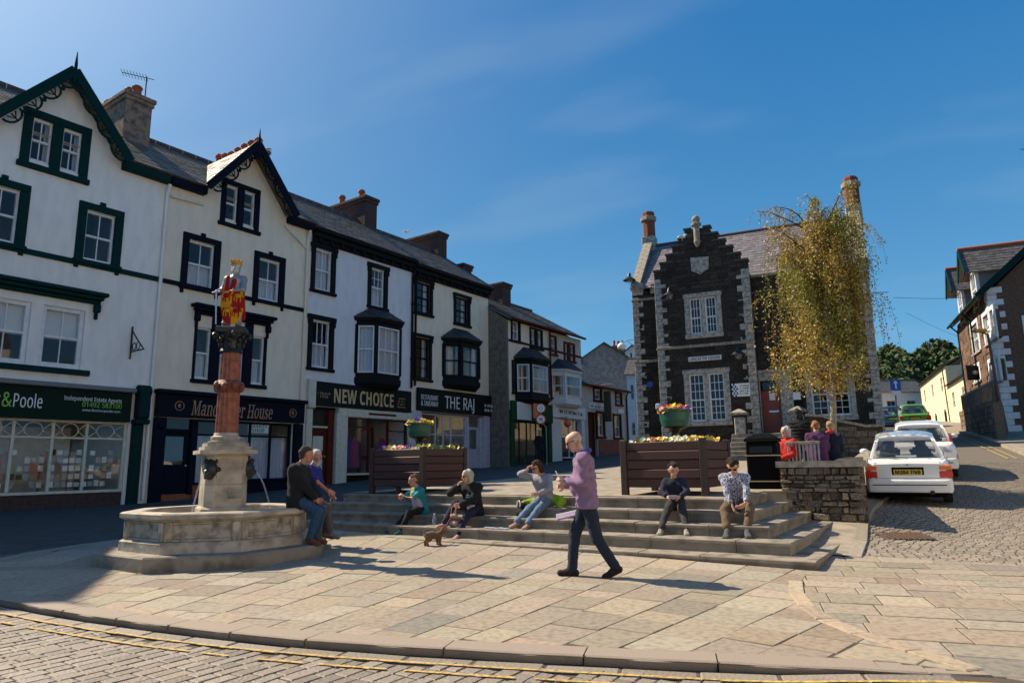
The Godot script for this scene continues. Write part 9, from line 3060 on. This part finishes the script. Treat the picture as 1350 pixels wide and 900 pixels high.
	mobj("jersey_panel", sdf_mesh([[v3(-0.02, 0.16, 0.2), v3(-0.03, 0.40, 0.265), 0.09, 0.07], [v3(0.06, 0.16, 0.18), v3(0.05, 0.36, 0.24), 0.085, 0.065]], 0.014, 0.03), cloth(lin(0.45, 0.42, 0.55)), n)
	mobj("yellow_sleeve", sdf_mesh([[v3(-0.13, 0.47, 0.21), v3(-0.19, 0.36, 0.25), 0.066, 0.06], [v3(-0.09, 0.46, 0.24), v3(-0.08, 0.34, 0.28), 0.05, 0.05]], 0.014, 0.03), cloth(lin(0.6, 0.5, 0.02)), n)
	# 5 boy in navy
	S = seat_on(-3.98, 11.28, 3)
	n = person("smiling boy in a navy top and dark grey trousers on the steps", S, Y + 14, {"s": 0.80, "hs": 1.14,
		"pel": v3(0, 0.12, 0.15), "chest": v3(0, 0.47, 0.20), "head": v3(0.0, 0.64, 0.27), "face": v3(0.35, -0.1, 1),
		"la": v3(0.19, -0.265, 0.71), "ra": v3(-0.20, -0.265, 0.71), "lw": v3(0.09, 0.22, 0.50), "rw": v3(-0.09, 0.22, 0.50), "lhd": v3(-0.8, 0.05, 0.5), "rhd": v3(0.8, 0.05, 0.5), "lep": v3(1, -0.2, -0.2), "rep": v3(-1, -0.2, -0.2), "lkp": v3(0.5, 0.8, 0.4), "rkp": v3(-0.5, 0.8, 0.4), "lpalm": v3(0, -0.4, -1), "rpalm": v3(0, -0.4, -1)},
		{"top": navy, "legs": cloth(lin(0.035, 0.033, 0.04)), "shoes": cloth(lin(0.36, 0.34, 0.28)), "hair": "thick", "hair_mat": cloth(lin(0.02, 0.012, 0.01), "fine", 9.0), "sleeve": 0.85, "hem": 0.08, "top_name": "sweatshirt"})
	var gm := thing("game_console", "small pale handheld thing in the navy boy's hands", "handheld", S + Basis(Vector3.UP, deg_to_rad(Y + 14)) * v3(0, 0.23, 0.575), deg_to_rad(Y + 14))
	bx(gm, "case", M.galvanised, v3(-0.07, -0.02, -0.02), v3(0.07, 0.025, 0.01), 0.006)
	# 6 youth in patterned shirt
	S = seat_on(-2.98, 11.22, 3)
	n = person("curly-haired youth in a blue and white tie-dye shirt looking down", S, Y + 12, {"s": 0.95,
		"pel": v3(0, 0.14, 0), "chest": v3(0, 0.54, 0.17), "head": v3(0.0, 0.70, 0.30), "face": v3(-0.15, -0.75, 1),
		"la": v3(0.15, -0.24, 0.62), "ra": v3(-0.13, -0.25, 0.66), "lw": v3(0.14, 0.12, 0.52), "rw": v3(-0.02, 0.02, 0.50), "lhd": v3(-0.7, -0.4, 0.2), "rhd": v3(0.3, -0.8, 0.2), "lep": v3(1, -0.1, -0.1), "rep": v3(-1, 0.0, -0.1), "lkp": v3(0.55, 0.8, 0.4), "rkp": v3(-0.5, 0.8, 0.4)},
		{"top": mat("tie_dye", lin(0.55, 0.58, 0.74), 0.95, {"tex": "dye", "scale": 1.6, "rim": 0.3, "bump": "lump", "bump_cm": 1.0}), "legs": cloth(lin(0.15, 0.10, 0.055)), "leg": 0.90, "shoes": cloth(lin(0.10, 0.115, 0.12), "blotch", 9.0), "hair": "thick", "hair_mat": cloth(lin(0.035, 0.018, 0.01), "speck", 9.0), "glasses": true, "sleeve": 0.85, "hem": 0.1, "girth": 1.06, "slim": 0.85, "thick": 0.012, "fold": 0.007})
	# 7 and 8 two men on the fountain rim
	var c := v3(-4.82, gl(-4.82, 11.54), -11.54)
	var sit := func(th: float, r: float) -> Vector3: return c + v3(sin(deg_to_rad(th)) * r, 0.76, cos(deg_to_rad(th)) * r)
	n = person("man in a black jacket and blue jeans seated on the fountain rim", sit.call(82, 1.30), 86, {
		"pel": v3(0, 0.13, 0.02), "chest": v3(0.0, 0.62, 0.02), "head": v3(0.02, 0.84, 0.12), "face": v3(0.5, -0.15, 1), "lat": v3(1, 0, 0.1),
		"la": v3(0.05, -0.47, 0.32), "ra": v3(-0.16, -0.47, 0.30), "kp": v3(0, 0.5, 1), "lw": v3(0.06, 0.16, 0.34), "rw": v3(-0.08, 0.17, 0.32), "lep": v3(0.6, -0.6, -0.6), "rep": v3(-0.6, -0.6, -0.6)},
		{"top": black, "legs": cloth(lin(0.03, 0.075, 0.14), "blotch", 3.0), "shoes": cloth(lin(0.16, 0.06, 0.03)), "hair": "short", "hair_mat": cloth(lin(0.07, 0.045, 0.03), "fine", 9.0), "skin": M.skin_red, "girth": 1.14, "thick": 0.03, "top_name": "jacket", "hem": 0.10, "belly": 0.04}, "men talking on the fountain rim")
	n = person("white-bearded man in a blue t-shirt seated on the fountain rim", sit.call(122, 1.34), 96, {
		"pel": v3(0, 0.13, 0.02), "chest": v3(0.0, 0.60, 0.10), "head": v3(0.0, 0.81, 0.19), "face": v3(-0.9, -0.25, 0.45), "lat": v3(1, 0, 0.5),
		"la": v3(0.06, -0.49, 0.36), "ra": v3(-0.14, -0.47, 0.48), "kp": v3(0, 0.5, 1), "lw": v3(0.14, 0.14, 0.44), "rw": v3(-0.16, 0.14, 0.56), "lep": v3(0.6, -0.3, -0.6), "rep": v3(-0.9, 0.1, -0.4), "rhd": v3(0.2, -0.5, 0.7)},
		{"top": cloth(lin(0.02, 0.03, 0.25)), "legs": cloth(lin(0.12, 0.10, 0.085)), "shoes": cloth(lin(0.22, 0.18, 0.15)), "hair": "short", "hair_mat": cloth(lin(0.6, 0.58, 0.56), "fine", 9.0), "beard": cloth(lin(0.6, 0.58, 0.56), "fine", 9.0), "skin": M.skin_red, "sleeve": 0.40, "girth": 1.1, "belly": 0.05, "hem": 0.1, "top_name": "tshirt"}, "men talking on the fountain rim")
	b = MB.new()
	for k in 5: b.ball(v3(-0.05 - 0.02 * (k % 2), 0.24 + k * 0.055, 0.225), v3(0.055, 0.018, 0.01), 8, 5)
	obj("shirt_print", b, cloth(lin(0.45, 0.2, 0.25)), n)
	# 9 dog
	build_dog()
	# 10 people round the tree behind the wall: seen from behind, on a bench
	var seatb := func(px: float, d: float) -> Vector3:
		var p := at_d(px, 600, d)
		return v3(p.x, gu(p.x, d) + 0.45, p.z)
	var far := {"cell": 0.026, "pel": v3(0, 0.13, 0), "chest": v3(0, 0.58, 0.06), "head": v3(0, 0.80, 0.12), "face": v3(0, -0.1, 1), "la": v3(0.1, -0.38, 0.45), "ra": v3(-0.1, -0.38, 0.45), "kp": v3(0, 0.5, 1), "lw": v3(0.1, 0.2, 0.35), "rw": v3(-0.1, 0.2, 0.35)}
	var who := [["person with white hair in a red jacket sitting behind the litter bin", 1044, 16.2, -70.0, lin(0.55, 0.02, 0.015), lin(0.65, 0.6, 0.55), "bob", -0.10], ["person in a black padded coat with hood up by the gate pier", 1056, 16.9, 150.0, lin(0.018, 0.018, 0.022), lin(0.02, 0.02, 0.02), "long", 0.34], ["ginger-haired person in a purple coat seen from behind", 1080, 16.4, 165.0, lin(0.10, 0.028, 0.10), lin(0.38, 0.16, 0.06), "short", 0.02], ["fair-haired person in a navy coat with red scarf seen from behind", 1097, 16.8, 140.0, lin(0.012, 0.014, 0.04), lin(0.45, 0.28, 0.15), "short", 0.0]]
	for w in who:
		var P := far.duplicate()
		var at: Vector3 = seatb.call(w[1], w[2]) + v3(0, w[7], 0)
		n = person(w[0], at, w[3], P, {"top": cloth(w[4], "lump" if w[1] == 1056 else "fine"), "legs": dark_jeans, "shoes": black, "hair": w[6], "hair_mat": cloth(w[5], "fine", 9.0), "thick": 0.03, "hem": 0.16, "top_name": "coat", "fold": 0.01, "girth": 1.08}, "people sitting round the birch")
		if w[1] == 1097: mobj("red_scarf", sdf_mesh([[v3(0.07, 0.66, 0.05), v3(-0.07, 0.66, 0.05), 0.05, 0.05], [v3(0, 0.66, -0.03), v3(0, 0.68, 0.1), 0.06, 0.05]], 0.016, 0.03), cloth(lin(0.5, 0.03, 0.03)), n)
		if w[1] == 1056:
			b = MB.new()
			for k in 7:
				var ring := []
				for j in 15: ring.append(v3(cos(TAU * j / 14) * 0.215, 0.08 + k * 0.085, 0.02 + sin(TAU * j / 14) * 0.15))
				b.tube(ring, 0.014, 6)
			obj("padding", b, cloth(lin(0.03, 0.03, 0.034)), n)
	# bench they sit on, back slats to the viewer
	var bp2: Vector3 = seatb.call(1060, 15.9)
	var be := thing("slatted_bench", "dark slatted bench with upright back behind the rubble wall", "bench", bp2 - v3(0, 0.45, 0), deg_to_rad(-20))
	for k in 4: bx(be, "seat_slat", M.plastic_black, v3(-0.35, 0.42, -0.45 + k * 0.11), v3(0.35, 0.45, -0.36 + k * 0.11), 0.01)
	for k in 9: bx(be, "back_slat", M.galvanised, v3(-0.34 + k * 0.08, 0.46, 0.02), v3(-0.30 + k * 0.08, 0.86, 0.045), 0.006)
	bx(be, "top_rail", M.coping, v3(-0.38, 0.861, 0.01), v3(0.36, 0.93, 0.055), 0.01)
	for q in [[-0.33, 0.0], [0.31, 0.0], [-0.33, -0.42], [0.31, -0.42]]: bx(be, "leg", M.black_iron, v3(q[0], 0, q[1]), v3(q[0] + 0.04, 0.42, q[1] + 0.04), 0.005)
	# someone in the green shop doorway
	var dp := at_d(712, 606, 37.0)
	dp.y = gu(dp.x, 37.0)
	person("person in black standing in front of the green shop", dp, 20, {"cell": 0.035, "pel": v3(0, 0.93, 0), "chest": v3(0, 1.42, 0), "head": v3(0, 1.64, 0.04), "la": v3(0.1, 0.09, 0), "ra": v3(-0.1, 0.09, 0.05), "kp": v3(0, 0, 1), "lw": v3(0.25, 0.9, 0.05), "rw": v3(-0.25, 0.9, 0.05)}, {"top": black, "legs": black, "shoes": black, "hair": "short", "hair_mat": black})
func build_dog():
	var p := on_ground(572, 719)
	var d := thing("small_dog", "small shaggy brown and grey terrier standing near the steps", "dog", v3(p.x, gl(p.x, -p.z), p.z), deg_to_rad(18))
	d.scale = v3(0.88, 0.88, 0.88)
	# along x: nose to the right
	var bones := [[v3(-0.13, 0.185, 0), v3(0.08, 0.19, 0), 0.062, 0.07], [v3(0.08, 0.19, 0), v3(0.15, 0.24, 0), 0.06, 0.045], [v3(0.17, 0.265, 0), v3(0.20, 0.265, 0), 0.052, 0.045], [v3(0.20, 0.255, 0), v3(0.265, 0.24, 0), 0.034, 0.022], [v3(0.24, 0.225, 0), v3(0.255, 0.205, 0), 0.02, 0.015],
		[v3(-0.15, 0.2, 0), v3(-0.20, 0.27, 0), 0.026, 0.016], [v3(0.165, 0.30, 0.03), v3(0.155, 0.33, 0.045), 0.018, 0.008], [v3(0.165, 0.30, -0.03), v3(0.155, 0.33, -0.045), 0.018, 0.008]]
	for z in [-0.04, 0.04]:
		var k := 0.02 if z > 0 else -0.015
		bones.append_array([[v3(0.09 + k, 0.16, z), v3(0.085 + k, 0.08, z), 0.034, 0.022], [v3(0.085 + k, 0.08, z), v3(0.095 + k, 0.022, z), 0.021, 0.018], [v3(0.095 + k, 0.017, z), v3(0.115 + k, 0.014, z), 0.018, 0.014]])
		bones.append_array([[v3(-0.13, 0.17, z), v3(-0.105 + k, 0.115, z), 0.045, 0.03], [v3(-0.105 + k, 0.115, z), v3(-0.16 + k, 0.07, z), 0.026, 0.02], [v3(-0.16 + k, 0.07, z), v3(-0.15 + k, 0.02, z), 0.019, 0.017], [v3(-0.15 + k, 0.017, z), v3(-0.13 + k, 0.014, z), 0.018, 0.014]])
	mobj("body", sdf_mesh(bones, 0.009, 0.03, 0.004), cloth(lin(0.34, 0.17, 0.075), "speck", 14.0), d)
	mobj("grey_saddle", sdf_mesh([[v3(-0.15, 0.20, 0), v3(-0.02, 0.215, 0), 0.058, 0.058], [v3(-0.17, 0.24, 0), v3(-0.2, 0.275, 0), 0.027, 0.018]], 0.009, 0.03, 0.005), cloth(lin(0.33, 0.28, 0.22), "speck", 14.0), d)
	var b := MB.new()
	b.ball(v3(0.285, 0.245, 0), v3(0.012, 0.010, 0.012), 8, 6)
	for z in [-0.025, 0.025]: b.ball(v3(0.235, 0.275, z), v3(0.008, 0.008, 0.008), 6, 5)
	obj("nose_and_eyes", b, M.letter_black, d)
	b = MB.new()
	var ring := []
	for k in 13: ring.append(v3(0.125 + 0.015 * cos(TAU * k / 12), 0.225 + cos(TAU * k / 12) * 0.055, sin(TAU * k / 12) * 0.056))
	b.tube(ring, 0.008, 6)
	obj("collar", b, M.shop_green, d)
	var w := seat_on(-7.83, 10.86, 2)
	var le := thing("dog_lead", "thin red lead running from the dog to the white-haired woman", "lead")
	b = MB.new()
	var a := d.position + v3(0.12, 0.26, 0)
	var e := w + Basis(Vector3.UP, deg_to_rad(-30)) * v3(-0.02, 0.26, 0.46)
	b.tube([a, a.lerp(e, 0.3) + v3(0, -0.05, 0), a.lerp(e, 0.65) + v3(0, -0.03, 0), e], 0.005, 5)
	obj("cord", b, M.sign_red, le)

# ---------- sky, sun, camera ----------
func make_sky(sun: Vector3) -> PanoramaSkyMaterial:
	var w := 1024
	var h := 512
	var im := Image.create(w, h, false, Image.FORMAT_RGBF)
	var nz := FastNoiseLite.new()
	nz.seed = 11; nz.frequency = 1.0; nz.fractal_octaves = 5
	var zen := Color(0.008, 0.16, 0.46)
	var hor := Color(0.24, 0.59, 0.88)
	for y in h:
		var el := PI * 0.5 - PI * (y + 0.5) / h
		for x in w:
			var az := TAU * (x + 0.5) / w
			var d := v3(sin(az) * cos(el), sin(el), -cos(az) * cos(el))
			var t := pow(clampf(1.0 - maxf(d.y, 0.0), 0, 1), 3.0)
			var c := zen.lerp(hor, t)
			var cs := clampf(d.dot(sun), -1, 1)
			var gl_ := 0.58 * pow(maxf(0.0, (cs + 1.0) * 0.5), 11.0) + 0.6 * pow(maxf(cs, 0.0), 16.0)
			c = Color(c.r + gl_ * 0.62, c.g + gl_ * 0.66, c.b + gl_ * 0.66)
			if d.y > 0.0:
				var q := d / (d.y + 0.25)
				var wisp := nz.get_noise_3d(q.x * 0.9 + q.z * 0.5, q.z * 3.4 - q.x * 1.2, 2.0)
				var k := clampf((wisp - 0.10) * 1.2, 0, 0.5) * clampf(d.y * 6.0, 0, 1) * 0.16
				c = c.lerp(Color(0.62, 0.70, 0.78), k)
			else: c = hor.lerp(Color(0.25, 0.24, 0.22), clampf(-d.y * 4.0, 0, 1))
			im.set_pixel(x, y, c)
	var m := PanoramaSkyMaterial.new()
	m.panorama = ImageTexture.create_from_image(im)
	return m
func _ready():
	rng.seed = 20240
	var p := deg_to_rad(10.3)
	var r := 0.0138
	cF = v3(0, sin(p), -cos(p))
	var r0 := Vector3.RIGHT
	var u0 := v3(0, cos(p), sin(p))
	cR = r0 * cos(r) - u0 * sin(r)
	cU = u0 * cos(r) + r0 * sin(r)
	var cam := Camera3D.new()
	cam.name = "camera"
	cam.transform = Transform3D(Basis(cR, cU, -cF), v3(0, EYE, 0))
	cam.fov = rad_to_deg(2.0 * atan(450.0 / FPX))
	cam.near = 0.1; cam.far = 3000.0
	add_child(cam)
	cam.current = true
	var saz := deg_to_rad(-60.6)
	var sel := deg_to_rad(43.0)
	var sun_dir := v3(sin(saz) * cos(sel), sin(sel), -cos(saz) * cos(sel))
	var env := Environment.new()
	env.background_mode = Environment.BG_SKY
	env.sky = Sky.new()
	env.sky.sky_material = make_sky(sun_dir)
	env.tonemap_mode = Environment.TONE_MAPPER_LINEAR
	env.tonemap_exposure = 1.72
	env.background_energy_multiplier = 0.57
	env.sdfgi_enabled = true; env.ssao_enabled = true; env.ssil_enabled = true
	var we := WorldEnvironment.new()
	we.name = "environment"; we.environment = env
	add_child(we)
	var sun := DirectionalLight3D.new()
	sun.name = "sun"
	sun.light_energy = 1.6
	sun.light_color = Color(1.0, 0.93, 0.82)
	sun.light_angular_distance = 0.5
	sun.shadow_enabled = true
	add_child(sun)
	sun.look_at_from_position(sun_dir * 100.0, Vector3.ZERO)
	low_tps = tps([[-6, 8, 0.0], [0, 5.5, 0.0], [3, 4.8, 0.0], [6, 4, 0.0], [-4.9, 11.5, 0.0], [-6.8, 11.25, 0.0], [-1.3, 12.4, 0.08], [0, 9, 0.0], [3.8, 9, 0.0], [5.3, 11.3, 0.1], [6.5, 11.9, 0.13], [6.15, 12.9, 0.26], [9.1, 15.9, 0.47], [12, 10, 0.15], [12, 20, 0.95], [22, 35, 2.7], [37, 60, 4.7], [50, 80, 6.3], [-3.5, 14.5, 0.18], [-5, 15, 0.2], [-8.5, 15.3, 0.13], [-13.2, 24.9, 0.40], [-16.1, 21.1, 0.36], [-16, 14, 0.15], [-12, 8, 0.05], [-9.4, 30.3, 0.70], [-5.3, 36, 1.14], [-1.45, 41.5, 1.45], [4.9, 48.1, 1.98], [10.5, 58, 2.7], [0, 0, 0.0], [-10, 0, 0.0], [10, 0, 0.0], [16, 8, 0.3], [30, 20, 1.8], [24, 62, 4.0], [-24, 24, 0.3], [-1.5, 22, 0.8], [-6, 20, 0.5], [9, 5, 0.02], [7, 8, 0.02]])
	up_tps = tps([[3.52, 11.39, 0.80], [-0.5, 13.9, 0.80], [-4.1, 16.2, 0.80], [5.1, 14.3, 0.84], [11, 30, 1.5], [6.4, 34, 1.55], [16, 29.0, 1.6], [-1.45, 41.5, 1.46], [-5.3, 36, 1.16], [-9.4, 30.3, 0.74], [-5.5, 17.5, 0.78], [4.9, 48.1, 2.0], [0, 22, 0.98], [6, 22, 1.12], [12, 58, 2.75], [2, 13.2, 0.82]])
	make_materials()
	build_ground()
	build_steps()
	build_planter_wall()
	build_row()
	build_hall()
	build_right_street()
	build_opposite()
	build_hill()
	build_fountain()
	build_planters()
	build_tree()
	build_furniture()
	build_cars()
	build_people()
